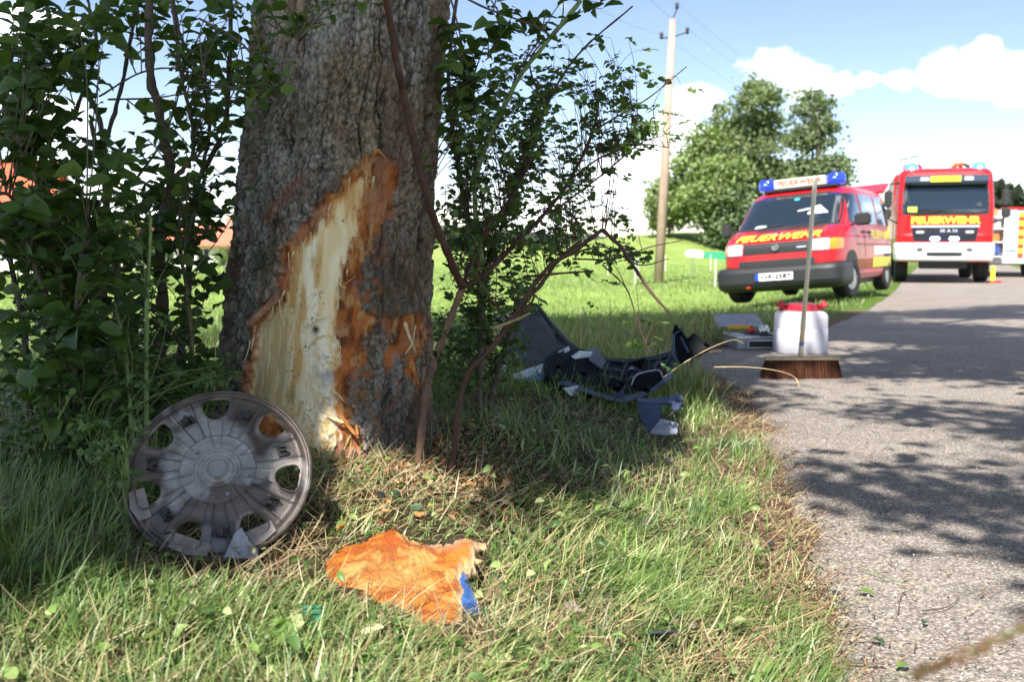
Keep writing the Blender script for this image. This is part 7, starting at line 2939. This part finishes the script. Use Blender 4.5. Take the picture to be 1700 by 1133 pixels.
def build_far_trees():
    G = 'trees of the copse on the meadow rise'
    rl = lambda s, n, zr=(.3, .9), xr=.7, lr=(.3, .5): [(random.Random(s * 31 + i).uniform(-xr, xr), random.Random(s * 57 + i).uniform(*zr), random.Random(s * 91 + i).uniform(*lr)) for i in range(n)]
    specs = [
        ('broadleaf_tree', 'tallest rounded green tree in the middle of the copse behind the van', 1243, 400, 62, 128, 132, [(0, .86, .5), (-.35, .72, .5), (.35, .7, .55), (0, .55, .7), (-.45, .42, .5), (.45, .4, .5), (0, .3, .6)], 12000, (.13, .175, .07)),
        ('broadleaf_tree', 'lone rounded tree at the right end of the copse, above the beacon bar', 1350, 405, 64, 130, 108, [(-.05, .86, .48), (.3, .72, .5), (-.3, .68, .5), (.35, .5, .55), (-.2, .48, .6), (.35, .3, .5), (-.3, .28, .5)], 9500, (.12, .165, .075)),
        ('broadleaf_tree', 'yellow-green tree in the left half of the copse', 1172, 402, 58, 205, 112, [(0, .85, .5), (-.3, .65, .6), (.35, .6, .6), (0, .4, .75), (-.4, .3, .5), (.4, .28, .5)], 9500, (.145, .20, .06)),
        ('birch_tree', 'slim dark tree with thin top rising on the left of the copse', 1186, 400, 66, 160, 56, [(0, .9, .4), (-.1, .72, .6), (.2, .5, .9), (0, .3, .9)], 3200, (.11, .15, .07)),
        ('broadleaf_tree', 'small loose tree at the left end of the copse beside the pole', 1110, 404, 60, 290, 82, [(0, .8, .55), (-.4, .55, .55), (.35, .5, .6), (0, .3, .6)], 4200, (.20, .25, .10)),
        ('broadleaf_tree', 'low dark green tree at the foot of the copse behind the van mirror', 1210, 408, 57, 300, 85, [(0, .75, .6), (-.4, .5, .6), (.4, .45, .6), (0, .3, .8)], 4500, (.085, .13, .05)),
    ]
    for i, (nm, lab, px, pb, d, tp, wp, lobes, n, base) in enumerate(specs):
        x, y, z, h, w_ = ft(px, pb, d, tp, wp)
        far_tree(nm, lab, x, y, z, h, w_, lobes, n, (np.array(base) * .8 + .03) * 1.3, .30, G, seed=i + 3)
    # left side, beyond the meadow
    for i, (nm, lab, px, pb, d, tp, wp, n, base) in enumerate([
        ('garden_shrub', 'pale yellow-green garden tree seen through the hedge left of the trunk', 215, 440, 52, 300, 80, 2500, (.16, .20, .05)),
        ('garden_shrub', 'dark round bush in front of the white house', 262, 442, 62, 402, 55, 1200, (.06, .11, .03)),
        ('garden_shrub', 'small round light green bush at the house corner beside the trunk', 372, 444, 60, 412, 38, 900, (.13, .19, .06)),
        ('garden_shrub', 'dark red-leaved bush beside the trunk edge', 388, 438, 64, 404, 28, 500, (.12, .06, .05)),
    ]):
        x, y, z, h, w_ = ft(px, pb, d, tp, wp)
        root = far_tree(nm, lab, x, y, z, max(h, .8), w_, [(0, .7, .8), (-.4, .45, .7), (.4, .45, .7), (0, .3, .9)], n, base, .16, None, seed=40 + i)
    # dim woods on the skyline
    def wood(name, label, pts, d, n, base, hgt, lsz=.9, seed=0):
        r_ = np.random.default_rng(seed)
        A0 = np.array(pts, float)
        px = r_.uniform(A0[0, 0], A0[-1, 0], n)
        tp = np.interp(px, A0[:, 0], A0[:, 1])
        tp = tp - (fbm(px / 14, px * 0, 3, seed) - .5) * hgt
        C = []
        for i in range(n):
            dd = d + r_.uniform(-4, 4)
            zt = P(px[i], tp[i], dd)
            zb = float(gz(np.array([zt.x]), np.array([dd]))[0]) - .3
            C.append((zt.x, dd, zb + (zt.z - zb) * r_.random() ** .7))
        C = np.array(C)
        Aa = r_.normal(size=(n, 3))
        ln = r_.uniform(.6, 1.3, n) * lsz
        col = np.array(base) * (0.6 + .8 * fbm(C[:, 0] * .4, C[:, 2] * .6, 3, seed)[:, None])
        V = leaf_verts(L2_V, C, Aa, unit(r_.normal(size=(n, 3)) + [0, 0, 1]), ln, ln)
        F = (L2_F[None] + (np.arange(n) * 4)[:, None, None]).reshape(-1, 4)
        me = npmesh(name, V.reshape(-1, 3), F, FARLEAF, np.repeat(col[:, None], 4, 1).reshape(-1, 3), smooth=False)
        tagit(link(name, me), label, 'woodland', kind='stuff')
    wood('distant_wood', 'hazy line of distant woodland on the skyline behind the meadow', [(640, 384), (760, 384), (840, 392), (930, 400), (1010, 404)], 160, 7000, (.10, .14, .09), 10, 1.3, 3)
    wood('distant_wood', 'dark conifer wood on the skyline behind the equipment truck', [(1625, 318), (1660, 312), (1690, 325), (1760, 316), (1850, 330)], 120, 6000, (.035, .05, .03), 26, 1.1, 4)
    wood('distant_wood', 'distant trees behind the houses at the left', [(-120, 350), (60, 380), (200, 385), (420, 392)], 130, 6000, (.07, .10, .06), 16, 1.1, 5)
    # white cover and green tarpaulin below the copse
    for (px, py, w_, lab, c, nm) in ((1155, 406, .9, 'white rounded trough cover on the grass under the copse', (.75, .75, .75), 'feed_trough'), (1192, 405, 1.5, 'green tarpaulin covered heap beside the white cover under the copse', (.03, .30, .16), 'covered_heap')):
        p = P(px, py + 6, 52)
        mb = MB()
        z = gzf(p.x, 52)
        pts = [(-w_ / 2, -.5), (-w_ / 2, .28), (-w_ * .3, .42), (w_ * .3, .40), (w_ / 2, .25), (w_ / 2, -.5)]
        mb.prism(pts, (0, 0, 0), (1, 0, 0), (0, 0, 1), -.9)
        o = mb.obj(nm, mat(nm, c, .6), None, bevel=.06)
        o.location = (p.x, 52, z - .02)
        tagit(o, lab, 'trough' if c[0] > .5 else 'heap')
    # pasture fence stakes
    for i, (px, py, d) in enumerate([(1060, 428, 34), (1150, 428, 36), (1010, 424, 38), (1105, 424, 42), (1180, 424, 44), (1188, 446, 26), (1055, 440, 28)]):
        p = P(px, py, d)
        z = gzf(p.x, d)
        mb = MB()
        mb.tube([(0, 0, -.1), (0, 0, .75)], .018, 6)
        o = mb.obj('fence_stake', mat('white_stake', (.7, .7, .68), .5), None)
        o.location = (p.x, d, z)
        tagit(o, 'thin white electric fence stake in the meadow ' + ('left of the pole foot', 'farther off, before the white trough cover', 'farthest left, toward the wild rose', 'just right of the pole foot', 'before the green tarpaulin heap', 'nearest the van', 'nearest the camera left of the pole')[i], 'stake', 'electric fence stakes in the meadow')


build_far_trees()


# ------------------------------------------------------------------ houses
def house(name, label, x, y, z, w_, dp, eave, ridge, yaw, roofc, wallc, openings, overhang=.5):
    root = empty(name, (x, y, z), label, 'house')
    root.rotation_euler = (0, 0, yaw)
    wm = mat(name + label[:6] + '_wall', wallc, .8, var=.06, vscale=1)
    # wall shell with real window recesses: front built of strips between openings
    mb = MB()
    xs = sorted(set([-w_ / 2, w_ / 2] + [o[0] for o in openings] + [o[1] for o in openings]))
    for a, b in zip(xs[:-1], xs[1:]):
        op = [o for o in openings if o[0] <= a + 1e-6 and o[1] >= b - 1e-6]
        if not op:
            mb.box(((a + b) / 2, .15, eave / 2 - .2), (b - a, .3, eave + .4))
        else:
            o = op[0]
            mb.box(((a + b) / 2, .15, (o[2] - .4) / 2), (b - a, .3, o[2] + .4))
            mb.box(((a + b) / 2, .15, (o[3] + eave) / 2), (b - a, .3, eave - o[3]))
    mb.box((0, dp - .15, eave / 2 - .2), (w_, .3, eave + .4))
    mb.box((-w_ / 2 + .15, dp / 2, eave / 2 - .2), (.3, dp - .6, eave + .4))
    mb.box((w_ / 2 - .15, dp / 2, eave / 2 - .2), (.3, dp - .6, eave + .4))
    mb.obj('wall', wm, root)
    fr = mat('window_frame_white', (.75, .75, .74), .4)
    for o in openings:
        mb = MB()
        cx, cz, ww, hh = (o[0] + o[1]) / 2, (o[2] + o[3]) / 2, o[1] - o[0], o[3] - o[2]
        for c, d in (((cx, .2, o[3] - .04), (ww, .06, .08)), ((cx, .2, o[2] + .04), (ww, .06, .08)), ((o[0] + .04, .2, cz), (.08, .06, hh - .16)), ((o[1] - .04, .2, cz), (.08, .06, hh - .16)), ((cx, .2, cz), (.06, .05, hh - .16))):
            mb.box(c, d)
        f = mb.obj('window', fr, root)
        mb = MB()
        mb.box((cx, .24, cz), (ww - .1, .02, hh - .1))
        mb.obj('pane', GLASS, f)
    rm = mat('roof_tile_' + label[:5], roofc, .8, var=.2, vscale=3)
    # two slopes as tile courses
    n = 14
    for sgn in (-1, 1):
        mb = MB()
        half = dp / 2 + overhang
        for k in range(n):
            t0, t1 = k / n, (k + 1) / n
            ya = dp / 2 + sgn * half * (1 - t0)
            yb_ = dp / 2 + sgn * half * (1 - t1)
            sl_ = (ridge - eave) / (dp / 2)
            za = eave - overhang * sl_ + (half * t0) * sl_
            zb_ = za + half / n * sl_
            c = ((0), (ya + yb_) / 2, (za + zb_) / 2 + .1)
            ln = math.hypot(half / n, half / n * sl_)
            mb.box(c, (w_ + 2 * overhang, ln + .05, .07), Matrix.Rotation(-sgn * math.atan(sl_) * 1.0 + sgn * .06, 3, 'X'))
        mb.obj('roof', rm, root)
    mb = MB()
    for sgn in (-1, 1):
        pl = [(0, eave), (dp, eave), (dp / 2, ridge - .05)]
        mb.prism(pl, (sgn * (w_ / 2 - .2), 0, 0), (0, 1, 0), (0, 0, 1), sgn * .15)
    mb.obj('gable', wm, root)
    mb = MB()
    mb.box((w_ * .2, dp * .45, ridge + .2), (.5, .5, 1.0))
    mb.obj('chimney', mat('chimney', (.4, .25, .2), .8), root)
    return root


def build_houses():
    z = gzf(P(300, 440, 72).x, 72)
    p = P(345, 440, 72)
    k = 72 / FPX
    house('farmhouse', 'low white house with salmon roof far behind the meadow, beside the trunk', p.x - 1.2, 72, P(345, 444, 72).z - .1, 250 * k, 6.5, 1.75, 3.1, R(4), (.55, .17, .10), (.70, .68, .65),
          [(-2.4, -1.2, .4, 1.5), (.4, 1.3, 0.1, 1.5), (2.0, 2.9, 0.1, 1.5)])
    p = P(-20, 445, 46)
    k = 46 / FPX
    house('farmhouse', 'house with bright red roof behind the hedge at the far left edge', p.x - 2.2, 46, gzf(p.x, 46) - .1, 8.6, 7.5, 2.9, 5.6, R(14), (.55, .11, .05), (.68, .66, .62),
          [(-.8, .6, .9, 2.2), (1.8, 3.0, .9, 2.2)])


build_houses()
